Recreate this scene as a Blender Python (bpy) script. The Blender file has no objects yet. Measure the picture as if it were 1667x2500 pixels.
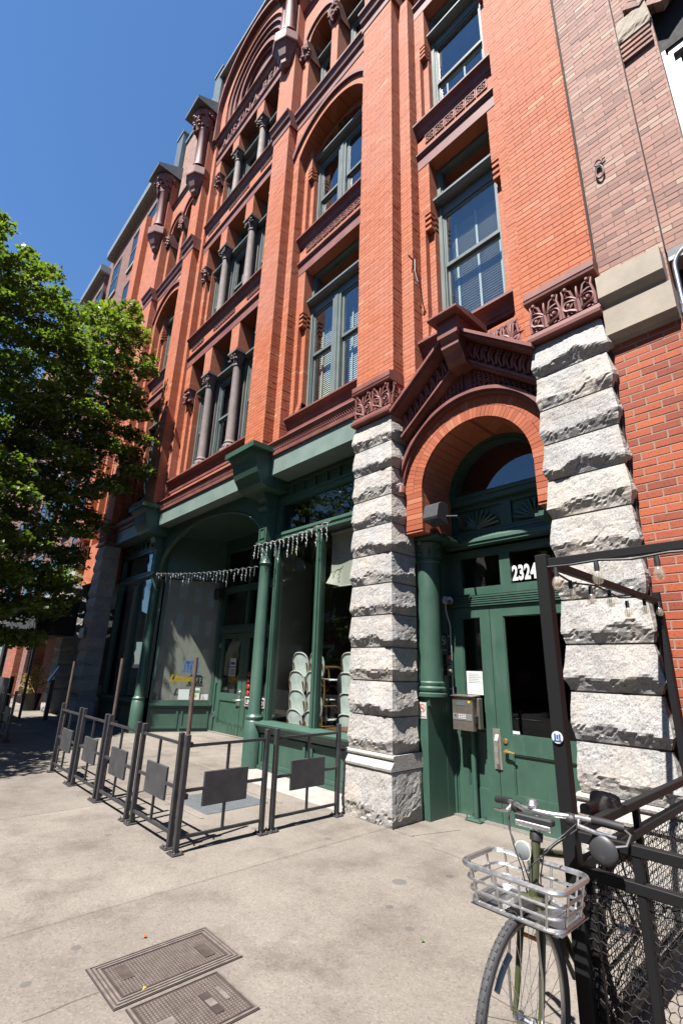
import bpy, math, random
import numpy as np
from mathutils import Vector, Matrix, noise
R=math.radians
rnd=random.Random(7)
sc=bpy.context.scene
col=sc.collection
# ---------------------------------------------------------------- camera
cd=bpy.data.cameras.new('camera'); cam=bpy.data.objects.new('camera',cd); col.objects.link(cam)
cd.sensor_fit='VERTICAL'; cd.sensor_height=36; cd.lens=1181.535/2500*36; cd.clip_start=.05; cd.clip_end=3000
def cam_matrix(yaw,pitch,roll,loc):
    f=Vector((math.sin(yaw)*math.cos(pitch),math.cos(yaw)*math.cos(pitch),math.sin(pitch)))
    r0=Vector((math.cos(yaw),-math.sin(yaw),0)); u0=r0.cross(f)
    r=math.cos(roll)*r0+math.sin(roll)*u0; u=-math.sin(roll)*r0+math.cos(roll)*u0
    m=Matrix((r,u,-f)).transposed().to_4x4(); m.translation=loc
    return m
cam.matrix_world=cam_matrix(R(-47.4192),R(17.8353),R(1.6507),Vector((0,0,1.6)))
sc.camera=cam
sc.render.resolution_x=682; sc.render.resolution_y=1024
# ---------------------------------------------------------------- sky and sun
SUN=Vector((.085,-.515,1)).normalized()          # direction towards the sun
w=bpy.data.worlds.new('World'); sc.world=w; w.use_nodes=True
nt=w.node_tree; bg=nt.nodes['Background']; sky=nt.nodes.new('ShaderNodeTexSky'); sky.sky_type='NISHITA'; sky.sun_disc=False
sky.sun_elevation=math.asin(SUN.z); sky.sun_rotation=math.atan2(SUN.x,SUN.y)
sky.altitude=0; sky.air_density=1.0; sky.dust_density=0; sky.ozone_density=9.0
tn=nt.nodes.new('ShaderNodeMix'); tn.data_type='RGBA'; tn.blend_type='MULTIPLY'; tn.inputs[0].default_value=1; tn.inputs[7].default_value=(.90,1.04,1.07,1)   # whole sky tinted a touch bluer
nt.links.new(sky.outputs[0],tn.inputs[6]); nt.links.new(tn.outputs[2],bg.inputs[0]); bg.inputs[1].default_value=.050
sd=bpy.data.lights.new('sun','SUN'); sd.energy=5.0; sd.angle=R(.53); sd.color=(1,.96,.905)
so=bpy.data.objects.new('sun',sd); col.objects.link(so); so.rotation_euler=SUN.to_track_quat('Z','Y').to_euler(); so.location=(5,-20,40)
vs=sc.view_settings; vs.view_transform='Standard'; vs.look='None'; vs.gamma=1; vs.use_curve_mapping=False; vs.exposure=1.90
sc.cycles.max_bounces=8; sc.cycles.transparent_max_bounces=16; sc.cycles.caustics_reflective=False; sc.cycles.caustics_refractive=False
# ---------------------------------------------------------------- mesh helpers
class MB:
    def __init__(s): s.v=[]; s.f=[]
    def add(s,vs,fs):
        n=len(s.v); s.v.extend(vs); s.f.extend([tuple(i+n for i in f) for f in fs]); return s
    def box(s,x0,x1,y0,y1,z0,z1):
        return s.add([(x0,y0,z0),(x1,y0,z0),(x1,y1,z0),(x0,y1,z0),(x0,y0,z1),(x1,y0,z1),(x1,y1,z1),(x0,y1,z1)],
          [(0,3,2,1),(4,5,6,7),(0,1,5,4),(1,2,6,5),(2,3,7,6),(3,0,4,7)])
    def cbox(s,x0,x1,y0,y1,z0,z1,c=.006):            # box with chamfered edges (front/top silhouettes read softer)
        pts=[]
        for sx,X,ox in ((0,x0,1),(1,x1,-1)):
            for sy,Y,oy in ((0,y0,1),(1,y1,-1)):
                for sz,Z,oz in ((0,z0,1),(1,z1,-1)):
                    pts+= [(X,Y+oy*c,Z+oz*c),(X+ox*c,Y,Z+oz*c),(X+ox*c,Y+oy*c,Z)]
        I=lambda a,b,c_,k:(a*4+b*2+c_)*3+k
        F=[(I(0,0,0,0),I(0,0,1,0),I(0,1,1,0),I(0,1,0,0)),(I(1,0,0,0),I(1,1,0,0),I(1,1,1,0),I(1,0,1,0)),
           (I(0,0,0,1),I(1,0,0,1),I(1,0,1,1),I(0,0,1,1)),(I(0,1,0,1),I(0,1,1,1),I(1,1,1,1),I(1,1,0,1)),
           (I(0,0,0,2),I(0,1,0,2),I(1,1,0,2),I(1,0,0,2)),(I(0,0,1,2),I(1,0,1,2),I(1,1,1,2),I(0,1,1,2))]
        for a in (0,1):
            for b in (0,1):
                F.append((I(a,b,0,0),I(a,b,0,1),I(a,b,1,1),I(a,b,1,0)) if a==b else (I(a,b,0,0),I(a,b,1,0),I(a,b,1,1),I(a,b,0,1)))
                F.append((I(a,0,b,0),I(a,1,b,0),I(a,1,b,2),I(a,0,b,2)) if a!=b else (I(a,0,b,0),I(a,0,b,2),I(a,1,b,2),I(a,1,b,0)))
                F.append((I(0,a,b,1),I(0,a,b,2),I(1,a,b,2),I(1,a,b,1)) if a!=b else (I(0,a,b,1),I(1,a,b,1),I(1,a,b,2),I(0,a,b,2)))
                for c_ in (0,1): F.append((I(a,b,c_,0),I(a,b,c_,1),I(a,b,c_,2)))
        return s.add(pts,F)
    def prof(s,pts,x0,x1,axis='x'):
        """closed profile of (depth,height) points extruded along x (or y)"""
        n=len(pts)
        if axis=='x': V=[(x0,p[0],p[1]) for p in pts]+[(x1,p[0],p[1]) for p in pts]
        elif axis=='y': V=[(p[0],x0,p[1]) for p in pts]+[(p[0],x1,p[1]) for p in pts]
        else: V=[(p[0],p[1],x0) for p in pts]+[(p[0],p[1],x1) for p in pts]
        F=[(i,(i+1)%n,n+(i+1)%n,n+i) for i in range(n)]+[tuple(range(n-1,-1,-1)),tuple(range(n,2*n))]
        return s.add(V,F)
    def tube(s,path,r,n=6,cap=True):
        P=[Vector(p) for p in path]; m=len(P); rr=r if isinstance(r,(list,tuple)) else [r]*m
        V=[];prev=None
        for i in range(m):
            t=(P[min(i+1,m-1)]-P[max(i-1,0)]).normalized()
            if prev is None:
                a=Vector((0,0,1)) if abs(t.z)<.9 else Vector((1,0,0)); u=t.cross(a).normalized()
            else:
                u=prev-t*prev.dot(t); u=u.normalized() if u.length>1e-6 else t.orthogonal().normalized()
            prev=u; b=t.cross(u)
            for k in range(n):
                A=2*math.pi*k/n; V.append(tuple(P[i]+(u*math.cos(A)+b*math.sin(A))*rr[i]))
        F=[(i*n+k,i*n+(k+1)%n,(i+1)*n+(k+1)%n,(i+1)*n+k) for i in range(m-1) for k in range(n)]
        if cap: F+=[tuple(range(n-1,-1,-1)),tuple((m-1)*n+k for k in range(n))]
        return s.add(V,F)
    def lathe(s,prof,c,n=16,axis=Vector((0,0,1)),cap=True):
        """prof = [(radius,height)...] around axis through c"""
        q=Vector((0,0,1)).rotation_difference(Vector(axis)); c=Vector(c); V=[]
        for r,h in prof:
            for k in range(n):
                A=2*math.pi*k/n; V.append(tuple(c+q@Vector((r*math.cos(A),r*math.sin(A),h))))
        F=[(i*n+k,i*n+(k+1)%n,(i+1)*n+(k+1)%n,(i+1)*n+k) for i in range(len(prof)-1) for k in range(n)]
        if cap: F+=[tuple(range(n-1,-1,-1)),tuple((len(prof)-1)*n+k for k in range(n))]
        return s.add(V,F)
    def ball(s,c,r,n=8,m=5,sc_=(1,1,1)):
        V=[];F=[]
        for i in range(m+1):
            t=math.pi*i/m
            for k in range(n):
                A=2*math.pi*k/n; V.append((c[0]+r*sc_[0]*math.sin(t)*math.cos(A),c[1]+r*sc_[1]*math.sin(t)*math.sin(A),c[2]-r*sc_[2]*math.cos(t)))
        for i in range(m):
            for k in range(n): F.append((i*n+k,i*n+(k+1)%n,(i+1)*n+(k+1)%n,(i+1)*n+k))
        return s.add(V,F)
    def arch(s,xc,zc,ri,ro,y0,y1,a0=0,a1=180,n=24,leg=0):
        """solid ring segment standing in the xz plane; leg adds straight legs below the spring line"""
        A=[R(a0+(a1-a0)*i/n) for i in range(n+1)]
        P=[(math.cos(a),math.sin(a),0) for a in A]
        if leg: P=[(P[0][0],P[0][1],-leg)]+P+[(P[-1][0],P[-1][1],-leg)]
        V=[]
        for cx,cz,dz in P:
            for r,y in ((ri,y0),(ro,y0),(ro,y1),(ri,y1)): V.append((xc+r*cx,y,zc+r*cz+dz))
        F=[]
        for i in range(len(P)-1):
            for k in range(4): F.append((i*4+k,i*4+(k+1)%4,i*4+4+(k+1)%4,i*4+4+k))
        F+=[(3,2,1,0),tuple((len(P)-1)*4+k for k in range(4))]
        return s.add(V,F)
    def build(s,name,mat,parent=None,smooth=False,kind=None,label=None):
        me=bpy.data.meshes.new(name); me.from_pydata(s.v,[],s.f); me.update()
        return link(name,me,mat,parent,smooth,kind,label)
def link(name,me,mat,parent=None,smooth=False,kind=None,label=None,fix=True):
    if fix:
        import bmesh
        b=bmesh.new(); b.from_mesh(me); bmesh.ops.recalc_face_normals(b,faces=b.faces); b.to_mesh(me); b.free()
    if smooth:
        me.polygons.foreach_set('use_smooth',[True]*len(me.polygons))
        try: me.set_sharp_from_angle(angle=R(40))
        except Exception: pass
    if mat and not me.materials: me.materials.append(mat)
    o=bpy.data.objects.new(name,me); col.objects.link(o)
    if parent: attach(o,parent)
    if kind: o['kind']=kind
    if label: o['label']=label
    return o
def attach(o,p):
    o.parent=p; o.matrix_parent_inverse=(Matrix.Translation(world_loc(p)).inverted())
def world_loc(p):
    l=Vector(p.location)
    if p.parent: l=l+world_loc(p.parent)+p.matrix_parent_inverse.translation
    return l
def thing(name,label,cat,loc=(0,0,0),group=None):
    o=bpy.data.objects.new(name,None); o.empty_display_size=.2; col.objects.link(o); o.location=loc
    o['label']=label; o['category']=cat
    if group: o['group']=group
    return o
def tag(o,label,cat,group=None):
    o['label']=label; o['category']=cat
    if group: o['group']=group
    return o
def struct(o): o['kind']='structure'; return o
def copy_tree(o,parent=None):
    c=o.copy(); col.objects.link(c)
    if parent:
        mi=o.matrix_parent_inverse.copy(); c.parent=parent; c.matrix_parent_inverse=mi
    for ch in list(o.children): copy_tree(ch,c)
    return c
def rebase(o,c):
    """move a mesh object's origin to c without moving its geometry"""
    o.data.transform(Matrix.Translation(-Vector(c))); o.location=Vector(o.location)+Vector(c); return o
def text_mb(txt,size,spacing=1.0,extrude=.004,xs=1.0,bold=0.0,shear=0.0,align='LEFT'):
    cu=bpy.data.curves.new('t','FONT'); cu.body=txt; cu.size=size; cu.extrude=extrude; cu.offset=bold; cu.space_character=spacing; cu.shear=shear; cu.align_x=align; cu.resolution_u=3
    ob=bpy.data.objects.new('t',cu); col.objects.link(ob); dg=bpy.context.evaluated_depsgraph_get(); me=bpy.data.meshes.new_from_object(ob.evaluated_get(dg))
    V=[(v.co.x*xs,v.co.y,v.co.z) for v in me.vertices]; F=[tuple(p.vertices) for p in me.polygons]
    bpy.data.objects.remove(ob); bpy.data.curves.remove(cu); bpy.data.meshes.remove(me)
    return V,F
def put_text(name,txt,size,origin,ux,uz,mat,parent=None,label=None,**k):
    V,F=text_mb(txt,size,**k); ux=Vector(ux).normalized(); uz=Vector(uz).normalized(); nn=ux.cross(uz); o=Vector(origin)
    m=MB(); m.add([tuple(o+ux*a+uz*b+nn*c) for a,b,c in V],F); return m.build(name,mat,parent,label=label)
# ---------------------------------------------------------------- materials
def nd(nt,t,**kw):
    n=nt.nodes.new('ShaderNode'+t)
    for k,v in kw.items():
        if k.startswith('i_'):
            key=k[2:]; s=n.inputs[int(key)] if key.isdigit() else n.inputs[key.replace('_',' ')]
            if isinstance(v,bpy.types.NodeSocket): nt.links.new(v,s)
            else: s.default_value=v
        else: setattr(n,k,v)
    return n
def base_mat(name,rough=.6,metal=0,spec=.5):
    m=bpy.data.materials.new(name); m.use_nodes=True; p=m.node_tree.nodes['Principled BSDF']
    p.inputs['Roughness'].default_value=rough; p.inputs['Metallic'].default_value=metal; p.inputs['Specular IOR Level'].default_value=spec
    return m,m.node_tree,p
def c4(c): return (c[0],c[1],c[2],1)
KA=.495        # one overall scale for painted, stone, brick and concrete albedos (camera exposed up to suit)
def ks(st): return [(a,tuple(x*KA for x in c)) for a,c in st]
def ramp(nt,fac,stops):
    r=nd(nt,'ValToRGB',i_Fac=fac); e=r.color_ramp.elements
    while len(e)<len(stops): e.new(.5)
    for x,(p,c) in zip(e,stops): x.position=p; x.color=c4(c)
    return r.outputs[0]
def mix(nt,f,a,b,mode='MIX'):
    n=nd(nt,'Mix',data_type='RGBA',blend_type=mode)
    for s,v in ((n.inputs[0],f),(n.inputs[6],a),(n.inputs[7],b)):
        if isinstance(v,bpy.types.NodeSocket): nt.links.new(v,s)
        else: s.default_value=v if not isinstance(v,tuple) or len(v)==4 else c4(v)
    return n.outputs[2]
def math_(nt,op,a,b=None,c=None,clamp=False):
    n=nd(nt,'Math',operation=op,use_clamp=clamp)
    for i,v in enumerate((a,b,c)):
        if v is None: continue
        if isinstance(v,bpy.types.NodeSocket): nt.links.new(v,n.inputs[i])
        else: n.inputs[i].default_value=v
    return n.outputs[0]
def pos(nt,scale=1.0):
    g=nd(nt,'NewGeometry').outputs['Position']
    if scale!=1.0: g=nd(nt,'VectorMath',operation='SCALE',i_0=g,i_Scale=scale).outputs[0]
    return g
def noise_(nt,v,scale,detail=4,rough=.55,dim='3D'): return nd(nt,'TexNoise',i_Vector=v,i_Scale=scale,i_Detail=detail,i_Roughness=rough).outputs[0]
def bump(nt,p,h,strength=.3,dist=.01):
    b=nd(nt,'Bump',i_Height=h,i_Strength=strength,i_Distance=dist); nt.links.new(b.outputs[0],p.inputs['Normal'])
def simple(name,c,rough=.6,metal=0,spec=.5,var=.15,scale=6,bmp=0,bscale=60,obj=False):
    """plain surface: base colour with soft mottling, optional fine relief"""
    m,nt,p=base_mat(name,rough,metal,spec)
    if metal<.5: c=tuple(x*KA for x in c)
    v=nd(nt,'TexCoord').outputs['Object'] if obj else pos(nt)
    f=noise_(nt,v,scale,5,.6)
    lo=tuple(x*(1-var) for x in c); hi=tuple(min(1,x*(1+var)) for x in c)
    nt.links.new(ramp(nt,f,[(.3,lo),(.7,hi)]),p.inputs['Base Color'])
    r=math_(nt,'MULTIPLY_ADD',noise_(nt,v,scale*3,3),.25,rough-.125,True); nt.links.new(r,p.inputs['Roughness'])
    if bmp: bump(nt,p,noise_(nt,v,bscale,4,.6),bmp,.004)
    return m
def brick_mat(name,L,h,joint,stops,mortar,weather=(.5,.4,.36),wamt=.25,fleck=None,rough=.8,vdark=.35):
    """brick colours and joints computed on the real course grid (x+y along the wall, z up)"""
    m,nt,p=base_mat(name,rough,0,.25)
    g=pos(nt); s=nd(nt,'SeparateXYZ',i_0=g); x,y,z=s.outputs
    u=math_(nt,'ADD',x,y)
    row=math_(nt,'FLOOR',math_(nt,'DIVIDE',z,h)); fz=math_(nt,'FRACT',math_(nt,'DIVIDE',z,h))
    off=math_(nt,'MULTIPLY',math_(nt,'FLOORED_MODULO',row,2.0),.5)
    uu=math_(nt,'ADD',math_(nt,'DIVIDE',u,L),off)
    cu=math_(nt,'FLOOR',uu); fu=math_(nt,'FRACT',uu)
    cv=nd(nt,'CombineXYZ',i_0=cu,i_1=row,i_2=0.0).outputs[0]
    wn=nd(nt,'TexWhiteNoise',noise_dimensions='3D',i_Vector=cv)
    stops=ks(stops); mortar=tuple(x*KA for x in mortar); weather=tuple(x*KA for x in weather)
    c=ramp(nt,wn.outputs[0],stops)
    big=noise_(nt,g,.55,5,.6); fine=noise_(nt,g,45,4,.65)
    c=mix(nt,math_(nt,'MULTIPLY',ramp(nt,big,[(.42,(0,0,0)),(.7,(1,1,1))]),wamt),c,weather)
    c=mix(nt,.35,c,ramp(nt,fine,[(.2,(.55,.55,.55)),(.8,(1.25,1.25,1.25))]),'MULTIPLY')
    if fleck:
        fl=nd(nt,'TexVoronoi',feature='F1',i_Vector=nd(nt,'VectorMath',operation='MULTIPLY',i_0=g,i_1=(1,1,2.2)).outputs[0],i_Scale=42.0,i_Randomness=1.0)
        on=math_(nt,'LESS_THAN',fl.outputs['Distance'],math_(nt,'MULTIPLY',noise_(nt,g,9,2),.42))
        c=mix(nt,math_(nt,'MULTIPLY',on,.85),c,fleck)
    jz=joint/h/2; ju=joint/L/2
    mz=math_(nt,'MAXIMUM',math_(nt,'LESS_THAN',fz,jz),math_(nt,'GREATER_THAN',fz,1-jz))
    mu=math_(nt,'MAXIMUM',math_(nt,'LESS_THAN',fu,ju),math_(nt,'GREATER_THAN',fu,1-ju))
    mk=math_(nt,'MAXIMUM',mz,math_(nt,'MULTIPLY',mu,.8))
    c=mix(nt,mk,c,mortar)
    nt.links.new(c,p.inputs['Base Color'])
    hgt=math_(nt,'ADD',math_(nt,'MULTIPLY',fine,.4),math_(nt,'SUBTRACT',1.0,mk))
    bump(nt,p,hgt,.35,.004)
    return m
RED=dict(L=.212,h=.069); ORG=dict(L=.224,h=.0725)
red_stops=[(0,(.54,.142,.060)),(.10,(.60,.163,.069)),(.45,(.635,.178,.076)),(.75,(.66,.193,.085)),(.95,(.69,.222,.105)),(.99,(.68,.27,.14)),(1,(.72,.38,.19))]
M={}
M['brick']=brick_mat('red_pressed_brick',joint=.006,stops=red_stops,mortar=(.29,.090,.045),weather=(.67,.31,.23),wamt=.5,**RED)
M['orange_brick']=brick_mat('orange_wirecut_brick',joint=.012,stops=[(0,(.33,.075,.04)),(.35,(.44,.10,.05)),(.7,(.53,.12,.052)),(1,(.60,.15,.06))],mortar=(.40,.30,.24),weather=(.45,.2,.14),wamt=.2,fleck=(.035,.02,.02),**ORG)
M['old_brick']=brick_mat('old_mottled_brick',L=.205,h=.0655,joint=.009,stops=[(0,(.30,.165,.14)),(.25,(.41,.225,.18)),(.5,(.48,.25,.195)),(.75,(.51,.28,.22)),(.92,(.53,.33,.255)),(1,(.58,.43,.33))],mortar=(.20,.12,.095),weather=(.54,.38,.30),wamt=.5)
M['plum_brick']=brick_mat('plum_brick',L=.21,h=.07,joint=.011,stops=[(0,(.20,.08,.06)),(.5,(.30,.12,.085)),(1,(.37,.17,.12))],mortar=(.32,.25,.22),weather=(.34,.2,.17),wamt=.3)
def voussoir():
    m,nt,p=base_mat('voussoir_brick',.8,0,.25)
    r=nd(nt,'ObjectInfo').outputs['Random']; c=ramp(nt,r,ks([(0,(.44,.115,.055)),(.5,(.53,.145,.068)),(.9,(.58,.18,.09)),(1,(.62,.25,.14))]))
    fine=noise_(nt,pos(nt),45,4,.65); c=mix(nt,.3,c,ramp(nt,fine,[(.2,(.6,.6,.6)),(.8,(1.2,1.2,1.2))]),'MULTIPLY')
    nt.links.new(c,p.inputs['Base Color']); bump(nt,p,fine,.3,.003); return m
M['voussoir']=voussoir()
def single_brick(name,stops,fleck=None):
    m,nt,p=base_mat(name,.8,0,.25)
    r=nd(nt,'ObjectInfo').outputs['Random']; g=pos(nt); c=ramp(nt,r,stops)
    fine=noise_(nt,g,45,4,.65); c=mix(nt,.35,c,ramp(nt,fine,[(.2,(.55,.55,.55)),(.8,(1.25,1.25,1.25))]),'MULTIPLY'); 
    nt.links.new(c,p.inputs['Base Color']); bump(nt,p,fine,.35,.004); return m
def terracotta():
    m,nt,p=base_mat('brown_terracotta',.6,0,.4); g=pos(nt)
    c=ramp(nt,noise_(nt,g,3,5,.6),ks([(.3,(.20,.062,.050)),(.5,(.28,.09,.072)),(.72,(.36,.14,.115))]))
    c=mix(nt,.3,c,ramp(nt,noise_(nt,g,60,3,.6),[(.2,(.6,.6,.6)),(.8,(1.2,1.2,1.2))]),'MULTIPLY')
    nt.links.new(c,p.inputs['Base Color']); bump(nt,p,noise_(nt,g,70,4,.6),.2,.003); return m
M['terra']=terracotta()
def granite():
    m,nt,p=base_mat('grey_granite',.75,0,.35); g=pos(nt)
    sp=nd(nt,'TexVoronoi',feature='F1',i_Vector=g,i_Scale=120.0,i_Randomness=1.0)
    cell=nd(nt,'SeparateColor',i_0=sp.outputs['Color']).outputs[0]
    c=ramp(nt,cell,ks([(0,(.22,.215,.21)),(.12,(.32,.31,.305)),(.22,(.43,.415,.405)),(.6,(.48,.465,.45)),(.85,(.53,.515,.50)),(1,(.60,.585,.57))]))
    c=mix(nt,math_(nt,'MULTIPLY',ramp(nt,noise_(nt,g,2.2,5,.65),[(.45,(0,0,0)),(.68,(1,1,1))]),.45),c,(.37,.31,.25))
    c=mix(nt,1.0,c,ramp(nt,nd(nt,'ObjectInfo').outputs['Random'],[(0,(.84,.83,.82)),(.5,(1,1,1)),(1,(1.08,1.05,1.0))]),'MULTIPLY')
    big=noise_(nt,g,7,5,.65); c=mix(nt,.5,c,ramp(nt,big,[(.25,(.62,.62,.62)),(.75,(1.22,1.22,1.22))]),'MULTIPLY')
    nt.links.new(c,p.inputs['Base Color']); bump(nt,p,noise_(nt,g,55,6,.7),.55,.012); return m
M['granite']=granite()
M['joint']=simple('lime_joint',(.42,.38,.33),.9,bmp=.3)
def paint(name,c,rough=.45,wear=(.26,.29,.26),amt=.22):
    m,nt,p=base_mat(name,rough,0,.5); g=pos(nt)
    c=tuple(x*KA for x in c); wear=tuple(x*KA for x in wear)
    f=noise_(nt,g,2.2,6,.65); cc=ramp(nt,f,[(.3,tuple(x*.86 for x in c)),(.7,tuple(x*1.14 for x in c))])
    st=nd(nt,'VectorMath',operation='MULTIPLY',i_0=g,i_1=(14,14,1.6)).outputs[0]
    dirt=ramp(nt,noise_(nt,st,1.0,5,.7),[(.55,(0,0,0)),(.8,(1,1,1))]); cc=mix(nt,math_(nt,'MULTIPLY',dirt,amt),cc,wear)
    nt.links.new(cc,p.inputs['Base Color']); nt.links.new(math_(nt,'MULTIPLY_ADD',f,.3,rough-.15,True),p.inputs['Roughness'])
    bump(nt,p,noise_(nt,g,30,4,.6),.08,.003); return m
M['green']=paint('green_gloss_paint',(.050,.118,.084))
M['green_pale']=paint('pale_green_beam_paint',(.22,.30,.265),.5,(.30,.36,.34),.35)  # paler green, used on the shop front beams only
M['frame']=paint('grey_green_window_paint',(.185,.225,.212),.45)
M['white_frame']=paint('white_window_paint',(.30,.33,.32),.5)
def glass(name,tint=(1,1,1),ior=.05,ripple=.02):
    m,nt,p=base_mat(name); nt.nodes.remove(p); out=nt.nodes['Material Output']
    tr=nd(nt,'BsdfTransparent',i_Color=c4(tint)); gl=nd(nt,'BsdfGlossy',i_Color=(1,1,1,1),i_Roughness=.0)
    ge=nd(nt,'NewGeometry'); ct=math_(nt,'ABSOLUTE',nd(nt,'VectorMath',operation='DOT_PRODUCT',i_0=ge.outputs['Incoming'],i_1=ge.outputs['Normal']).outputs['Value'])
    fr=math_(nt,'MULTIPLY_ADD',math_(nt,'POWER',math_(nt,'SUBTRACT',1.0,ct,None,True),5.0),1-ior,ior,True)   # Schlick, same on both sides of the pane
    b=nd(nt,'Bump',i_Height=noise_(nt,pos(nt),1.3,2,.5),i_Strength=ripple,i_Distance=.05); nt.links.new(b.outputs[0],gl.inputs['Normal'])
    mx=nd(nt,'MixShader',i_0=fr,i_1=tr.outputs[0],i_2=gl.outputs[0]); nt.links.new(mx.outputs[0],out.inputs[0]); return m
M['glass']=glass('window_glass',(.95,.98,.97),.11)
M['shopglass']=glass('shop_glass',(.88,.90,.88),.045)
M['_unused']=glass('bulb_glass',(.90,.87,.80),.11,0)
def concrete(name,lo,hi,agg=.5,spots=True):
    m,nt,p=base_mat(name,.9,0,.2); g=pos(nt)
    c=ramp(nt,noise_(nt,g,.75,6,.65),ks([(.3,lo),(.7,hi)]))
    c=mix(nt,.5,c,ramp(nt,noise_(nt,g,3.3,5,.6),[(.25,(.86,.85,.84)),(.75,(1.1,1.1,1.1))]),'MULTIPLY')
    a=nd(nt,'TexVoronoi',feature='F1',i_Vector=g,i_Scale=95.0); ac=nd(nt,'SeparateColor',i_0=a.outputs['Color']).outputs[0]
    c=mix(nt,agg,c,ramp(nt,ac,[(0,(.5,.48,.46)),(.15,(.85,.84,.82)),(.8,(1.06,1.06,1.06)),(1,(1.4,1.38,1.34))]),'MULTIPLY')
    if spots:
        for scl,th in ((1.7,.16),(3.3,.13)):
            v=nd(nt,'TexVoronoi',feature='F1',i_Vector=nd(nt,'VectorMath',operation='ADD',i_0=g,i_1=(scl,3.1*scl,0)).outputs[0],i_Scale=scl)
            sel=math_(nt,'GREATER_THAN',nd(nt,'SeparateColor',i_0=v.outputs['Color']).outputs[1],.52)
            rad=math_(nt,'MULTIPLY',nd(nt,'SeparateColor',i_0=v.outputs['Color']).outputs[2],th)
            wob=math_(nt,'MULTIPLY',noise_(nt,g,25,2),.02)
            s=math_(nt,'MULTIPLY',math_(nt,'LESS_THAN',math_(nt,'ADD',v.outputs['Distance'],wob),rad),sel)
            c=mix(nt,math_(nt,'MULTIPLY',s,.85),c,(.07,.065,.06))
    c=mix(nt,1.0,c,ramp(nt,nd(nt,'ObjectInfo').outputs['Random'],[(0,(.90,.895,.89)),(1,(1.07,1.065,1.06))]),'MULTIPLY')
    c=mix(nt,.8,c,ramp(nt,noise_(nt,nd(nt,'VectorMath',operation='ADD',i_0=g,i_1=(31,7,2)).outputs[0],1.5,6,.7),[(.35,(.66,.65,.64)),(.5,(1,1,1)),(.68,(1.14,1.14,1.14))]),'MULTIPLY')
    nt.links.new(c,p.inputs['Base Color']); bump(nt,p,math_(nt,'ADD',noise_(nt,g,120,3,.6),noise_(nt,g,14,4,.6)),.25,.004); return m
M['concrete']=concrete('sidewalk_concrete',(.208,.183,.158),(.275,.246,.216))
M['newconcrete']=concrete('pale_new_concrete',(.40,.375,.34),(.48,.455,.42),.3,False)
M['midconcrete']=concrete('patched_concrete',(.25,.222,.19),(.31,.28,.245),.4,False)
M['concrete2']=concrete('paler_concrete',(.24,.213,.185),(.305,.275,.243),.4,False)
M['asphalt']=concrete('asphalt',(.04,.04,.042),(.065,.064,.062),.6,False)
M['black']=simple('black_steel_paint',(.018,.018,.019),.45,var=.3,scale=9,bmp=.1)
def worn_black():
    m,nt,p=base_mat('worn_black_steel',.6,0,.15); g=pos(nt)
    f=ramp(nt,noise_(nt,g,11,6,.75),[(.73,(0,0,0)),(.77,(1,1,1))])
    c=mix(nt,f,(.007,.007,.0075),(.16,.04,.02)); nt.links.new(c,p.inputs['Base Color']); bump(nt,p,noise_(nt,g,30,4,.6),.12,.003); return m
M['wornblack']=worn_black()
M['rail']=simple('charcoal_fence_steel',(.040,.040,.044),.5,var=.3,scale=14,bmp=.15)
M['board']=simple('black_sign_board',(.060,.060,.064),.6,var=.35,scale=7,bmp=.1)
M['rust']=simple('brown_weathered_pole',(.13,.085,.07),.6,var=.3,scale=12,bmp=.2)
M['iron']=simple('rusty_cast_iron',(.105,.078,.066),.65,.35,var=.3,scale=18,bmp=.3)
M['ironhi']=simple('worn_cast_iron',(.26,.22,.195),.55,.3,var=.25,scale=20,bmp=.3)
M['irongap']=simple('dirt_filled_gap',(.045,.030,.026),.95,var=.3)
M['plate']=simple('galvanised_plate',(.20,.22,.24),.55,.45,var=.15,scale=8,bmp=.1)
M['chrome']=simple('bright_aluminium',(.55,.55,.55),.38,1,var=.06,scale=20)
M['alum']=simple('brushed_aluminium',(.42,.42,.42),.34,1,var=.1,scale=30)
M['rubber']=simple('tyre_rubber',(.042,.042,.044),.75,var=.2,scale=30,bmp=.3)
M['blackplastic']=simple('black_plastic',(.015,.015,.016),.6,var=.2)
M['grey_plastic']=simple('grey_plastic',(.05,.05,.054),.5,var=.15)
M['white_plastic']=simple('white_plastic',(.74,.73,.70),.45,var=.06)
M['olive']=simple('olive_frame_paint',(.055,.062,.024),.35,var=.12)
M['paper']=simple('white_paper',(.78,.78,.76),.8,var=.05)
M['cream']=simple('cream_shade_cloth',(.60,.60,.54),.9,var=.06,bmp=.05)
M['blind']=simple('pale_blind_slat',(.95,.95,.86),.55,var=.06)
M['tape']=simple('blind_tape',(.66,.74,.72),.7,var=.05)
M['room']=simple('dim_room_paint',(.16,.145,.125),.9,var=.1)
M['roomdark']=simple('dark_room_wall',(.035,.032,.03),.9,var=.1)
M['wood']=simple('brown_table_wood',(.19,.075,.035),.4,var=.25,scale=12)
M['stone']=simple('tan_sandstone',(.47,.40,.315),.85,var=.18,scale=2.6,bmp=.25,bscale=35)
M['rubble']=simple('weathered_sandstone',(.42,.35,.27),.9,var=.25,scale=6,bmp=.8,bscale=16)
M['steel']=simple('bronze_brushed_steel',(.23,.205,.175),.36,.8,var=.12,scale=16)
M['keypad']=simple('steel_keypad',(.42,.42,.42),.35,.8,var=.1)
M['lcd']=simple('grey_display',(.11,.15,.17),.25,var=.1)
M['brass']=simple('worn_brass',(.55,.36,.14),.3,.9,var=.2)
M['nickel']=simple('dull_nickel',(.52,.50,.46),.38,.9,var=.15,scale=25)
M['metalroof']=simple('blue_grey_sheet_metal',(.17,.215,.235),.5,.25,var=.12,scale=3)
M['coping']=simple('grey_flashing',(.34,.37,.37),.5,.3,var=.12)
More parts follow.
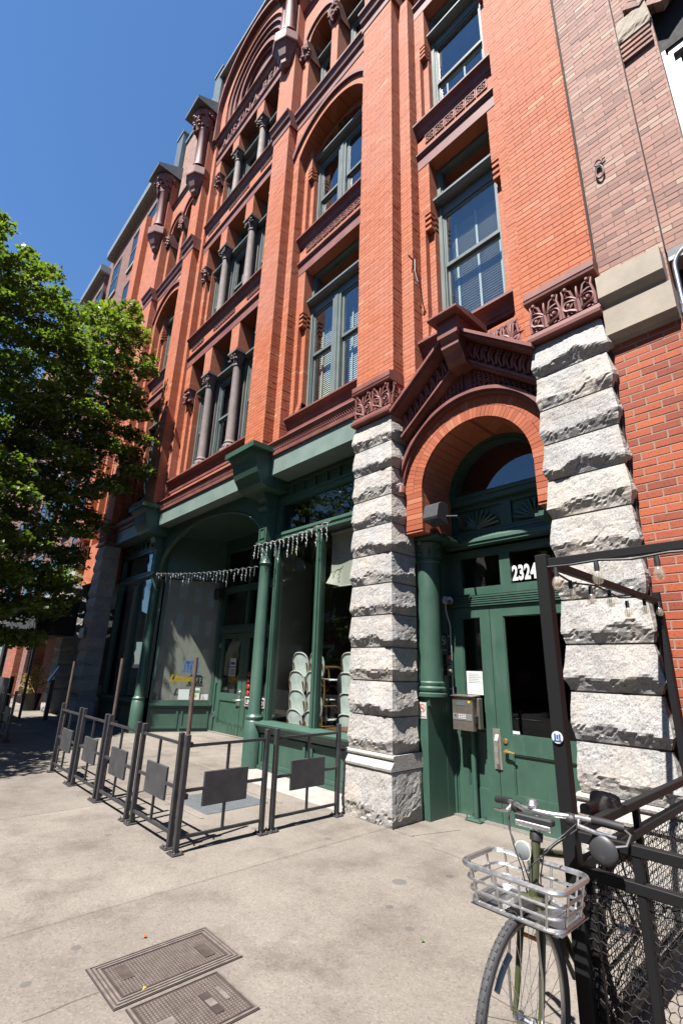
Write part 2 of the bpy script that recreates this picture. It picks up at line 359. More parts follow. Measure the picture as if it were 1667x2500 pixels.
M['plaster']=simple('beige_soffit',(.50,.44,.36),.8,var=.1)
M['darkglass']=simple('dark_window_pane',(.02,.026,.032),.06,0,.8,var=.1)
M['red']=simple('red_print',(.55,.03,.025),.5,var=.05)
M['yellow']=simple('yellow_print',(.72,.52,.02),.5,var=.05)
M['blue']=simple('blue_print',(.03,.12,.36),.5,var=.05)
M['ink']=simple('black_print',(.02,.02,.022),.5,var=.05)
M['white']=simple('white_print',(.8,.8,.8),.5,var=.03)
M['maroon']=simple('maroon_sign',(.09,.012,.016),.4,var=.1)
M['orange']=simple('orange_reflector',(.75,.16,.01),.3,var=.05)
M['lime']=simple('green_print',(.05,.42,.16),.5,var=.05)
M['fabric']=simple('black_canvas',(.012,.012,.014),.9,var=.3)
M['redfabric']=simple('red_canvas',(.55,.02,.05),.8,var=.1)
M['tan_cane']=simple('honey_cane',(.36,.20,.06),.4,var=.25,scale=25)
def weave():
    m,nt,p=base_mat('white_cane_weave',.55,0,.4); g=pos(nt)
    s=nd(nt,'SeparateXYZ',i_0=g); a=math_(nt,'SINE',math_(nt,'MULTIPLY',math_(nt,'ADD',s.outputs[0],s.outputs[2]),330.0)); b=math_(nt,'SINE',math_(nt,'MULTIPLY',math_(nt,'SUBTRACT',s.outputs[0],s.outputs[2]),330.0))
    f=math_(nt,'MULTIPLY_ADD',math_(nt,'MAXIMUM',a,b),.5,.5); nt.links.new(mix(nt,f,(.16,.22,.22),(.66,.70,.70)),p.inputs['Base Color']); return m
M['weave']=weave()
def leafmat(name,a,b,c):
    m,nt,p=base_mat(name,.42,0,.5); out=nt.nodes['Material Output']; g=pos(nt)
    rn=nd(nt,'Attribute',attribute_name='tint').outputs['Fac']
    cc=ramp(nt,rn,[(0,a),(.6,b),(.93,b),(1,c)]); nt.links.new(cc,p.inputs['Base Color'])
    tl=nd(nt,'BsdfTranslucent',i_Color=c4(tuple(min(1,x*1.6) for x in b))); nt.links.new(mix(nt,1.0,cc,(1.5,1.7,.7),'MULTIPLY'),tl.inputs[0])
    mx=nd(nt,'MixShader',i_0=.42,i_1=p.outputs[0],i_2=tl.outputs[0]); nt.links.new(mx.outputs[0],out.inputs[0]); return m
M['leaf']=leafmat('tree_leaf',(.034,.062,.012),(.098,.134,.022),(.20,.165,.026))
M['dryleaf']=leafmat('ornamental_grass',(.16,.10,.03),(.26,.18,.06),(.4,.3,.1))
M['bark']=simple('grey_bark',(.055,.047,.04),.9,var=.35,scale=14,bmp=.8,bscale=25)
M['leafgreen']=simple('fresh_leaf',(.10,.22,.03),.5,var=.1)
def bulbmat():
    m,nt,p=base_mat('clear_bulb_glass'); nt.nodes.remove(p); out=nt.nodes['Material Output']
    tr=nd(nt,'BsdfTransparent',i_Color=(.97,.95,.9,1)); df=nd(nt,'BsdfDiffuse',i_Color=(.7,.62,.5,1)); gl=nd(nt,'BsdfGlossy',i_Roughness=.05)
    a=nd(nt,'MixShader',i_0=.13,i_1=tr.outputs[0],i_2=df.outputs[0]); b=nd(nt,'MixShader',i_0=.14,i_1=a.outputs[0],i_2=gl.outputs[0]); nt.links.new(b.outputs[0],out.inputs[0]); return m
M['bulbglass']=bulbmat()
# ---------------------------------------------------------------- ground, road, sidewalk
m=MB().box(-400,400,-400,400,-.6,-.35); g=m.build('ground',M['asphalt']); struct(g)
m=MB().box(-300,300,-15.2,-1.75,-.34,-.13); struct(m.build('road',M['asphalt']))
m=MB()
for k in range(-40,40): m.box(k*6.0,k*6.0+2.4,-8.55,-8.43,-.129,-.126)
o=m.build('lane_marking',M['white']); struct(o)
kb=struct(MB().box(-300,300,-1.75,-1.58,-.34,.0).build('kerb',M['midconcrete']))
m=MB().box(-300,300,-1.57,12,-.34,-.022); walk=struct(m.build('sidewalk',M['irongap']))
# slabs: real joints along x and y
xs=[-48,-40,-32,-27.8,-25.2,-22.5,-19.85,-17.2,-14.55,-11.9,-9.25,-6.6,-3.95,-1.32,1.3,3.9,6.5,9.2,14,22,40]
ys=[-1.56,.9-1.0,2.02,4.43]
ys=[-1.56,4.43]
def slab(x0,x1,y0,y1,mat,nm='slab',top=0.0):
    m=MB().cbox(x0+.006,x1-.006,y0+.006,y1-.006,-.06,top,.008); return m.build(nm,mat,walk)
for i in range(len(xs)-1):
    for j in range(len(ys)-1):
        slab(xs[i],xs[i+1],ys[j],ys[j+1],M['concrete'],top=rnd.uniform(-.002,.002))
# strips close to the shop fronts
slab(-48,-16.1,4.43,9,M['concrete']); slab(-16.1,-12.6,4.43,5.2,M['concrete']); slab(-12.6,-7.55,4.43,6.75,M['concrete']); slab(-7.55,-4.6,4.43,5.12,M['newconcrete'])
slab(-3.95,-1.9,4.43,5.62,M['concrete']); slab(-1.9,22,4.43,5.0,M['concrete'])
# paler patches in front of the doors, 3 mm proud
def patch(pts,mat,nm='patch',z=.0045):
    m=MB(); m.add([(x,y,z) for x,y in pts]+[(x,y,z-.02) for x,y in pts],[tuple(range(len(pts)))]+[(i,(i+1)%len(pts),len(pts)+(i+1)%len(pts),len(pts)+i) for i in range(len(pts))]); return m.build(nm,mat,walk)
patch([(-3.28,4.30),(-2.62,4.28),(-2.6,4.86),(-3.12,4.90)],M['concrete2'])
patch([(-3.82,4.40),(-3.62,4.40),(-3.42,4.98),(-3.72,4.92)],M['concrete2'])
# cracks as narrow dark fissures
def crack(pts,w=.004):
    m=MB()
    for (a,b),(c,d) in zip(pts[:-1],pts[1:]):
        dx,dy=c-a,d-b; l=math.hypot(dx,dy); nx,ny=-dy/l*w,dx/l*w
        m.add([(a-nx,b-ny,.0035),(c-nx,d-ny,.0035),(c+nx,d+ny,.0035),(a+nx,b+ny,.0035)],[(0,1,2,3)])
    return m.build('crack',M['irongap'],walk)
def jitter(p,q,n,a):
    return [(p[0]+(q[0]-p[0])*i/n+(rnd.uniform(-a,a) if 0<i<n else 0),p[1]+(q[1]-p[1])*i/n+(rnd.uniform(-a,a) if 0<i<n else 0)) for i in range(n+1)]
crack(jitter((-3.06,.9),(-3.06,1.24),5,.006),.0015); crack(jitter((-5.9,1.0),(-5.1,2.3),12,.05),.0009)
# ---------------------------------------------------------------- covers in the pavement
def cover(x0,x1,y0,y1,label,rings):
    t=thing('utility_cover',label,'utility cover',((x0+x1)/2,(y0+y1)/2,0),'cast iron covers in the pavement')
    MB().box(x0,x1,y0,y1,-.03,.0045).build('gap_bed',M['irongap'],t)
    step=.0205
    for k in range(rings):
        a=k*step+.005; m=MB()
        for (p,q,r,s) in ((x0+a,x1-a,y0+a,y0+a+.0115),(x0+a,x1-a,y1-a-.0115,y1-a),(x0+a,x0+a+.0115,y0+a+.0115,y1-a-.0115),(x1-a-.0115,x1-a,y0+a+.0115,y1-a-.0115)): m.box(p,q,r,s,-.01,.0095)
        m.build('rim',M['ironhi'],t)
    a=rings*step+.008; X0,X1,Y0,Y1=x0+a,x1-a,y0+a,y1-a
    MB().box(X0,X1,Y0,Y1,-.01,.0075).build('lid',M['iron'],t)
    m=MB(); s=.0165; nx=int((X1-X0)/s)-1; ny=int((Y1-Y0)/s)-1
    for i in range(nx):
        for j in range(ny):
            cx=X0+(X1-X0)*(i+.8)/(nx+.6); cy=Y0+(Y1-Y0)*(j+.8)/(ny+.6); q=.0047
            m.add([(cx-q,cy-q,.0072),(cx+q,cy-q,.0072),(cx+q,cy+q,.0072),(cx-q,cy+q,.0072),(cx-q*.6,cy-q*.6,.0102),(cx+q*.6,cy-q*.6,.0102),(cx+q*.6,cy+q*.6,.0102),(cx-q*.6,cy+q*.6,.0102)],[(0,1,5,4),(1,2,6,5),(2,3,7,6),(3,0,4,7),(4,5,6,7)])
    m.build('tread_studs',M['ironhi'],t,kind='stuff')
    return t,(X0,X1,Y0,Y1)
t,b=cover(-3.30,-2.865,1.245,1.965,'larger rusty cast iron cover with four nested rims',3)
MB().box(-3.20,-3.06,1.36,1.42,.007,.0115).build('name_plate',M['iron'],t); MB().box(-3.12,-2.98,1.79,1.85,.007,.0115).build('name_plate',M['iron'],t)
t,b=cover(-2.84,-2.43,1.29,1.79,'smaller cast iron cover with plain studded border in front of the larger one',1)
m=MB().box(-2.70,-2.52,1.60,1.645,.0075,.0118); m.build('lift_bar',M['irongap'],t)
MB().box(-2.64,-2.58,1.602,1.643,.0117,.0135).build('lift_bar_pin',M['ironhi'],t); MB().box(-2.70,-2.58,1.69,1.715,.007,.0125).build('name_plate',M['ironhi'],t)
MB().box(-2.64,-2.50,1.335,1.435,.007,.012).build('name_plate',M['ironhi'],t)
put_text('lettering','MW',.075,(-2.53,1.345,.0125),(0,1,0),(-1,0,0),M['irongap'],t,extrude=.001,bold=.003,xs=.6)
t=thing('steel_plate','grey galvanised tread plate set flush inside the fenced patio','steel plate',(-5.95,3.55,0))
MB().cbox(-6.38,-5.5,3.15,3.98,-.01,.006,.003).build('plate',M['plate'],t)
m=MB()
for i in range(30):
    for j in range(28):
        cx=-6.36+.84*(i+.5)/30; cy=3.17+.79*(j+.5)/28; a=1 if (i+j)%2 else -1; l=.011; w_=.0028
        dx,dy=l*.7,l*.7*a; m.add([(cx-dx,cy-dy,.0058),(cx+w_*a,cy-w_,.009),(cx+dx,cy+dy,.0058),(cx-w_*a,cy+w_,.009)],[(0,1,2,3)])
m.build('tread_bars',M['plate'],t,kind='stuff')
m=MB()
for (p,q,r,s) in ((-6.62,-5.4,3.02,3.06),(-6.62,-5.4,4.08,4.12),(-6.62,-6.58,3.06,4.08)): m.box(p,q,r,s,-.01,.0045)
m.build('surround',M['midconcrete'],t)
# ---------------------------------------------------------------- the red brick building
BX=thing('brick_building','ornate red brick building with granite piers and green shop fronts','building',(-9.98,5,0))
Y1,Y2,Y3,Y4=4.50,4.72,4.92,5.02
FR=5.13                                    # window frame plane
XC=-9.98
mir=lambda x:2*XC-x
def part(name,parent=BX): 
    o=bpy.data.objects.new(name,None); o.empty_display_size=.1; col.objects.link(o); attach(o,parent); return o
ZT=20.3
PIL=[(-1.94,-1.19),(-4.63,-3.90),(-7.80,-7.15)]; PIL+= [(mir(b),mir(a)) for a,b in PIL]
for a,b in PIL:
    z0=5.57 if abs((a+b)/2-XC)>2.6 and not (-8<a<-7 or -13<a<-12) else 5.5
    MB().box(a,b,Y1,5.6,z0,ZT).build('pilaster',M['brick'],BX)
BAY={5:(-3.90,-1.94),4:(-7.15,-4.63),3:(-12.16,-7.80)}; BAY[2]=(mir(-4.63),mir(-7.15)); BAY[1]=(mir(-1.94),mir(-3.90))
OPEN=[]   # (x0,x1,z0,z1) of windows for the rooms
def sill(x0,x1,z,yw,pr=.13,h=.24,nm='sill'):
    """moulded sill: projecting top slab and a cove down to the wall"""
    m=MB(); m.prof([(yw-pr,z),(yw-pr,z-.035),(yw-pr*.92,z-.05),(yw-pr*.85,z-.06),(yw-pr*.6,z-.075),(yw-pr*.42,z-.11),(yw-pr*.3,z-.15),(yw-pr*.28,z-.18),(yw-pr*.12,z-.2),(yw-.012,z-h),(yw+.14,z-h),(yw+.3,z+.01)],x0,x1)
    return m.build(nm,M['terra'],BX)
def lintel(x0,x1,z0,yw):
    m=MB(); m.box(x0,x1,yw-.006,5.5,z0,z0+.235)
    m.prof([(yw-.006,z0+.235),(yw-.03,z0+.245),(yw-.035,z0+.27),(yw-.055,z0+.285),(yw-.055,z0+.315),(yw,z0+.33),(yw+.2,z0+.33),(yw+.2,z0+.235)],x0,x1)
    return m.build('lintel',M['terra'],BX)
def rosettes(x0,x1,z0,z1,yw,n):
    """row of square carved flower tiles, each its own part"""
    w=(x1-x0)/n; s=z1-z0
    for i in range(n):
        cx=x0+(i+.5)*w; cz=(z0+z1)/2; m=MB(); h=min(w*.46,s*.5)
        for (a,b,c,d) in ((cx-h,cx+h,cz+h*.84,cz+h),(cx-h,cx+h,cz-h,cz-h*.84),(cx-h,cx-h*.84,cz-h*.84,cz+h*.84),(cx+h*.84,cx+h,cz-h*.84,cz+h*.84)): m.box(a,b,yw-.018,yw+.01,c,d)
        for k in range(8):
            A=k*math.pi/4; r=h*.52; m.ball((cx+r*math.cos(A),yw-.004,cz+r*math.sin(A)),h*.2,6,4,(1,.9,1))
        m.ball((cx,yw-.006,cz),h*.22,6,4); m.build('carved_tile',M['terra'],BX,smooth=True)
def jambs(bx0,bx1,o0,o1,z0,z1,lo,top,yl=Y3):
    """stepped brick reveals on both sides of a window strip"""
    for s in (-1,1):
        f=lambda a,b:(a,b) if s<0 else (bx1-(b-bx0),bx1-(a-bx0))
        l2=.22 if bx1-bx0<4 else .20
        m=MB(); a,b=f(bx0,bx0+l2); m.box(a,b,Y2,5.55,z0,z1); m.build('stepped_jamb',M['brick'],BX)
def bay_side(bn,wins,f4=True):
    """bays 1,2,4,5: single openings between stepped jambs"""
    bx0,bx1=BAY[bn]; c=(bx0+bx1)/2; hw=(bx1-bx0)/2
    l2=hw-(.22 if hw<1.1 else .20); l3=l2-.11 if hw<1.1 else l2-.125; ho=l3-.11 if hw<1.1 else l3-.12
    zs=5.34 if bn in (2,4) else 5.55
    for s in (-1,1):
        X=lambda a,b:(min(c+s*a,c+s*b),max(c+s*a,c+s*b))
        a,b=X(l2,hw); MB().box(a,b,Y2,5.55,zs if bn in(2,4) else 4.9,14.05).build('stepped_jamb',M['brick'],BX)
        for (za,zb,zc,zd) in wins:      # za sill top, zb opening head, zc dentil bottom, zd dentil top
            a,b=X(l3,l2); MB().box(a,b,Y3,5.55,za-.3,zb).build('stepped_jamb',M['brick'],BX)
            a,b=X(ho,l3)
            m=MB(); m.box(a,b,Y4,5.55,za,zc); m.box(a,b,Y3,5.55,zd,zb); m.box(a,b,Y4+.02,5.55,zc,zd)
            for k in range(3):       # dentil courses
                zz=zc+(zd-zc)*(k+.55)/3.4; m.box(a,b,Y3+.004,5.5,zz,zz+(zd-zc)*.13)
            for k in range(5):       # stepped stop at the foot
                m.box(a,b,Y4-.02*(5-k),5.5,za+k*.07,za+(k+1)*.07)
            m.build('stepped_jamb',M['brick'],BX)
    return c,hw,l2,l3,ho
def window(x0,x1,z0,z1,y=FR,tr=None,mull=(),meet=None,blind=None,mat='frame',arched=False):
    """timber sash window: frame, transom, mullions, sashes, panes, blinds"""
    W=part('window'); F=M[mat]; fw=.065
    m=MB(); m.box(x0,x0+fw,y,y+.14,z0,z1); m.box(x1-fw,x1,y,y+.14,z0,z1); m.box(x0+fw,x1-fw,y,y+.14,z1-fw,z1); m.box(x0+fw,x1-fw,y,y+.14,z0,z0+fw)
    m.box(x0-.03,x0+.0,y+.02,y+.1,z0,z1); m.box(x0+fw,x0+fw+.02,y+.03,y+.12,z0+fw,z1-fw); m.box(x1-fw-.02,x1-fw,y+.03,y+.12,z0+fw,z1-fw)
    m.build('frame',F,W)
    if tr:
        MB().prof([(y-.13,tr[1]),(y-.13,tr[1]-.04),(y-.105,tr[1]-.05),(y-.10,tr[1]-.075),(y+.02,tr[1]-.08),(y+.025,tr[0]),(y+.12,tr[0]),(y+.12,tr[1])],x0-.01,x1+.01).build('transom_bar',F,W)
        MB().box(x0+fw,x1-fw,y+.075,y+.081,tr[1],z1-fw).build('pane',M['glass'],W)
    zt=tr[0] if tr else z1-fw
    edges=[x0+fw]+[e for a,b in mull for e in (a,b)]+[x1-fw]
    for a,b in mull:
        m=MB(); m.box(a,b,y,y+.14,z0+fw,zt); m.box(a+(b-a)*.3,b-(b-a)*.3,y-.02,y,z0+fw,zt); m.build('mullion',F,W)
    for i in range(0,len(edges),2):
        a,b=edges[i],edges[i+1]
        for (p,q,dy) in (((meet,zt,.045),(z0+fw,meet,.085)) if meet else ((z0+fw,zt,.06),)):
            m=MB(); s=.05
            m.box(a,a+s,y+dy,y+dy+.04,p,q); m.box(b-s,b,y+dy,y+dy+.04,p,q); m.box(a+s,b-s,y+dy,y+dy+.04,q-s,q); m.box(a+s,b-s,y+dy,y+dy+.04,p,p+s*1.2)
            m.build('sash',F,W); MB().box(a+s,b-s,y+dy+.017,y+dy+.022,p+s*1.2,q-s).build('pane',M['glass'],W)
        if blind:
            bz0,bz1,ang=blind; m=MB(); n=int((bz1-bz0)/.046); yb=y+.24
            for k in range(n):
                zz=bz0+k*.046; d=.022; h_=d*math.sin(R(ang)); w_=d*math.cos(R(ang))
                m.add([(a+.02,yb-w_,zz-h_),(b-.02,yb-w_,zz-h_),(b-.02,yb+w_,zz+h_),(a+.02,yb+w_,zz+h_)],[(0,1,2,3)])
            m.build('blind_slats',M['blind'],W,kind='stuff')
            m=MB()
            for q in ((.12,.5,.88) if b-a>.8 else (.2,.8)):
                xx=a+(b-a)*q; m.box(xx-.018,xx+.018,yb-.03,yb-.028,bz0,bz1)
            m.build('blind_tape',M['tape'],W)
    return W
F2=(6.14,9.64,8.2,8.58); F3=(10.58,13.62,12.3,12.66)
def frieze_between(bn,c,l2,n,zlo=9.64,zhi=10.58):
    MB().box(c-l2,c+l2,Y3,5.5,zlo,zhi-.02).build('spandrel',M['brick'],BX)
    lintel(c-l2,c+l2,zlo+.001,Y3-.002); rosettes(c-l2*.78,c+l2*.78,zhi-.47,zhi-.26,Y3,n); sill(c-l2,c+l2,zhi+.005,Y3-.001)
for bn in (5,1):
    c,hw,l2,l3,ho=bay_side(bn,(F2,F3)); 
    MB().box(c-l2,c+l2,Y3,5.5,5.3,5.84).build('spandrel',M['brick'],BX); sill(c-l2,c+l2,6.145,Y3)
    frieze_between(bn,c,l2,6)
    window(c-ho,c+ho,6.15,9.64,tr=(8.62,8.9),meet=7.58,blind=(6.2,8.5,14))
    window(c-ho,c+ho,10.59,13.62,tr=(12.75,13.0),meet=11.75,blind=(11.1,12.1,60),mat='frame')
    MB().box(c-l2,c+l2,Y3,5.5,13.62,14.4).build('spandrel',M['brick'],BX); lintel(c-l2,c+l2,13.625,Y3)
    MB().box(c-hw,c+hw,Y2+.01,5.5,14.4,ZT).build('upper_wall',M['brick'],BX)
for bn in (4,2):
    c,hw,l2,l3,ho=bay_side(bn,(F2,))
    frieze_between(bn,c,l2,9)
    window(c-ho,c+ho,6.15,9.64,tr=(8.62,8.9),mull=((c-.12,c+.12),),meet=7.58,blind=(6.2,8.3,66))
    # third floor: segmental arched opening
    for s in (-1,1):
        X=lambda a,b:(min(c+s*a,c+s*b),max(c+s*a,c+s*b))
        a,b=X(l3,l2); MB().box(a,b,Y3,5.55,10.28,14.0).build('stepped_jamb',M['brick'],BX)
        a,b=X(ho,l3); m=MB(); m.box(a,b,Y4,5.55,10.58,12.3); m.box(a,b,Y3,5.55,12.66,14.0); m.box(a,b,Y4+.02,5.55,12.3,12.66)
        for k in range(3): m.box(a,b,Y3+.004,5.5,12.36+k*.11,12.41+k*.11)
        m.build('stepped_jamb',M['brick'],BX)
    # segmental arch: circle through the springings (l2,13.05) and crown (0,13.75)
    def seg(hx,z0,zc): r=(hx*hx+(zc-z0)**2)/(2*(zc-z0)); return r,zc-r,math.degrees(math.asin(hx/r))
    r_,zc_,aa=seg(l2,12.98,13.62)
    m=MB(); n=22
    V=[];
    for i in range(n+1):
        A=R(90+aa-2*aa*i/n); V.append((c+r_*math.cos(A),zc_+r_*math.sin(A)))
    top=14.05
    for i in range(n):
        (xa,za),(xb,zb)=V[i],V[i+1]
        m.add([(xa,Y2,za),(xb,Y2,zb),(xb,Y2,top),(xa,Y2,top),(xa,5.5,za),(xb,5.5,zb),(xb,5.5,top),(xa,5.5,top)],[(0,1,2,3),(0,4,5,1),(4,7,6,5),(3,2,6,7)])
    m.build('arch_spandrel',M['brick'],BX)
    MB().arch(c,zc_,r_+.2,r_+.29,Y2-.06,Y2+.01,90-aa,90+aa,22).build('hood_mould',M['terra'],BX,smooth=True)
    MB().arch(c,zc_,r_-.16,r_-.002,5.06,5.4,90-aa,90+aa,22).build('arch_reveal',M['brick'],BX)
    window(c-ho,c+ho,10.59,13.5,tr=(12.8,13.0),mull=((c-.12,c+.12),),meet=11.75,blind=None)
    # top floor: a pair of round arched lights on a slender carved pier
    zs_,ra=17.02,.415
    for s in (-1,1):
        cx=c+s*.56; n=14; m=MB(); x0=cx-.53 if s<0 else cx-.53; 
        lft,rgt=(c-hw,c) if s<0 else (c,c+hw)
        pts=[(cx+ra*math.cos(R(180-180*i/n)),zs_+ra*math.sin(R(180-180*i/n))) for i in range(n+1)]
        for i in range(n):
            (xa,za),(xb,zb)=pts[i],pts[i+1]; top=18.4
            m.add([(xa,Y2,za),(xb,Y2,zb),(xb,Y2,top),(xa,Y2,top),(xa,5.3,za),(xb,5.3,zb)],[(0,1,2,3),(0,4,5,1)])
        m.box(lft,cx-ra,Y2,5.3,zs_,18.4); m.box(cx+ra,rgt,Y2,5.3,zs_,18.4)
        m.build('arch_spandrel',M['brick'],BX)
        MB().arch(cx,zs_,ra+.13,ra+.2,Y2-.055,Y2+.01,0,180,16).build('hood_mould',M['terra'],BX,smooth=True)
        window(cx-ra+.02,cx+ra-.02,14.62,17.5,y=5.12,tr=(16.55,16.75),meet=15.6)
    for xa,xb in ((c-hw,c-.56-ra),(c-.145,c+.145),(c+.56+ra,c+hw)):
        w_=xb-xa
        MB().box(xa+(.03 if w_<.4 else 0),xb-(.03 if w_<.4 else 0),Y2+.03,5.5,14.55,16.5).build('pier',M['brick'],BX)
        m=MB(); m.prof([(Y2+.06,16.48),(Y2-.02,16.62),(Y2-.07,16.8),(Y2-.1,16.93),(Y2-.1,17.015),(5.3,17.015),(5.3,16.48)],xa-.02,xb+.02)
        for k in range(26):
            m.ball((rnd.uniform(xa,xb),Y2-.0-rnd.random()*.1*1.0,16.55+rnd.random()*.4),.035+.02*rnd.random(),6,4)
        m.build('carved_capital',M['terra'],BX,smooth=True)
    MB().prof([(Y2-.08,18.62),(Y2-.1,18.55),(Y2-.04,18.5),(Y2-.02,18.4),(5.3,18.4),(5.3,18.62)],c-hw,c+hw).build('cornice',M['terra'],BX)
    MB().box(c-hw,c+hw,Y2+.06,5.6,18.62,22.1).build('attic_wall',M['old_brick'],BX); MB().box(c-hw,c+hw,Y2+.0,5.7,22.1,22.22).build('coping',M['coping'],BX)
# string course over the third floor, stepping round the pilasters
STR=lambda yf:[(yf-.14,14.50),(yf-.14,14.44),(yf-.10,14.40),(yf-.07,14.28),(yf-.02,14.24),(yf-.015,14.05),(5.4,14.05),(5.4,14.50)]
for bn in (1,2,4,5):
    a,b=BAY[bn]
    if bn in (2,4): MB().prof(STR(Y2),a,b).build('string_course',M['terra'],BX)
for a,b in PIL: MB().prof(STR(Y1),a-.05,b+.05).build('string_course',M['terra'],BX)
# ---------------------------------------------------------------- middle bay
Y3b=4.80; bx0,bx1=BAY[3]; H3=1.655
for s in (-1,1):
    X=lambda a,b:(min(XC+s*a,XC+s*b),max(XC+s*a,XC+s*b))
    a,b=X(1.98,2.18); MB().box(a,b,Y2,5.55,5.34,20.0).build('stepped_jamb',M['brick'],BX)
    for (z0,z1,zp) in ((6.14,9.66,8.9),(10.58,13.85,13.17),(14.86,17.62,17.08)):
        a,b=X(H3,1.98); MB().box(a,b,Y3b,5.5,zp,z1).build('stepped_jamb',M['brick'],BX)
        a2,b2=X(H3+.13,1.98); MB().box(a2,b2,Y3,5.5,z0-.28,zp).build('stepped_jamb',M['brick'],BX)
        a2,b2=X(H3,H3+.13); MB().box(a2,b2,Y4,5.5,z0-.28,zp).build('stepped_jamb',M['brick'],BX)
        m=MB(); m.prof([(Y3b-.03,zp),(Y3b-.03,zp-.05),(Y3b+.02,zp-.1),(Y3b+.06,zp-.3),(Y3b+.14,zp-.42),(5.2,zp-.42),(5.2,zp)],a+.02,b-.02)
        for k in range(18): m.ball((rnd.uniform(a+.03,b-.03),Y3b-.01+rnd.random()*.12,zp-.08-rnd.random()*.32),.03+.02*rnd.random(),6,4)
        m.build('carved_corbel',M['terra'],BX,smooth=True)
def colonnette(x,z0,z1):
    y=4.97; m=MB(); m.prof([(y-.2,z0),(y-.2,z0+.06),(y-.15,z0+.2),(y+.15,z0+.2),(y+.2,z0+.06),(y+.2,z0)],x-.17,x+.17)
    m.lathe([(.165,z0+.2),(.165,z0+.25),(.135,z0+.29),(.15,z0+.32),(.125,z0+.36),(.112,z0+.4),(.106,z1-.34),(.125,z1-.32),(.125,z1-.29),(.108,z1-.27),(.13,z1-.16),(.17,z1-.06),(.17,z1)],(x,y,0),18)
    o=m.build('colonnette',M['brownstone'],BX,smooth=True)
    m=MB(); m.box(x-.2,x+.2,y-.2,5.35,z1-.0005,z1+.06)
    for k in range(20): m.ball((x+rnd.uniform(-.17,.17),y-.17+rnd.random()*.05,z1-.02-rnd.random()*.16),.028,6,4)
    m.build('carved_capital',M['brownstone'],BX,smooth=True)
M['brownstone']=simple('dark_brownstone',(.20,.15,.14),.8,var=.2,scale=4,bmp=.1)
for (z0,z1,zp,tr,meet,nf) in ((6.14,9.66,8.9,(8.62,8.86),7.58,2),(10.58,13.85,13.17,(12.85,13.05),11.75,3),(14.86,17.62,17.08,(16.75,16.95),15.9,4)):
    for px in (-.685,.685):
        MB().box(XC+px-.19,XC+px+.19,Y3b,5.28,zp,z1).build('brick_pendant',M['brick'],BX)
        colonnette(XC+px,z0,zp-.06); MB().box(XC+px-.12,XC+px+.12,5.12,5.4,z0,zp).build('stone_mullion',M['brownstone'],BX)
    for k,(a,b) in enumerate(((-H3,-.8),(-.57,.57),(.8,H3))):
        window(XC+a+.02,XC+b-.02,z0,z1,y=5.16,tr=tr,meet=meet,blind=(meet+.3,tr[0]-.05,20) if (k+nf)%2==0 else None)
for z0,z1 in ((9.66,10.58),(13.85,14.86)):
    MB().box(XC-1.98,XC+1.98,Y3b,5.5,z0,z1-.02).build('spandrel',M['brick'],BX); lintel(XC-1.98,XC+1.98,z0+.001,Y3b-.002)
    for a,b in ((-1.8,-1.1),(-.55,.55),(1.1,1.8)): rosettes(XC+a,XC+b,z1-.47,z1-.26,Y3b,6 if b-a<1 else 9)
    sill(XC-1.98,XC+1.98,z1+.005,Y3b-.001)
MB().box(XC-1.98,XC+1.98,Y3b,5.5,17.62,18.5).build('spandrel',M['terra'],BX); lintel(XC-1.98,XC+1.98,17.621,Y3b-.01)
sill(XC-2.05,XC+2.05,18.72,Y3b-.01,.17,.24,'cornice')
for ch,lx in zip('AUSTINABELL',(-1.66,-1.32,-.98,-.68,-.40,-.26,.20,.72,1.02,1.30,1.54)):
    put_text('raised_letter',ch,.5,(XC+lx,Y3b-.004,18.06),(1,0,0),(0,0,1),M['terra'],BX,extrude=.035,bold=.006,xs=.86)
MB().ball((XC+.56,Y3b-.02,18.1),.035,8,5).build('raised_letter',M['terra'],BX)
# round gable with its carved tympanum
zc=20.0; st=1.3
def tymp(ri,ro,ya,yb,mat,nm,leg=st): MB().arch(XC,zc,ri,ro,ya,yb,0,180,30,leg).build(nm,mat,BX,smooth=True)
tymp(1.62,1.98,4.74,5.5,M['brick'],'gable_arch'); tymp(1.98,2.09,4.58,5.3,M['terra'],'gable_hood'); 
for ri,ro,ya in ((1.46,1.62,4.80),(1.3,1.46,4.87),(1.12,1.3,4.95),(.98,1.12,4.9),(.84,.98,5.0)): tymp(ri,ro,ya,5.5,M['terra'],'arch_order')
MB().box(XC-1.0,XC+1.0,5.08,5.29,18.7,21.2).build('tympanum',M['terra'],BX)
m=MB()
for k in range(17):
    A=math.pi*(k+.5)/17; m.tube([(XC+.16*math.cos(A),5.06,19.15+.16*math.sin(A)),(XC+.45*math.cos(A),5.0,19.15+.5*math.sin(A)),(XC+.80*math.cos(A),5.04,19.15+1.0*math.sin(A))],[.022,.04,.04],5)
m.lathe([(.18,0),(.14,.05),(.05,.08)],(XC,5.07,19.17),14,Vector((0,-1,0))); m.build('sunburst',M['terra'],BX,smooth=True)
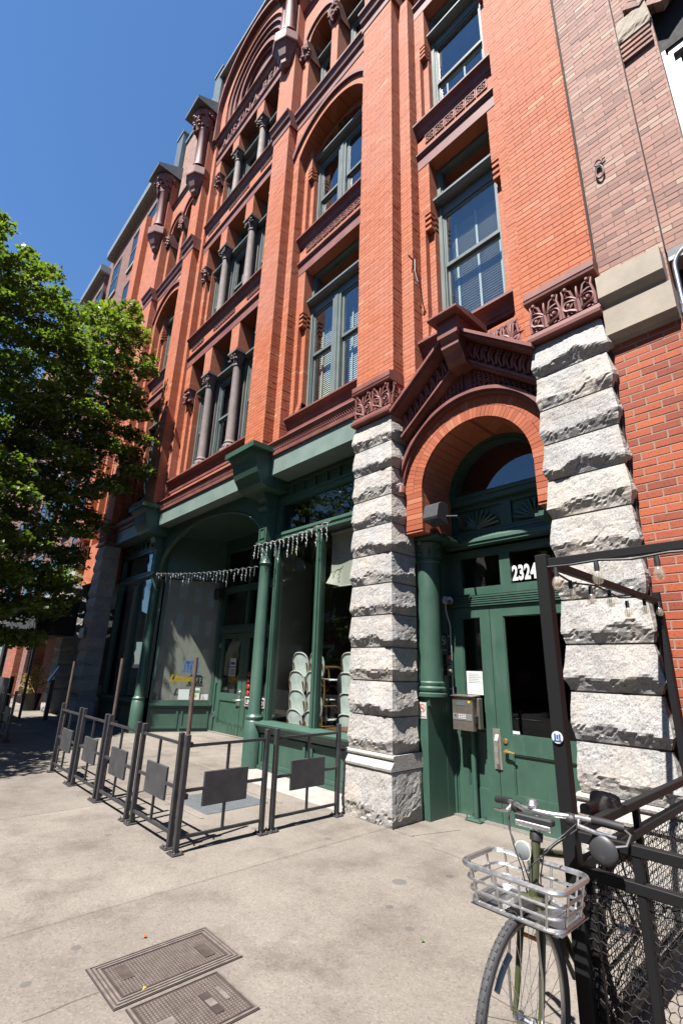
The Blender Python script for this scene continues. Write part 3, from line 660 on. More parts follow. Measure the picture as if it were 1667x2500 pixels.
# parapet behind the gable
m=MB(); m.box(XC-2.18,XC+2.18,5.3,5.6,20.0,22.2); m.build('parapet',M['brick'],BX)
MB().box(XC-2.3,XC+2.3,4.55,5.7,22.2,22.32).build('coping',M['coping'],BX)
m=MB()
for s in (-1,1): m.box(min(XC+s*2.0,XC+s*2.18),max(XC+s*2.0,XC+s*2.18),4.73,5.0,20.0,22.2)
n=20
pts=[(XC+2.05*math.cos(R(180-180*i/n)),zc+2.05*math.sin(R(180-180*i/n))) for i in range(n+1)]
for i in range(n):
    (xa,za),(xb,zb)=pts[i],pts[i+1]; m.add([(xa,4.76,za),(xb,4.76,zb),(xb,4.76,22.2),(xa,4.76,22.2),(xa,5.0,za),(xb,5.0,zb)],[(0,1,2,3),(0,4,5,1)])
m.build('gable_wall',M['brick'],BX)
# turret columns on the pilasters
def turret(a,b):
    xc=(a+b)/2; y=4.46
    o=part('turret')
    m=MB(); m.lathe([(.10,16.42),(.17,16.5),(.19,16.6),(.24,16.68),(.36,17.0),(.41,17.04),(.42,17.08),(.42,17.36),(.36,17.42),(.30,17.5)],(xc,y,0),8); m.build('corbel',M['terra'],o)
    for dx,dy in ((-.16,-.02),(.14,-.10)):
        m=MB(); m.lathe([(.2,17.5),(.2,17.58),(.165,17.62),(.16,19.15),(.18,19.18),(.18,19.22),(.15,19.25)],(xc+dx,y+dy,0),18); m.build('shaft',M['terra'],o,smooth=True)
    m=MB(); m.lathe([(.3,19.2),(.33,19.4),(.42,19.75),(.46,19.85),(.46,19.95)],(xc,y-.04,0),12)
    for k in range(50):
        A=rnd.uniform(0,2*math.pi); h=rnd.random(); r=.33+.12*h; m.ball((xc+r*math.cos(A),y-.04+r*math.sin(A),19.3+.45*h),.05,6,4)
    m.build('carved_capital',M['terra'],o,smooth=True)
    MB().box(a+.02,b-.02,Y1-.012,5.4,16.9,20.1).build('stone_backing',M['terra'],o)
    # blue-grey sheet metal hood and fin above
    MB().prof([(y-.62,20.0),(y-.62,20.12),(y+.3,20.62),(y+.6,20.62),(y+.6,19.96)],xc-.5,xc+.5).build('metal_hood',M['metalroof'],o)
    m=MB(); m.box(xc-.3,xc+.3,4.62,5.5,20.55,22.75); m.build('metal_fin',M['metalroof'],o); MB().box(xc-.33,xc+.33,4.58,5.5,22.75,22.85).build('fin_cap',M['coping'],o)
for a,b in PIL[1:3]+PIL[4:6]: turret(a,b)
# ---------------------------------------------------------------- granite piers
def rock(x0,x1,z0,z1,yf,yb,seed,amp=.054,nz=18,joint=.008):
    """one rock-faced block wrapped round left side, front and right side"""
    rg=random.Random(seed); L=yb-yf; W=x1-x0; path=[]
    nf=max(12,int(W/.022)); ns=max(6,int(L/.03))
    for i in range(ns): path.append((x0,yb-L*i/ns,-1,0,0))
    for i in range(nf+1):
        t=i/nf; path.append((x0+W*t,yf,0 if 0<i<nf else (-.7 if i==0 else .7),-1 if 0<i<nf else -.7,1))
    for i in range(1,ns+1): path.append((x1,yf+L*i/ns,1,0,2))
    n=len(path); V=[]; off=rg.uniform(0,100)
    for j in range(nz+1):
        t=j/nz; z=z0+joint+(z1-z0-2*joint)*t
        for i,(x,y,nx,ny,_) in enumerate(path):
            q=Vector((x*2.6+off,y*2.6,off)); 
            tb=.30+.22*noise.noise(Vector((x*3.4+off,y*3.4,3)))+.12*noise.noise(Vector((x*11+off,y*11,9)))
            tb=min(.62,max(.10,tb)); am=amp*(.8+.7*noise.noise(Vector((x*2.3,y*2.3,off))))
            e=min(t,1-t); fade=min(1,e*10)
            if t>tb: d=am*((1-t)/(1-tb)); wr=.30
            else: d=am*(t/tb)**1.25; wr=1.0
            vd=noise.voronoi(Vector((x*7+off,y*7,z*7)))[0]
            d+=fade*wr*(.020*(vd[0]-.35)-.016*max(0,.10-(vd[1]-vd[0]))/.10)
            d+=fade*(noise.fractal(Vector((x*7+off,y*7,z*7)),1.0,2.0,3)*.007*(.6+wr)+noise.noise(Vector((x*38,y*38,z*38+off)))*.0022)
            back=min(1,(yb-y)/.06) if nx in(-1,1) else 1
            d=max(-.004,d)*back
            V.append((x+nx*d,y+ny*d,z))
    F=[(j*n+i,j*n+i+1,(j+1)*n+i+1,(j+1)*n+i) for j in range(nz) for i in range(n-1)]
    F+=[tuple(range(n-1,-1,-1)),tuple(nz*n+i for i in range(n))]
    m=MB(); m.add(V,F); return m
def foliage(m,P,w,h,n,r=.03,seed=1):
    """carved scrolls: palmette, paired volutes, tendrils and buds; P(u,v) places panel coordinates (metres) in space"""
    rg=random.Random(seed)
    def stroke(pts,ra,rb,nn=5):
        k=len(pts); m.tube([P(a,b,c if len(q)>2 else 0) for q in pts for a,b,c in [(q+(0,))[:3]]],[ra+(rb-ra)*i/(k-1) for i in range(k)],nn)
    for i in range(n):
        cx=w*(i+.5)/n; a=w/n/2*.96; H=h
        stroke([(cx,.02*H),(cx,.2*H,.01),(cx,.42*H,.02)],r*1.7,r*.9,6)
        for an in (-62,-34,0,34,62):
            A=R(90-an); l=H*(.5-.0018*abs(an)); pts=[]
            for k in range(6):
                t=k/5; pts.append((cx+math.cos(A)*l*t+math.copysign(.1*H*t*t,an) if an else cx,.40*H+math.sin(A)*l*t-(.10*H*t*t if an else 0),.02*math.sin(t*3)))
            stroke(pts,r*.95,r*.45)
        for s in (-1,1):
            c0=(cx+s*a*.58,.36*H); R0=min(a*.40,.30*H); pts=[(cx+s*.03*H,.05*H),(cx+s*a*.2,.10*H,.01)]
            for k in range(14):
                t=k/13; A=R(-100+s*0+t*430)*1; rr=R0*(1-.66*t)
                pts.append((c0[0]+s*rr*math.cos(A),c0[1]+rr*math.sin(A),.012))
            stroke(pts,r*.95,r*.55); m.ball(P(c0[0],c0[1],.015),r*1.25,6,4)
            pts=[(cx+s*a*.18,.18*H),(cx+s*a*.22,.5*H,.015),(cx+s*a*.4,.78*H,.02),(cx+s*a*.62,.86*H,.015),(cx+s*a*.72,.74*H,.01),(cx+s*a*.6,.68*H)]
            stroke(pts,r*.8,r*.5)
            stroke([(cx+s*a*.95,.04*H),(cx+s*a*.98,.4*H,.01),(cx+s*a*.84,.72*H,.02),(cx+s*a*.93,.93*H,.01)],r*1.0,r*.5)
            m.ball(P(cx+s*a*.66,.9*H,.015),r*1.2,6,4); m.ball(P(cx+s*a*.84,.94*H,.01),r*.9,6,4)
    return m
COURSE=[(.69,1.08)]+[(1.08+.385*k,1.08+.385*(k+1)) for k in range(10)]
def granite_pier(x0,x1,yb,seed,sides=True):
    G=part('granite_pier'); yf=4.465
    MB().box(x0+.02,x1-.02,yf+.02,yb,.0,4.95).build('mortar_core',M['joint'],G)
    rock(x0-.035,x1+.035,-.02,.535,4.415,yb,seed+50,.04,22).build('plinth_block',M['granite'],G)
    m=MB(); pr=[(4.40,.535),(4.395,.56),(4.41,.58),(4.455,.635),(4.45,.645),(4.435,.65),(4.43,.668),(4.438,.685),(4.47,.692),(5.0,.692),(5.0,.535)]
    m.prof(pr,x0-.04,x1+.04); m.build('base_moulding',M['granite'],G)
    for k,(a,b) in enumerate(COURSE): rock(x0,x1,a,b,yf,yb,seed+k).build('granite_block',M['granite'],G)
    # terracotta capital
    C=part('pier_capital'); X0,X1=x0-.03,x1+.03
    m=MB(); m.prof([(4.42,4.955),(4.39,4.965),(4.385,5.0),(4.40,5.015),(4.425,5.03),(4.43,5.075),(5.2,5.075),(5.2,4.955)],X0,X1); m.build('lower_moulding',M['terra'],C)
    m=MB(); m.prof([(4.49,5.075),(4.53,5.2),(4.51,5.40),(4.47,5.46),(5.2,5.46),(5.2,5.075)],X0+.03,X1-.05); m.build('frieze_ground',M['terra'],C)
    m=MB(); m.prof([(4.43,5.46),(4.40,5.475),(4.395,5.50),(4.41,5.51),(4.40,5.525),(4.40,5.60),(4.52,5.64),(5.2,5.64),(5.2,5.46)],X0,X1); m.build('upper_moulding',M['terra'],C)
    foliage(MB(),lambda u,v,d=0:(X0+.03+u,4.462-d*1.2-.02*abs(v/.37-.35),5.085+v),X1-X0-.06,.37,2,.020,seed).build('carved_foliage',M['terra'],C,smooth=True)
    if sides:
        foliage(MB(),lambda u,v,d=0:(X1-.022+d*1.2,4.47+u,5.085+v),.30,.37,1,.019,seed+1).build('carved_foliage',M['terra'],C,smooth=True)
granite_pier(-4.60,-3.915,4.935,100)
granite_pier(-1.885,-1.20,5.02,200,False)
granite_pier(mir(-3.915),mir(-4.60),4.935,300)
granite_pier(mir(-1.20),mir(-1.885),5.02,400)
# ---------------------------------------------------------------- arched entrance 2324
AX,AZ,AR=-2.87,3.80,.752
E5=part('entrance_arch')
m=MB(); m.box(-3.9,AX-AR,Y2+.008,5.36,3.27,AZ); m.box(AX+AR,-1.93,Y2+.008,5.36,3.27,AZ); m.arch(AX,AZ,AR,1.012,Y2+.008,5.36,0,180,40); m.build('arch_core',M['brick'],E5)
# voussoirs: two staggered rings of separate bricks
for ring,(ra,rb,n) in enumerate(((AR-.002,AR+.130,46),(AR+.135,AR+.267,54))):
    for k in range(n):
        a0=math.pi*(k+.04)/n; a1=math.pi*(k+.96)/n; y0=Y2-.002+rnd.uniform(-.0015,.0015); V=[]
        for y in (y0,Y2+.03):
            for r,a in ((ra,a0),(rb,a0),(rb,a1),(ra,a1)): V.append((AX+r*math.cos(a),y,AZ+r*math.sin(a)))
        o=MB().add(V,[(0,1,2,3),(0,4,5,1),(1,5,6,2),(2,6,7,3),(3,7,4,0)]).build('brick',M['voussoir'],E5)
for s,(xa,xb) in enumerate(((-3.885,AX-AR),(AX+AR,-1.94))):      # leg courses
    for k in range(7):
        z=3.30+k*.0715; MB().box(xa+.003,xb+(.003 if s==0 else -.003),Y2-.002,Y2+.03,z+.003,z+.068).build('brick',M['voussoir'],E5)
# wall above the ring
m=MB(); n=24
pts=[(AX+1.02*math.cos(R(180-180*i/n)),AZ+1.02*math.sin(R(180-180*i/n))) for i in range(n+1)]
for i in range(n):
    (xa,za),(xb,zb)=pts[i],pts[i+1]
    m.add([(xa,4.74,za),(xb,4.74,zb),(xb,4.74,5.66),(xa,4.74,5.66),(xa,5.3,za),(xb,5.3,zb)],[(0,1,2,3),(0,4,5,1)])
m.build('arch_spandrel',M['terra'],E5)
m=MB(); m.arch(AX,AZ,1.022,1.058,4.67,4.76,8,172,36); m.arch(AX,AZ,1.058,1.10,4.63,4.76,8,172,36); m.build('arch_moulding',M['terra'],E5,smooth=True)
for s in (-1,1):
    m=MB(); m.lathe([(.06,-.06),(.055,0),(.035,.05)],(AX+s*1.04,4.65,AZ+.08),10); m.build('label_stop',M['terra'],E5,smooth=True)
# pediment
PED=part('door_pediment'); ax,az=-2.86,5.74
def rake(s,o0,o1,ya,yb,nm,foot):
    """bar parallel to the rake; o0,o1 = vertical offsets below the outer rake line"""
    fx=ax+s*foot; k=.80
    P=[(ax,az-o0),(fx,az-o0-foot*k),(fx,az-o1-foot*k),(ax,az-o1)]
    m=MB(); m.add([(x,ya,z) for x,z in P]+[(x,yb,z) for x,z in P],[(0,1,2,3),(7,6,5,4),(0,4,5,1),(1,5,6,2),(2,6,7,3),(3,7,4,0)]); m.build(nm,M['terra'],PED)
for s in (-1,1):
    rake(s,0,.045,4.37,4.9,'raking_cornice',1.0); rake(s,.047,.085,4.41,4.9,'raking_cornice',.98); rake(s,.087,.37,4.60,4.9,'carved_band',.965)
    rake(s,.372,.405,4.55,4.88,'inner_moulding',.96); rake(s,.407,.435,4.58,4.86,'inner_moulding',.955); rake(s,.437,.9,4.72,4.86,'lattice_ground',.95)
    # leaves on the band, curls on the lattice
    m=MB()
    for i in range(9):
        t=.12+.86*i/9; x=ax+s*t*.96; z=az-.23-t*.96*.8
        m.tube([(x,4.585,z-.09),(x+s*.02,4.56,z),(x+s*.05,4.57,z+.07),(x+s*.085,4.58,z+.05),(x+s*.075,4.575,z+.0)],[.022,.024,.018,.014,.012],5)
        m.tube([(x-s*.03,4.585,z-.08),(x-s*.05,4.565,z+.01),(x-s*.03,4.57,z+.09)],[.016,.018,.01],5); m.ball((x+s*.06,4.575,z+.02),.02,6,4)
    m.build('carved_leaves',M['terra'],PED,smooth=True)
    m=MB()
    for i in range(15):
        for j in range(6):
            u=.09+i*.062; x=ax+s*u; z=az-.48-u*.8-j*.075
            if math.hypot(x-AX,z-AZ)<1.13 or z<4.3: continue
            m.arch(x,z,.017,.029,4.69,4.725,0,360,8); m.ball((x+.03*s,4.70,z-.035),.015,5,3)
        x=ax+s*(.06+i*.062); zt=az-.45-(.06+i*.062)*.8; zb=max(AZ+math.sqrt(max(0,1.1**2-(x-AX)**2)),4.3)
        if zb<zt-.03: m.box(x-.006,x+.006,4.685,4.73,zb,zt)
    m.build('pierced_lattice',M['terra'],PED,smooth=True,kind='stuff')
m=MB(); m.box(ax-.145,ax+.145,4.31,4.75,5.55,5.80); m.prof([(4.31,5.55),(4.36,5.5),(4.36,5.42),(4.42,5.36),(4.46,5.27),(4.52,5.22),(4.75,5.2),(4.75,5.55)],ax-.125,ax+.125); m.build('apex_block',M['terra'],PED)
MB().prof([(4.22,5.80),(4.20,5.815),(4.20,5.84),(4.5,5.9),(4.9,5.9),(4.9,5.80)],ax-.22,ax+.22).build('apex_cap',M['terra'],PED)
m=MB(); foliage(m,lambda u,v,d=0:(-2.55+u,4.735-d,5.22+v),.42,.42,2,.022,9); m.build('carved_rosette',M['terra'],PED,smooth=True)
# green timber work inside the arch
EN=part('entrance_screen'); g=M['green']; DY=5.48
m=MB(); m.arch(AX-.02,3.83,.66,.84,5.34,5.50,0,180,40); m.arch(AX-.02,3.83,.70,.74,5.315,5.34,0,180,40); m.arch(AX-.02,3.83,.78,.80,5.32,5.34,0,180,40); m.build('fanlight_frame',g,EN,smooth=True)
n=28; c=(AX-.02,3.83); V=[(c[0]+.665*math.cos(math.pi*i/n),5.43,c[1]+.665*math.sin(math.pi*i/n)) for i in range(n+1)]
MB().add(V,[tuple(range(n+1))]).build('fanlight_pane',M['glass'],EN)
m=MB(); m.box(-3.72,-2.02,5.36,5.52,3.73,3.86); m.box(-3.72,-2.02,5.34,5.37,3.80,3.83); m.build('fanlight_rail',g,EN)
MB().box(-3.8,-1.95,5.465,5.56,3.27,3.73).build('panel_board',g,EN)
m=MB()
for (a,b,za,zb) in ((-3.68,-3.60,3.34,3.73),(-2.93,-2.79,3.37,3.66),(-2.16,-2.05,3.34,3.73)): m.box(a,b,5.43,5.465,za,zb)
m.box(-3.6,-2.16,5.43,5.465,3.66,3.73); m.box(-3.6,-2.16,5.43,5.465,3.34,3.37); m.build('panel_frame',g,EN)
for cx in (-3.265,-2.475):
    m=MB()
    for k in range(11):
        A=R(12+156*k/10); m.tube([(cx+.04*math.cos(A),5.452,3.39+.03*math.sin(A)),(cx+.17*math.cos(A),5.425,3.39+.13*math.sin(A)),(cx+.30*math.cos(A),5.447,3.39+.24*math.sin(A))],[.012,.022,.018],5)
    m.ball((cx,5.445,3.41),.045,8,5,(1.2,.6,1)); m.build('carved_shell',g,EN,smooth=True)
m=MB(); m.prof([(5.47,3.37),(5.44,3.365),(5.435,3.34),(5.415,3.33),(5.41,3.305),(5.39,3.285),(5.37,3.245),(5.36,3.235),(5.355,3.195),(5.37,3.185),(5.37,3.155),(5.5,3.15),(5.5,3.37)],-3.74,-1.97); m.build('transom_cornice',g,EN)
m=MB(); m.box(-3.77,-3.60,DY,5.58,2.42,3.12); m.box(-3.03,-2.89,DY+.001,5.58,2.63,3.03); m.box(-2.32,-2.0,DY,5.58,2.42,3.12); m.box(-3.60,-2.32,DY,5.58,3.03,3.12); m.box(-3.60,-2.32,DY,5.58,2.53,2.63); m.build('transom_frame',g,EN)
for a,b in ((-3.60,-3.03),(-2.89,-2.32)): MB().box(a,b,5.525,5.53,2.63,3.03).build('transom_pane',M['shopglass'],EN)
m=MB(); m.box(-3.77,-2.0,5.455,5.58,2.39,2.52)
for k in range(4): m.box(-3.77,-2.0,5.435+.004*k,5.456,2.495-.026*k,2.51-.026*k)
m.build('reeded_rail',g,EN)
put_text('street_number','2324',.245,(-2.885,5.518,2.675),(1,0,0),(0,0,1),M['white'],EN,extrude=.002,bold=.010,xs=.60,spacing=1.06)
def door_leaf(x0,x1,gx0,gx1,y,z0,z1,gz0,gz1,pz0,pz1,parent,glassm='shopglass',th=.05):
    D=part('door',parent); m=MB()
    m.box(x0,gx0,y,y+th,z0,z1); m.box(gx1,x1,y,y+th,z0,z1); m.box(gx0,gx1,y,y+th,gz1,z1); m.box(gx0,gx1,y,y+th,pz1,gz0); m.box(gx0,gx1,y,y+th,z0,pz0); m.build('leaf',M['green'],D)
    m=MB(); b=.012
    for (p,q,r,s) in ((gx0,gx1,gz0,gz0+b),(gx0,gx1,gz1-b,gz1),(gx0,gx0+b,gz0+b,gz1-b),(gx1-b,gx1,gz0+b,gz1-b)): m.box(p,q,y+.01,y+.035,r,s)
    m.build('glazing_bead',M['green'],D)
    MB().box(gx0,gx1,y+.025,y+.03,gz0,gz1).build('pane',M[glassm],D)
    m=MB(); m.box(gx0,gx1,y+.022,y+.045,pz0,pz1); m.build('panel',M['green'],D)
    m=MB()
    for (p,q,r,s) in ((gx0,gx1,pz0,pz0+.014),(gx0,gx1,pz1-.014,pz1),(gx0,gx0+.014,pz0+.014,pz1-.014),(gx1-.014,gx1,pz0+.014,pz1-.014)): m.box(p,q,y+.006,y+.03,r,s)
    m.build('panel_moulding',M['green'],D); return D
d1=door_leaf(-3.765,-3.212,-3.615,-3.345,DY,.02,2.385,.93,2.25,.32,.74,EN); d2=door_leaf(-3.205,-2.0,-3.035,-2.20,DY,.02,2.385,.93,2.25,.32,.74,EN)
m=MB(); m.box(-3.258,-3.165,DY-.012,DY+.001,.56,.98); m.prof([(DY-.012,.60),(DY-.05,.62),(DY-.055,.74),(DY-.045,.80),(DY-.05,.86),(DY-.012,.92)],-3.225,-3.185); m.build('latch_guard',M['nickel'],d2)
m=MB(); m.lathe([(.028,0),(.028,.012),(.02,.016)],(-3.11,DY,.86),12,Vector((0,-1,0))); m.lathe([(.022,0),(.02,.05)],(-3.10,DY,.755),10,Vector((0,-1,0))); m.tube([(-3.10,DY-.05,.755),(-3.04,DY-.055,.757),(-2.985,DY-.05,.75)],[.013,.012,.009],8); m.build('lever_handle',M['brass'],d2,smooth=True)
MB().box(-3.03,-2.94,DY+.018,DY+.021,.945,.975).build('sticker',M['paper'],d2)
MB().box(-3.8,-1.9,5.40,5.60,-.01,.018).build('threshold',M['nickel'],EN)
# jamb pedestals, columns and brackets on both sides
for s,xo in ((1,-3.79),(-1,-2*1.0-3.79+3.79+.06)):
    X=(lambda a:a) if s==1 else (lambda a:2*-2.87-a)
    bx=lambda m,a,b,*k:m.box(min(X(a),X(b)),max(X(a),X(b)),*k)
    m=MB(); bx(m,-4.0,-3.79,4.95,5.30,0,1.30); bx(m,-4.0,-3.787,5.30,5.60,0,3.27); bx(m,-3.79,-3.765,5.44,5.47,0,2.52); bx(m,-3.79,-3.75,5.47,5.6,0,3.12); m.build('jamb',g,EN)
    m=MB(); cx=X(-3.845); cy=5.105
    m.lathe([(.19,1.30),(.19,1.335),(.165,1.35),(.18,1.375),(.18,1.40),(.158,1.42),(.165,1.44),(.165,1.46),(.150,1.475),(.146,2.93),(.16,2.945),(.16,2.97),(.15,2.98)],(cx,cy,0),24)
    m.build('column',g,EN,smooth=True)
    m=MB(); m.lathe([(.15,2.98),(.16,3.08),(.2,3.17),(.2,3.19)],(cx,cy,0),20)
    for k in range(24):
        A=2*math.pi*k/8; m.ball((cx+.165*math.cos(A),cy+.165*math.sin(A),3.03+.05*(k//8)),.026,6,4)
    m.ball((cx+.02,cy-.19,3.19),.045,8,5); m.build('column_capital',g,EN,smooth=True)
    m=MB(); bx(m,-4.06,-3.5,4.88,5.40,3.205,3.24); bx(m,-4.03,-3.53,4.91,5.40,3.24,3.268); m.build('abacus',g,EN)
    m=MB(); m.prof([(4.96,1.31),(4.955,1.30),(4.95,1.28),(4.96,1.2),(5.0,1.18),(5.0,1.31)],min(X(-3.86),X(-3.76)),max(X(-3.86),X(-3.76))); m.build('pedestal_stop',g,EN)
# ---------------------------------------------------------------- shop fronts
def beam(x0,x1):
    MB().box(x0,x1,4.685,5.3,4.965,5.335).build('shopfront_beam',M['green_pale'],BX)
    m=MB(); m.prof([(4.62,5.60),(4.60,5.595),(4.595,5.57),(4.615,5.555),(4.62,5.53),(4.655,5.50),(4.66,5.40),(4.64,5.38),(4.645,5.335),(5.2,5.335),(5.2,5.60)],x0,x1); m.build('string_course',M['terra'],BX)
    m=MB()
    for k in range(int((x1-x0)/.052)): m.ball((x0+.03+.052*k,4.65,5.45),.017,6,4); m.box(x0+.012+.052*k,x0+.03+.052*k,4.635,4.66,5.475,5.50) if True else 0
    m.build('beaded_carving',M['terra'],BX,smooth=True,kind='stuff')
for a,b in ((-7.15,-4.61),(-12.16,-7.80),(mir(-4.61),mir(-7.15))): beam(a,b)
for bn in (4,2):
    c=sum(BAY[bn])/2; l2=1.06; MB().box(c-l2,c+l2,Y3,5.5,5.6,5.86).build('spandrel',M['brick'],BX); sill(c-l2,c+l2,6.145,Y3,.12,.32)
MB().box(XC-1.98,XC+1.98,Y3b,5.5,5.6,5.86).build('spandrel',M['brick'],BX); sill(XC-1.98,XC+1.98,6.145,Y3b,.13,.32)
for xc_ in (-7.475,mir(-7.475)):     # big timber consoles under the pilasters
    m=MB(); m.box(xc_-.50,xc_+.50,4.20,5.2,5.40,5.50); m.prof([(4.24,5.40),(4.26,5.33),(4.33,5.27),(4.36,5.1),(4.40,4.98),(4.47,4.88),(4.50,4.80),(4.62,4.74),(5.2,4.74),(5.2,5.40)],xc_-.40,xc_+.40); m.build('console',M['green'],BX)
    m=MB(); m.prof([(4.74,4.74),(4.78,4.62),(4.86,4.56),(4.80,4.46),(4.86,4.40),(5.2,4.40),(5.2,4.74)],xc_-.13,xc_+.13); m.box(xc_-.125,xc_+.125,4.87,5.2,3.80,4.40); m.box(xc_-.15,xc_+.15,4.85,5.2,4.38,4.43); m.box(xc_-.15,xc_+.15,4.84,5.2,3.76,3.80)
    for za,zb in ((3.86,4.06),(4.10,4.34)): 
        m.box(xc_-.085,xc_+.085,4.855,4.872,za,za+.018); m.box(xc_-.085,xc_+.085,4.855,4.872,zb-.018,zb); m.box(xc_-.085,xc_-.067,4.855,4.872,za+.018,zb-.018); m.box(xc_+.067,xc_+.085,4.855,4.872,za+.018,zb-.018)
    m.build('bracket_pier',M['green'],BX)
    m=MB(); m.lathe([(.155,0),(.155,.70),(.14,.72),(.15,.745),(.15,.775),(.125,.80),(.112,.83),(.104,3.36),(.118,3.375),(.125,3.40),(.11,3.42),(.105,3.55),(.13,3.70),(.14,3.76)],(xc_,5.0,0),24); m.build('iron_column',M['green'],BX,smooth=True)
def shop_window(x0,x1,mx,parent):
    g=M['green']; y=5.09
    m=MB(); m.box(x0,x0+.10,y,5.2,.72,4.62); m.box(x1-.10,x1,y,5.2,.72,4.62); m.box(mx-.065,mx+.065,y,5.2,.72,3.78); m.box(mx-.03,mx+.03,y-.025,y,.72,3.78); m.box(x0+.03,x0+.07,y-.02,y,.72,4.5); m.build('shop_frame',g,parent)
    m=MB(); m.prof([(4.94,.70),(4.925,.685),(4.93,.655),(4.96,.64),(4.975,.60),(4.99,.59),(5.0,.55),(5.05,.54),(5.2,.54),(5.2,.725),(5.06,.725)],x0-.08,x1); m.build('shop_sill',g,parent)
    m=MB(); m.box(x0,x1,5.06,5.2,0,.54)
    for a,b in ((x0+.03,mx-.05),(mx+.05,x1-.03)):
        for (p,q,r,s) in ((a,b,.47,.52),(a,b,.06,.11),(a,a+.06,.11,.47),(b-.06,b,.11,.47)): m.box(p,q,5.03,5.06,r,s)
    m.box(x0,x1,5.015,5.06,0,.055); m.build('stall_riser',g,parent)
    m=MB(); m.prof([(5.09,3.965),(5.04,3.955),(5.03,3.90),(5.05,3.885),(5.045,3.82),(5.08,3.79),(5.2,3.78),(5.2,3.97)],x0+.02,x1); m.build('transom_bar',g,parent)
    m=MB(); m.box(x0+.1,x1-.1,y,5.2,4.52,4.62); m.box(x0,x1,5.12,5.25,4.62,4.965)
    for k in range(9):
        xx=x0+.1+(x1-x0-.2)*k/8; m.box(xx-.02,xx+.02,5.08,5.12,4.66,4.86)
    m.box(x0,x1,5.07,5.12,4.62,4.66); m.box(x0,x1,5.07,5.12,4.86,4.90); m.build('shop_head',g,parent)
    for a,b in ((x0+.10,mx-.065),(mx+.065,x1-.10)): MB().box(a,b,5.14,5.146,.725,3.78).build('pane',M['shopglass'],parent)
    MB().box(x0+.1,x1-.1,5.14,5.146,3.97,4.52).build('pane',M['shopglass'],parent)
SF4=part('shop_front'); shop_window(-7.33,-4.55,-6.07,SF4); SF2=part('shop_front'); shop_window(mir(-4.55),mir(-7.33),mir(-6.07),SF2)
# vestibule of the middle bay: arched board, raked side windows, back wall with doors
V3=part('vestibule'); g=M['green']
m=MB(); n=28; xa_,xb_=-12.36,-7.60; P=[]
for i in range(n+1):
    t=i/n; x=xa_+(xb_-xa_)*t; u=2*t-1; P.append((x,3.84+.96*math.sqrt(max(0,1-u*u))))
for i in range(n):
    (x1_,z1_),(x2_,z2_)=P[i],P[i+1]; m.add([(x1_,4.98,z1_),(x2_,4.98,z2_),(x2_,4.98,4.965),(x1_,4.98,4.965),(x1_,5.06,z1_),(x2_,5.06,z2_),(x1_,5.06,4.965),(x2_,5.06,4.965)],[(0,1,2,3),(0,4,5,1),(4,6,7,5)])
m.build('arched_board',g,V3)
m=MB(); m.tube([(x,4.97,z+.01) for x,z in P],.022,6); m.tube([(x,4.975,z+.06) for x,z in P[1:-1]],.012,5); m.build('arch_bead',g,V3,smooth=True)
MB().box(-12.55,-7.4,5.06,6.75,4.86,4.96).build('soffit',g,V3)
BY=6.58
def rakewall(xo,yo,xi,yi,flip):
    d=Vector((xi-xo,yi-yo,0)); L=d.length; d.normalize(); nn=Vector((-d.y,d.x,0))*(1 if flip else -1)
    def bx(m,a,b,c,e,z0,z1):
        C=[Vector((xo,yo,0))+d*p+nn*q for p in (a,b) for q in (c,e)]
        m.add([tuple(C[i]+Vector((0,0,z))) for z in (z0,z1) for i in (0,1,3,2)],[(0,1,2,3),(7,6,5,4),(0,4,5,1),(1,5,6,2),(2,6,7,3),(3,7,4,0)])
    S=part('side_window',V3)
    m=MB(); bx(m,0,.07,-.03,.05,.66,3.9); bx(m,L-.07,L,-.03,.05,.66,3.9); bx(m,.07,L-.07,-.03,.05,3.74,3.9); bx(m,.07,L-.07,-.03,.05,.66,.72); bx(m,0,L,0,.05,3.9,4.86); m.build('frame',M['green'],S)
    m=MB(); bx(m,0,L,-.06,.04,.60,.66); m.build('shop_sill',M['green'],S)
    m=MB(); bx(m,0,L,0,.06,0,.60); 
    for a,b in ((.05,L/2-.03),(L/2+.03,L-.05)): bx(m,a,b,-.02,0,.48,.53); bx(m,a,b,-.02,0,.08,.13); bx(m,a,a+.05,-.02,0,.13,.48); bx(m,b-.05,b,-.02,0,.13,.48)
    m.build('stall_riser',M['green'],S)
    m=MB(); bx(m,.07,L-.07,.01,.016,.72,3.74); m.build('pane',M['shopglass'],S)
    m=MB(); bx(m,.03,L-.03,.10,.104,.72,3.72); m.build('roller_shade',M['cream'],S)
    return S,(Vector((xo,yo,0)),d,nn,L)
S3,(so_,sd_,sn_,sl_)=rakewall(-12.46,5.25,-11.80,BY,True)
rakewall(-7.52,5.25,-8.16,BY,False)
m=MB(); m.box(-11.86,-11.68,BY,BY+.14,0,4.86); m.box(-9.36,-8.1,BY,BY+.14,0,4.86); m.box(-11.68,-9.36,BY,BY+.14,2.36,2.56); m.box(-11.68,-9.36,BY-.03,BY,2.42,2.5); m.box(-11.68,-9.36,BY,BY+.14,3.4,3.56); m.box(-11.68,-9.36,BY,BY+.14,4.5,4.86); m.box(-10.56,-10.46,BY+.002,BY+.14,2.56,3.4); m.box(-10.56,-10.46,BY+.002,BY+.14,3.56,4.5); m.build('door_frame',g,V3)
for a,b in ((-11.68,-10.56),(-10.46,-9.36)):
    for za,zb in ((2.56,3.4),(3.56,4.5)): MB().box(a,b,BY+.06,BY+.066,za,zb).build('pane',M['shopglass'],V3)
e1=door_leaf(-11.67,-10.53,-11.49,-10.70,BY+.03,.03,2.35,.92,2.24,.22,.76,V3); e2=door_leaf(-10.51,-9.37,-10.33,-9.55,BY+.03,.03,2.35,.92,2.24,.22,.76,V3)
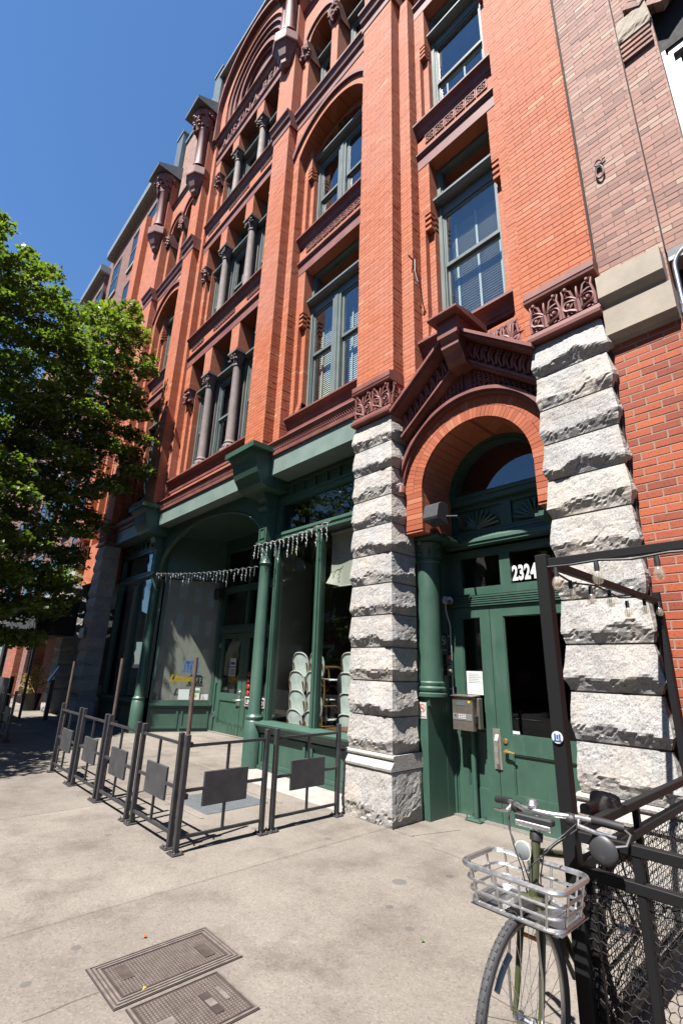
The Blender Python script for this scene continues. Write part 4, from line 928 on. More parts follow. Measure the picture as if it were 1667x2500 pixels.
m=MB(); m.box(-10.60,-10.52,BY+.015,BY+.031,.68,1.05); m.tube([(-10.56,BY+.02,.80),(-10.56,BY-.05,.80),(-10.68,BY-.05,.80)],.013,7); m.lathe([(.03,0),(.03,.02)],(-10.56,BY+.016,.98),10,Vector((0,-1,0))); m.build('lever_handle',M['nickel'],e1,smooth=True)
m=MB()
for z in (.35,1.15,2.0): m.box(-11.675,-11.65,BY+.0,BY+.032,z,z+.12)
m.build('hinge',M['nickel'],e1)
MB().box(-12.6,-7.4,BY-.02,BY+.3,-.02,.028).build('threshold',M['midconcrete'],V3)
# far left entrance: plain green screen between its granite piers
a,b=BAY[1]; m=MB(); m.box(a-.1,b+.1,5.4,5.5,0,5.3); m.build('green_screen',M['green'],BX)
MB().box(a-.05,b+.05,Y2,5.4,4.0,5.35).build('spandrel',M['brick'],BX)
for xx in (a+.25,(a+b)/2+.05): MB().box(xx,xx+.75,5.38,5.405,.9,3.2).build('pane',M['darkglass'],BX)
# ---------------------------------------------------------------- rooms behind the glass
m=MB()
m.box(-18.7,-1.26,9.4,9.5,-.2,22); m.box(-18.7,-18.6,5.56,9.4,0,22); m.box(-1.36,-1.26,5.62,9.4,0,22)
for z in (5.62,9.9,14.05,18.4): m.box(-18.6,-1.36,5.51,9.4,z,z+.22)
m.box(-18.6,-1.36,5.3,9.4,21.9,22.05)  # unseen roof added to keep light out of the rooms
for x in (-3.98,-7.5,-12.46,-15.9): m.box(x-.06,x+.06,5.56,9.4,5.84,18.4)
m.build('room_shell',M['room'],BX)
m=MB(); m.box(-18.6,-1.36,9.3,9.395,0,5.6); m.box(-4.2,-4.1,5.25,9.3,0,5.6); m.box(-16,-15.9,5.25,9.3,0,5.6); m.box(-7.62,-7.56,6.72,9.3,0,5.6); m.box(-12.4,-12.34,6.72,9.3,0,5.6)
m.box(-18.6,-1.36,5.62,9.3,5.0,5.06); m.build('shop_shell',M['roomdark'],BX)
m=MB(); m.box(-16,-12.65,5.2,9.3,-.02,.02); m.box(-12.3,-7.6,6.9,9.3,-.02,.02); m.box(-7.5,-4.25,5.2,9.3,-.02,.02); m.box(-4.1,-1.4,5.62,9.3,-.02,.01); m.build('shop_floor',M['wood'],BX)
MB().box(-7.2,-5.6,9.1,9.28,.1,4.6).build('curtain',M['room'],BX)
# pale shades in the left shop window
MB().box(mir(-5.1),mir(-7.2),5.32,5.33,.75,3.75).build('roller_shade',M['cream'],SF2)
# ---------------------------------------------------------------- real brick faces close to the viewer
def brick_cells(u0,u1,z0,z1,L,h,j):
    r0=int(math.floor(z0/h)); out=[]
    for r in range(r0,int(math.floor(z1/h))+1):
        za,zb=r*h+j/2,(r+1)*h-j/2
        if zb>z1+.001 or za<z0-.001: continue
        off=.5*(r%2); c0=int(math.floor(u0/L+off)); c1=int(math.floor(u1/L+off))
        for c in range(c0,c1+1):
            ua,ub=(c-off)*L+j/2,(c+1-off)*L-j/2; ua,ub=max(ua,u0),min(ub,u1)
            if ub-ua>.02: out.append((ua,ub,za,zb))
    return out
def joined_bricks(rects,L,h,j,mat,parent,proud=.002):
    """rects: (axis,const,u0,u1,z0,z1); axis 'y' = face towards the street, 'x' = face to the right"""
    V=[];F=[]
    for ax_,cst,u0,u1,z0,z1 in rects:
        # the shader measures x+y along the wall, so shift cells by the fixed coordinate
        for ua,ub,za,zb in brick_cells(u0+cst,u1+cst,z0,z1,L,h,j):
            ua-=cst; ub-=cst; p=proud+rnd.uniform(-.0015,.0015); b=len(V); t=rnd.uniform(-.0012,.0012)
            if ax_=='y': V+=[(ua,cst-p-t,za),(ub,cst-p+t,za),(ub,cst-p+t,zb),(ua,cst-p-t,zb),(ua,cst+.004,za),(ub,cst+.004,za),(ub,cst+.004,zb),(ua,cst+.004,zb)]
            else: V+=[(cst+p,ua,za),(cst+p,ub,za),(cst+p,ub,zb),(cst+p,ua,zb),(cst-.004,ua,za),(cst-.004,ub,za),(cst-.004,ub,zb),(cst-.004,ua,zb)]
            F+=[(b,b+1,b+2,b+3),(b,b+4,b+5,b+1),(b+1,b+5,b+6,b+2),(b+2,b+6,b+7,b+3),(b+3,b+7,b+4,b)]
    me=bpy.data.meshes.new('brick_courses'); me.from_pydata(V,[],F); me.update()
    return link('brick_courses',me,mat,parent,kind='stuff',fix=True)
def single_bricks(x0,x1,z0,z1,y,L,h,j,mat,parent,limit):
    cells=brick_cells(x0+y,x1+y,z0,z1,L,h,j)[:limit]; cache={}
    for ua,ub,za,zb in cells:
        w_=round(ub-ua,3)
        if w_ not in cache:
            m=MB(); hw_=w_/2; hz=(zb-za)/2; c=.0022
            m.add([(-hw_+c,-.0035,-hz+c),(hw_-c,-.0035,-hz+c),(hw_-c,-.0035,hz-c),(-hw_+c,-.0035,hz-c),(-hw_,-.001,-hz),(hw_,-.001,-hz),(hw_,-.001,hz),(-hw_,-.001,hz),(-hw_,.006,-hz),(hw_,.006,-hz),(hw_,.006,hz),(-hw_,.006,hz)],
              [(0,1,2,3),(0,4,5,1),(1,5,6,2),(2,6,7,3),(3,7,4,0),(4,8,9,5),(5,9,10,6),(6,10,11,7),(7,11,8,4)])
            me=bpy.data.meshes.new('brick'); me.from_pydata(m.v,[],m.f); me.update(); me.materials.append(mat); cache[w_]=me
        o=bpy.data.objects.new('brick',cache[w_]); col.objects.link(o); o.location=((ua+ub)/2-y,y+rnd.uniform(-.001,.0012),(za+zb)/2); o.rotation_euler=(0,0,rnd.uniform(-.004,.004)); attach(o,parent)
    return cells[-1][3] if cells else z0
jr=.005
ztop=single_bricks(-1.94,-1.19,5.66,9.6,Y1,RED['L'],RED['h'],jr,M['brick'],BX,196)
RC=[('y',Y1,-1.94,-1.19,ztop+.002,14.0),('y',Y1,-4.63,-3.90,5.66,14.0),('y',Y1,-7.80,-7.15,5.52,13.9),('x',-3.90,Y1,Y2,5.3,14.0),('x',-7.15,Y1,Y2,5.62,13.9),('y',Y2,-3.90,-3.68,4.9,14.0),('x',-3.68,Y2,Y3,5.9,13.6),('y',Y2,-7.15,-6.95,5.62,13.9),('x',-6.95,Y2,Y3,5.9,13.6),('y',Y2,-2.16,-1.94,4.95,14.0),('y',Y3,-3.68,-3.57,6.16,9.6),('y',Y4,-3.57,-3.46,6.55,8.2),('y',Y3,-2.27,-2.16,6.16,9.6),('y',Y3,-3.68,-3.57,10.6,13.6),('y',Y3,-2.27,-2.16,10.6,13.6),('y',Y3,-6.95,-6.825,6.16,9.6),('y',Y3,-3.55,-3.46,8.62,9.6),('y',Y3,-2.38,-2.29,8.62,9.6)]
joined_bricks(RC,RED['L'],RED['h'],jr,M['brick'],BX)
# ---------------------------------------------------------------- old brick neighbour on the right
NB=thing('old_brick_building','weathered mottled brick building with tan stone band right of the granite pier','building',(2,5,0))
MB().box(-1.176,9,4.56,9,.76,4.62).build('lower_wall',M['orange_brick'],NB)
MB().box(-1.176,-.61,4.55,9,4.62,16).build('corner_pier',M['old_brick'],NB)
m=MB(); m.box(-.607,-.29,4.62,9,5.42,16); m.box(1.3,9,4.62,9,5.42,16); m.box(-.29,1.3,4.62,9,5.42,5.95); m.box(-.29,1.3,4.62,9,9.2,16); m.build('upper_wall',M['old_brick'],NB)
MB().box(-.62,-.605,4.56,4.7,5.42,16).build('joint_shadow_strip',M['irongap'],NB)  # dark strip colours in the joint line and its shadow
MB().box(-1.198,-1.178,4.52,5.0,.0,16).build('movement_joint',M['irongap'],NB)
def blocky(x0,x1,prof,nm,mat='stone'): return MB().prof(prof,x0,x1).build(nm,M[mat],NB)
blocky(-1.175,-.625,[(4.405,5.35),(4.395,5.345),(4.40,5.10),(4.42,5.085),(4.44,5.05),(4.47,5.03),(4.48,4.99),(4.7,4.99),(4.7,5.37)],'stone_band')
blocky(-1.172,-.60,[(4.465,4.99),(4.46,4.985),(4.46,4.70),(4.48,4.69),(4.50,4.66),(4.525,4.65),(4.53,4.625),(4.7,4.62),(4.7,4.99)],'stone_band')
x=-1.172
for k,w_ in enumerate((.5,.46,.55,.6,.5,.7,.8)):
    MB().cbox(x,x+w_-.01,4.50-.01*(k%2),5.0,.36,.752,.012).build('base_stone',M['rubble'],NB); MB().cbox(x+.03,x+w_+.02-.01,4.49,5.0,0.0,.352,.012).build('base_stone',M['rubble'],NB) if k else MB().cbox(x,x+w_+.02-.01,4.49,5.0,0.0,.352,.012).build('base_stone',M['rubble'],NB)
    x+=w_
# dark shop head to the right of the pier
m=MB(); m.box(-.60,9,4.75,4.9,4.62,5.30); m.box(-.60,9,4.60,4.9,5.30,5.42); m.build('shop_fascia',M['black'],NB)
m=MB(); m.box(-.595,9,4.56,4.76,5.26,5.30); m.build('fascia_trim',M['coping'],NB)
# window with stone impost, corbelled courses and brick arch
for k in range(4): MB().box(-.60,-.31,4.585,4.7,8.06+k*.075,8.095+k*.075).build('corbel_course',M['old_brick'],NB)
m=rock(-.602,-.30,8.36,8.70,4.585,4.9,77,.015,12,.003); m.build('impost_block',M['rubble'],NB)
WXc,Wz,Wr=.50,7.95,.86
for ring,(ra,rb) in enumerate(((.88,1.08),(1.12,1.32))):
    n=26
    for k in range(n):
        a0=R(40+100*(k+.05)/n); a1=R(40+100*(k+.95)/n); V=[]
        for y in (4.60-.03*ring,4.72):
            for r,a in ((ra,a0),(rb,a0),(rb,a1),(ra,a1)): V.append((WXc+r*math.cos(a),y,Wz+r*math.sin(a)))
        MB().add(V,[(0,1,2,3),(0,4,5,1),(1,5,6,2),(2,6,7,3),(3,7,4,0)]).build('arch_brick',M['voussoir_old'] if 'voussoir_old' in M else M['old_brick'],NB)
WN=part('window',NB)
m=MB(); m.box(-.29,-.255,4.78,4.95,5.95,8.05); m.box(-.255,-.235,4.81,4.95,5.95,8.05); m.box(-.235,-.20,4.80,4.95,5.95,8.05); m.box(1.2,1.3,4.80,4.95,5.95,8.05); m.box(-.2,1.2,4.80,4.95,7.95,8.05); m.box(-.2,1.2,4.80,4.95,5.95,6.05); m.box(-.20,-.15,4.84,4.95,6.05,7.95); m.box(-.15,1.2,4.86,4.95,7.0,7.06); m.build('frame',M['white_frame'],WN)
m=MB(); m.box(-.29,1.3,4.78,4.95,8.05,9.2); m.build('arch_shadow_sheet',M['fabric'],WN)  # black sheet standing in for shadow in the arched window top
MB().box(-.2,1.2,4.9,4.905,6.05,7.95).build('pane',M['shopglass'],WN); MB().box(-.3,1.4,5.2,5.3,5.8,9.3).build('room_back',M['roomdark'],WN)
# individual bricks nearest the camera, joined courses beyond
single_bricks(-1.17,-.50,.79,4.60,4.56,ORG['L'],ORG['h'],.011,M['orange_brick'],NB,230)
joined_bricks([('y',4.56,-.50,1.2,.79,4.6)],ORG['L'],ORG['h'],.011,M['orange_brick'],NB)
joined_bricks([('y',4.55,-1.172,-.63,5.4,15.5),('y',4.62,-.60,-.30,5.46,8.04),('y',4.62,-.60,-.30,8.74,14)],.205,.0655,.008,M['old_brick'],NB)
m=MB(); m.tube([(-.998+.034*math.cos(R(q)),4.525,6.862+.036*math.sin(R(q))) for q in range(0,361,24)],.0095,6,False); m.tube([(-1.0+.036*math.cos(R(q)),4.525,6.735+.085*math.sin(R(q))) for q in range(0,361,20)],.011,6,False); m.tube([(-.965,4.525,6.875),(-.93,4.53,6.885)],.008,5); m.box(-1.012,-.988,4.52,4.553,6.80,6.84)
tag(m.build('iron_wall_tie',M['rust'],smooth=True),'black iron figure-eight wall tie bolted high on the mottled brick pier','wall tie')
# conduit with bend
pth=[(-.555,4.50,4.0),(-.555,4.50,5.12)]+[(-.555+.17*(1-math.cos(R(a))),4.50,5.12+.17*math.sin(R(a))) for a in range(15,91,15)]+[(.6,4.5,5.29)]
cp=thing('conduit','bent galvanised conduit climbing the right neighbour and turning along the fascia','conduit',(-.55,4.5,4))
MB().tube(pth,.021,10).build('pipe',M['alum'],cp,smooth=True); m=MB(); m.lathe([(.03,4.62),(.03,4.66),(.026,4.665),(.026,4.70),(.03,4.705),(.03,4.74)],(-.555,4.5,0),12); m.build('coupling',M['alum'],cp)
# ---------------------------------------------------------------- newer brick block on the left
LB=thing('apartment_block','plum brick apartment block with flat beige eaves beyond the red building','building',(-26,7,0))
MB().box(-60,-18.80,5.22,14,0,24.2).build('wall',M['plum_brick'],LB)
for x0,x1 in ((-25.2,-18.85),(-30.3,-26.3),(-36,-31.5)):
    MB().box(x0,x1,4.72,5.6,23.1,23.18).build('eave_soffit',M['plaster'],LB); MB().box(x0-.02,x1+.02,4.66,5.6,23.18,23.62).build('eave_fascia',M['coping'],LB)
    MB().box(x0+.3,x1-.05,5.0,5.3,10.0,23.08).build('pavilion',M['plum_brick'],LB); MB().box(x0+.9,x0+2.2,6,7,24.2,25.3).build('chimney',M['plum_brick'],LB)
for fl in range(7):
    z=1.0+3.15*fl if fl else .7
    for x in (-19.75,-21.5,-24.4,-27.4,-29.2,-32.3,-34.6):
        Wd=part('window',LB); h=2.2 if fl else 2.6
        MB().box(x,x+1.15,4.985,5.02,z,z+h).build('pane',M['darkglass'],Wd)
        m=MB(); m.box(x-.06,x,4.96,5.05,z,z+h); m.box(x+1.15,x+1.21,4.96,5.05,z,z+h); m.box(x,x+1.15,4.96,5.05,z+h-.06,z+h); m.box(x,x+1.15,4.96,5.05,z,z+.06); m.box(x,x+1.15,4.965,5.05,z+h*.48,z+h*.52); m.build('frame',M['frame'],Wd)
        MB().box(x-.1,x+1.25,4.92,5.05,z-.12,z).build('sill',M['plaster'],Wd)
m=MB(); m.box(-23.9,-22.6,4.55,5.25,0,3.6); m.build('pier',M['plum_brick'],LB); m=MB(); m.box(-26.8,-25.2,4.55,5.25,0,3.6); m.build('pier',M['orange_brick'],LB); MB().box(-21.0,-19.4,4.7,5.25,0,3.6).build('pier',M['orange_brick'],LB)
# ---------------------------------------------------------------- buildings across the street (added out of view, mirrored in the glass, raised to block sky light)
OB=thing('warehouse','long buff brick warehouse added across the street, mirrored in the shop glass and raised to block sky light','building',(0,-24,0))
MB().box(-60,60,-34,-21,0,14.5).build('wall',M['plum_brick'],OB); MB().box(-60,60,-21.2,-20.8,14.5,14.9).build('cornice',M['stone'],OB)
me=None
for fl in range(3):
    for k in range(24):
        if me is None: o=MB().box(0,2.2,0,.08,0,2.4).build('window',M['darkglass'],OB); me=o.data; o.location=(-55,-21.05,1.2); attach(o,OB)
        else:
            o=bpy.data.objects.new('window',me); col.objects.link(o); o.location=(-55+k*4.6,-21.05,1.2+4.4*fl); attach(o,OB)
# ---------------------------------------------------------------- patio fence panels
def make_panel(wd=.90):
    t=thing('fence_panel','','fence panel'); m=MB
    for x in (0,wd): MB().cbox(x-.023,x+.023,-.023,.023,.012,.962,.004).build('post',M['rail'],t)
    for z in (.865,.49,.12):
        if z==.49: 
            MB().box(.023,.21,-.0125,.0125,z-.0125,z+.0125).build('rail',M['rail'],t); MB().box(wd-.21,wd-.023,-.0125,.0125,z-.0125,z+.0125).build('rail',M['rail'],t)
        else: MB().box(.023,wd-.023,-.0125,.0125,z-.0125,z+.0125).build('rail',M['rail'],t)
    for a,b in ((.62,.852),(.133,.35)): MB().box(wd/2-.011,wd/2+.011,-.011,.011,a,b).build('centre_bar',M['rail'],t)
    MB().cbox(.21,wd-.21,-.012,.012,.34,.63,.003).build('sign_board',M['board'],t)
    for x in (0,wd):
        p=MB().cbox(x-.055,x+.055,-.065,.065,.0,.012,.003).build('foot_plate',M['rail'],t)
        mm=MB()
        for dx in (-.04,.04):
            for dy in (-.045,.045): mm.lathe([(.011,.012),(.011,.022),(.006,.024),(.005,.034)],(x+dx*.8,dy,0),6)
        mm.build('bolt',M['rust'],p)
    return t
FP=make_panel(); GF='black fence panels with blank sign boards round the patio'
spots=[(-5.68,2.385,0,'black fence panel with grey blank board, nearest the fence corner on the long side'),
 (-6.74,2.385,0,'black fence panel with blank board, second from the corner along the kerb side'),
 (-7.765,2.385,0,'black fence panel with blank board, third from the corner along the kerb side'),
 (-8.83,2.385,0,'black fence panel with blank board at the far end of the sunlit row'),
 (-4.60,2.36,90,'black fence panel facing right whose board hides the tread plate'),
 (-4.60,3.385,90,'black fence panel butting against the granite pier')]
far=[(-13.2,2.385,0,'shaded fence panel beyond the tree shadow, first of the far row'),(-14.25,2.385,0,'shaded fence panel in the middle of the far row'),(-15.3,2.385,0,'shaded fence panel at the left end of the far row')]
for i,(x,y,a,lb) in enumerate(spots+far):
    o=FP if i==0 else copy_tree(FP); o.location=(x,y,0); o.rotation_euler=(0,0,R(a)); o['label']=lb; o['group']=GF
def pole(x,y,h,tilt,lb):
    t=thing('pole',lb,'pole',(x,y,0),'weathered poles strapped to the fence')
    p0=(x,y,.03); p1=(x+tilt,y,h)
    MB().tube([p0,(x+tilt*.5,y,h*.5),p1],.021,10).build('shaft',M['rust'],t,smooth=True)
    for z in (.42,.86):
        xx=x+tilt*z/h; m=MB(); m.lathe([(.034,z-.02),(.036,z),(.034,z+.02)],(xx,y,0),10); m.box(xx-.03,xx+.03,y+.02,y+.05,z-.03,z+.015); m.tube([(xx+.02,y-.03,z),(xx+.06,y-.035,z-.03),(xx+.07,y-.03,z-.06)],.008,5); m.build('strap',M['blackplastic'],t)
pole(-4.725,2.43,1.66,-.03,'brown pole strapped at the fence corner'); pole(-6.84,2.45,1.64,.0,'brown pole strapped between the second and third fence panels'); pole(-8.93,2.45,1.58,.0,'brown pole at the far end of the fence row')
# ---------------------------------------------------------------- entrance fittings
t=thing('intercom','bronze steel intercom box with keypad on a green floor post','intercom',(-3.52,5.40,0))
PY=5.385
MB().tube([(-3.50,5.42,.02),(-3.50,5.42,1.0)],.03,14).build('post',M['green'],t,smooth=True)
fp=MB().cbox(-3.60,-3.40,5.33,5.49,.003,.022,.004).build('foot_plate',M['green'],t)
m=MB()
for dx in (-.08,.08):
    for dy in (-.06,.06): m.lathe([(.012,.02),(.012,.032),(.006,.034),(.006,.055)],(-3.5+dx,5.41+dy,0),6)
m.build('bolt',M['iron'],fp)
MB().cbox(-3.655,-3.375,5.255,5.33,.94,1.315,.006).build('housing',M['steel'],t); MB().cbox(-3.63,-3.335,5.33,5.41,.965,1.30,.005).build('back_box',M['steel'],t)
MB().prof([(5.235,1.315),(5.235,1.322),(5.41,1.332),(5.41,1.315)],-3.665,-3.36).build('rain_hood',M['steel'],t)
MB().box(-3.645,-3.385,5.2515,5.256,1.055,1.125).build('keypad_plate',M['keypad'],t)
m=MB()
for i in range(4):
    for j in range(3): m.cbox(-3.565+i*.026,-3.548+i*.026,5.247,5.2525,1.068+j*.018,1.08+j*.018,.002)
m.build('key',M['white_plastic'],t,kind='stuff')
MB().box(-3.59,-3.47,5.2520,5.256,1.215,1.255).build('display',M['lcd'],t)
m=MB(); m.box(-3.435,-3.405,5.252,5.256,1.245,1.27); m.build('sticker',M['yellow'],t)
m=MB(); m.lathe([(.009,0),(.009,.006)],(-3.635,5.256,1.29),8,Vector((0,-1,0))); m.lathe([(.009,0),(.009,.006)],(-3.40,5.256,1.29),8,Vector((0,-1,0))); m.lathe([(.011,0),(.011,.005)],(-3.61,5.254,1.10),10,Vector((0,-1,0))); m.build('screw',M['blackplastic'],t)
MB().cbox(-3.375,-3.352,5.27,5.33,1.03,1.11,.003).build('lock_box',M['blackplastic'],t)
t=thing('security_camera','white dome security camera on the green door jamb','camera',(-3.785,5.37,2.48))
MB().lathe([(.055,0),(.055,.03),(.045,.045)],(-3.787,5.37,2.485),16,Vector((1,0,0))).build('mount',M['white_plastic'],t,smooth=True)
MB().ball((-3.71,5.36,2.475),.052,14,9).build('eyeball',M['white_plastic'],t,smooth=True)
d=Vector((.45,-.6,-.45)).normalized(); MB().lathe([(.03,.03),(.03,.058),(.024,.06)],(-3.71,5.36,2.475),12,d).build('lens',M['blackplastic'],t,smooth=True)
t=thing('cable_conduit','thin white conduit from the security camera down to the intercom','conduit',(-3.77,5.37,1))
MB().tube([(-3.775,5.37,2.44),(-3.775,5.37,2.36),(-3.773,5.385,2.30),(-3.765,5.425,2.20),(-3.758,5.43,2.14),(-3.757,5.43,1.28),(-3.75,5.425,1.20),(-3.72,5.41,1.13),(-3.66,5.40,1.10)],.0105,8).build('pipe',M['white_plastic'],t,smooth=True)
m=MB()
for z in (2.02,1.6,1.38): m.box(-3.79,-3.755,5.415,5.445,z,z+.015)
m.build('clip',M['white_plastic'],t)
def nosmoke(P,w,h,mat_bg,mat_ring,mat_in,t,ringc):
    """plate in the local (u,v) frame with ring, slash, cigarette and two lines of lettering blocks"""
    def quad(m,u0,u1,v0,v1,d): m.add([P(u0,v0,d),P(u1,v0,d),P(u1,v1,d),P(u0,v1,d)],[(0,1,2,3)])
    m=MB(); m.add([P(u,v,d) for d in (0,.004) for u,v in ((0,0),(w,0),(w,h),(0,h))],[(4,5,6,7),(0,1,5,4),(1,2,6,5),(2,3,7,6),(3,0,4,7)]); m.build('plate',mat_bg,t)
    cu,cv,r=ringc; m=MB(); n=24
    for k in range(n):
        a,b=2*math.pi*k/n,2*math.pi*(k+1)/n; m.add([P(cu+q*math.cos(x),cv+q*math.sin(x),.0052) for q,x in ((r,a),(r,b),(r*.83,b),(r*.83,a))],[(0,1,2,3)])
    s=r*.62; e=r*.09; m.add([P(cu-s-e,cv+s-e,.0056),P(cu-s+e,cv+s+e,.0056),P(cu+s+e,cv-s+e,.0056),P(cu+s-e,cv-s-e,.0056)],[(0,1,2,3)]); m.build('prohibition_ring',mat_ring,t)
    m=MB(); quad(m,cu-r*.55,cu+r*.35,cv-r*.12,cv+r*.08,.0048); quad(m,cu+r*.4,cu+r*.5,cv-r*.12,cv+r*.08,.0048); quad(m,cu+r*.3,cu+r*.36,cv+r*.15,cv+r*.5,.0048); m.build('cigarette',mat_in,t)
    return P
t=thing('no_smoking_sign','black and white no smoking plate on the shaded door jamb','sign',(-3.786,5.31,1.95))
Pj=lambda u,v,d:(-3.786+d,5.235+u,1.815+v)
nosmoke(Pj,.135,.245,M['ink'],M['white'],M['white'],t,(.0675,.155,.055))
put_text('lettering','NO SMOKING',.021,(-3.7815,5.243,1.845),(0,1,0),(0,0,1),M['white'],t,extrude=.0005,xs=.9)
t=thing('no_smoking_sign','white no smoking sticker with red ring on the green pedestal','sign',(-3.87,4.948,1.14))
Pp=lambda u,v,d:(-3.925+u,4.949-d,1.055+v)
nosmoke(Pp,.12,.18,M['cream'],M['red'],M['ink'],t,(.06,.115,.046))
put_text('lettering','NO SMOKING',.016,(-3.918,4.9435,1.07),(1,0,0),(0,0,1),M['ink'],t,extrude=.0005)
t=thing('alarm_box','small black fire key box with red label below the no smoking plate','key box',(-3.78,5.36,1.65))
m=MB(); m.cbox(-3.786,-3.74,5.30,5.40,1.68,1.79,.005); m.build('upper_box',M['blackplastic'],t); MB().cbox(-3.786,-3.735,5.30,5.40,1.545,1.665,.005).build('lower_box',M['blackplastic'],t); MB().box(-3.741,-3.738,5.32,5.38,1.745,1.775).build('label_strip',M['red'],t)
MB().lathe([(.02,0),(.02,.02)],(-3.735,5.36,1.6),10,Vector((1,0,0))).build('lock',M['nickel'],t)
t=thing('notice','blank white notice taped to the narrow door glass','notice',(-3.46,5.475,1.46)); m=MB(); m.box(-3.575,-3.352,5.472,5.474,1.335,1.605); m.build('sheet',M['paper'],t)
m=MB()
for k in range(6): m.box(-3.55,-3.40+.02*(k%3),5.4705,5.4722,1.57-k*.02,1.574-k*.02)
m.build('text_lines',M['coping'],t)
t=thing('no_smoking_sign','cream no smoking stickers half hidden behind the black corner post','sign',(-1.93,5.3,1.2))
Pr=lambda u,v,d:(-1.995+u,5.298-d,1.0+v)
nosmoke(Pr,.12,.20,M['cream'],M['red'],M['ink'],t,(.06,.13,.046))
t=thing('floodlight','grey wedge-shaped floodlight on an arm beside the entrance arch','floodlight',(-3.5,4.9,3.4))
m=MB(); V=[]
m.prof([(4.80,3.62),(4.74,3.58),(4.70,3.42),(4.71,3.39),(4.92,3.35),(4.95,3.40),(4.94,3.6),(4.88,3.64)],-3.60,-3.38); m.build('housing',M['grey_plastic'],t)
MB().add([(-3.585,4.715,3.388),(-3.395,4.715,3.388),(-3.395,4.91,3.349),(-3.585,4.91,3.349)],[(0,1,2,3)]).build('lens',M['lcd'],t)
m=MB(); m.tube([(-3.39,4.90,3.45),(-3.30,5.0,3.46),(-3.45,5.36,3.46)],.014,7); m.lathe([(.04,0),(.04,.03)],(-3.45,5.39,3.46),10,Vector((0,-1,0))); m.build('arm',M['grey_plastic'],t,smooth=True)
m=MB(); m.tube([(-3.675,4.60,7.62),(-3.675,4.74,7.60)],.012,6) ; m.tube([(-3.66,4.74,7.62),(-3.63,4.70,7.35),(-3.6,4.72,7.15)],.008,6); m.arch(-3.6,7.12,.02,.032,4.70,4.715,0,360,10)
tag(m.build('iron_hook',M['rust']),'small rusty iron hook and rod on the brick reveal left of the upper window','hook')
# ---------------------------------------------------------------- restaurant door and window graphics
q=lambda a,d,z:tuple(so_+sd_*a+sn_*(-.002-d)+Vector((0,0,z)))
def quad_on(a0,a1,z0,z1,mat,name,t,d=.0): MB().add([q(a0,d,z0),q(a1,d,z0),q(a1,d,z1),q(a0,d,z1)],[(0,1,2,3)]).build(name,mat,t)
ux=sd_; 
t=thing('window_logo','yellow and black script logo with blue emblem on the cream shade window','window decal',(so_.x,so_.y,1.2))
m=MB(); V,F=text_mb('Limon',.22,xs=1.0,shear=.3,bold=.012,extrude=.001); m.add([tuple(Vector(q(.40+a,0,1.17+b))) for a,b,c in V],F); m.build('lettering',M['yellow'],t)
m=MB(); V,F=text_mb('cello',.19,xs=.9,shear=.35,bold=.003,extrude=.001); m.add([tuple(Vector(q(.88+a,.001,1.08+b))) for a,b,c in V],F); m.build('lettering',M['ink'],t)
m=MB()
for k in range(5): m.add([q(.72+k*.075,0,1.42),q(.77+k*.075,0,1.42),q(.77+k*.075,0,1.58),q(.72+k*.075,0,1.58)],[(0,1,2,3)])
m.add([q(.68,0,1.59),q(1.11,0,1.59),q(1.0,0,1.66),q(.8,0,1.66)],[(0,1,2,3)]); m.add([q(.68,0,1.38),q(1.11,0,1.38),q(1.11,0,1.41),q(.68,0,1.41)],[(0,1,2,3)]); m.build('emblem',M['blue'],t)
t=thing('window_card','pale green card leaning at the sill of the cream shade window','window card',(so_.x,so_.y,.8)); quad_on(.66,.92,.735,.98,M['tape'],'card',t,.004)
t=thing('window_card','white permit card with a green heading in the cream shade window','window card',(so_.x,so_.y,.8)); quad_on(1.0,1.17,.735,1.02,M['paper'],'card',t,.004); quad_on(1.01,1.16,.90,.96,M['lime'],'heading',t,.006); quad_on(1.02,1.10,.80,.86,M['yellow'],'heading',t,.006)
t=thing('window_card','small white card in the right corner of the cream shade window','window card',(so_.x,so_.y,.8)); quad_on(1.21,1.38,.735,.87,M['paper'],'card',t,.004)
y=BY+.043
t=thing('door_calendar','white hours card hanging by a cord on the restaurant door','door card',(-11.0,y,1.5))
MB().box(-11.16,-10.86,y-.006,y-.003,1.33,1.53).build('card',M['paper'],t); MB().box(-11.14,-10.86,y-.006,y-.003,1.56,1.75).build('card',M['paper'],t); MB().tube([(-11.13,y-.004,1.75),(-11.0,y-.004,1.88),(-10.87,y-.004,1.75)],.006,5).build('cord',M['rust'],t)
m=MB()
for i in range(4):
    for j in range(5): m.box(-11.13+i*.065,-11.085+i*.065,y-.008,y-.0062,1.35+j*.033,1.37+j*.033)
m.build('print',M['ink'],t); MB().box(-11.1,-10.9,y-.008,y-.0062,1.60,1.66).build('print',M['ink'],t)
t=thing('door_sign','maroon name plate with white letters on the right restaurant door','sign',(-9.95,BY,.8))
MB().cbox(-10.30,-9.50,BY+.012,BY+.028,.70,.90,.004).build('plate',M['white'],t); MB().box(-10.28,-9.52,BY+.009,BY+.0125,.718,.882).build('field',M['maroon'],t)
put_text('lettering','LIMONCELLO',.13,(-10.24,BY+.0085,.752),(1,0,0),(0,0,1),M['white'],t,extrude=.0005,bold=.004,xs=.86)
t=thing('door_decal','yellow and blue round decal on the right restaurant door glass','door decal',(-9.95,y,1.3))
m=MB(); m.lathe([(.16,0),(.16,.002)],(-9.95,y-.002,1.40),20,Vector((0,-1,0))); m.build('disc',M['blue'],t); m=MB(); m.lathe([(.11,0),(.11,.002)],(-10.0,y-.005,1.32),16,Vector((0,-1,0))); m.build('lemon',M['yellow'],t)
MB().box(-10.1,-9.75,y-.006,y-.003,1.03,1.09).build('strip',M['paper'],t); m=MB(); 
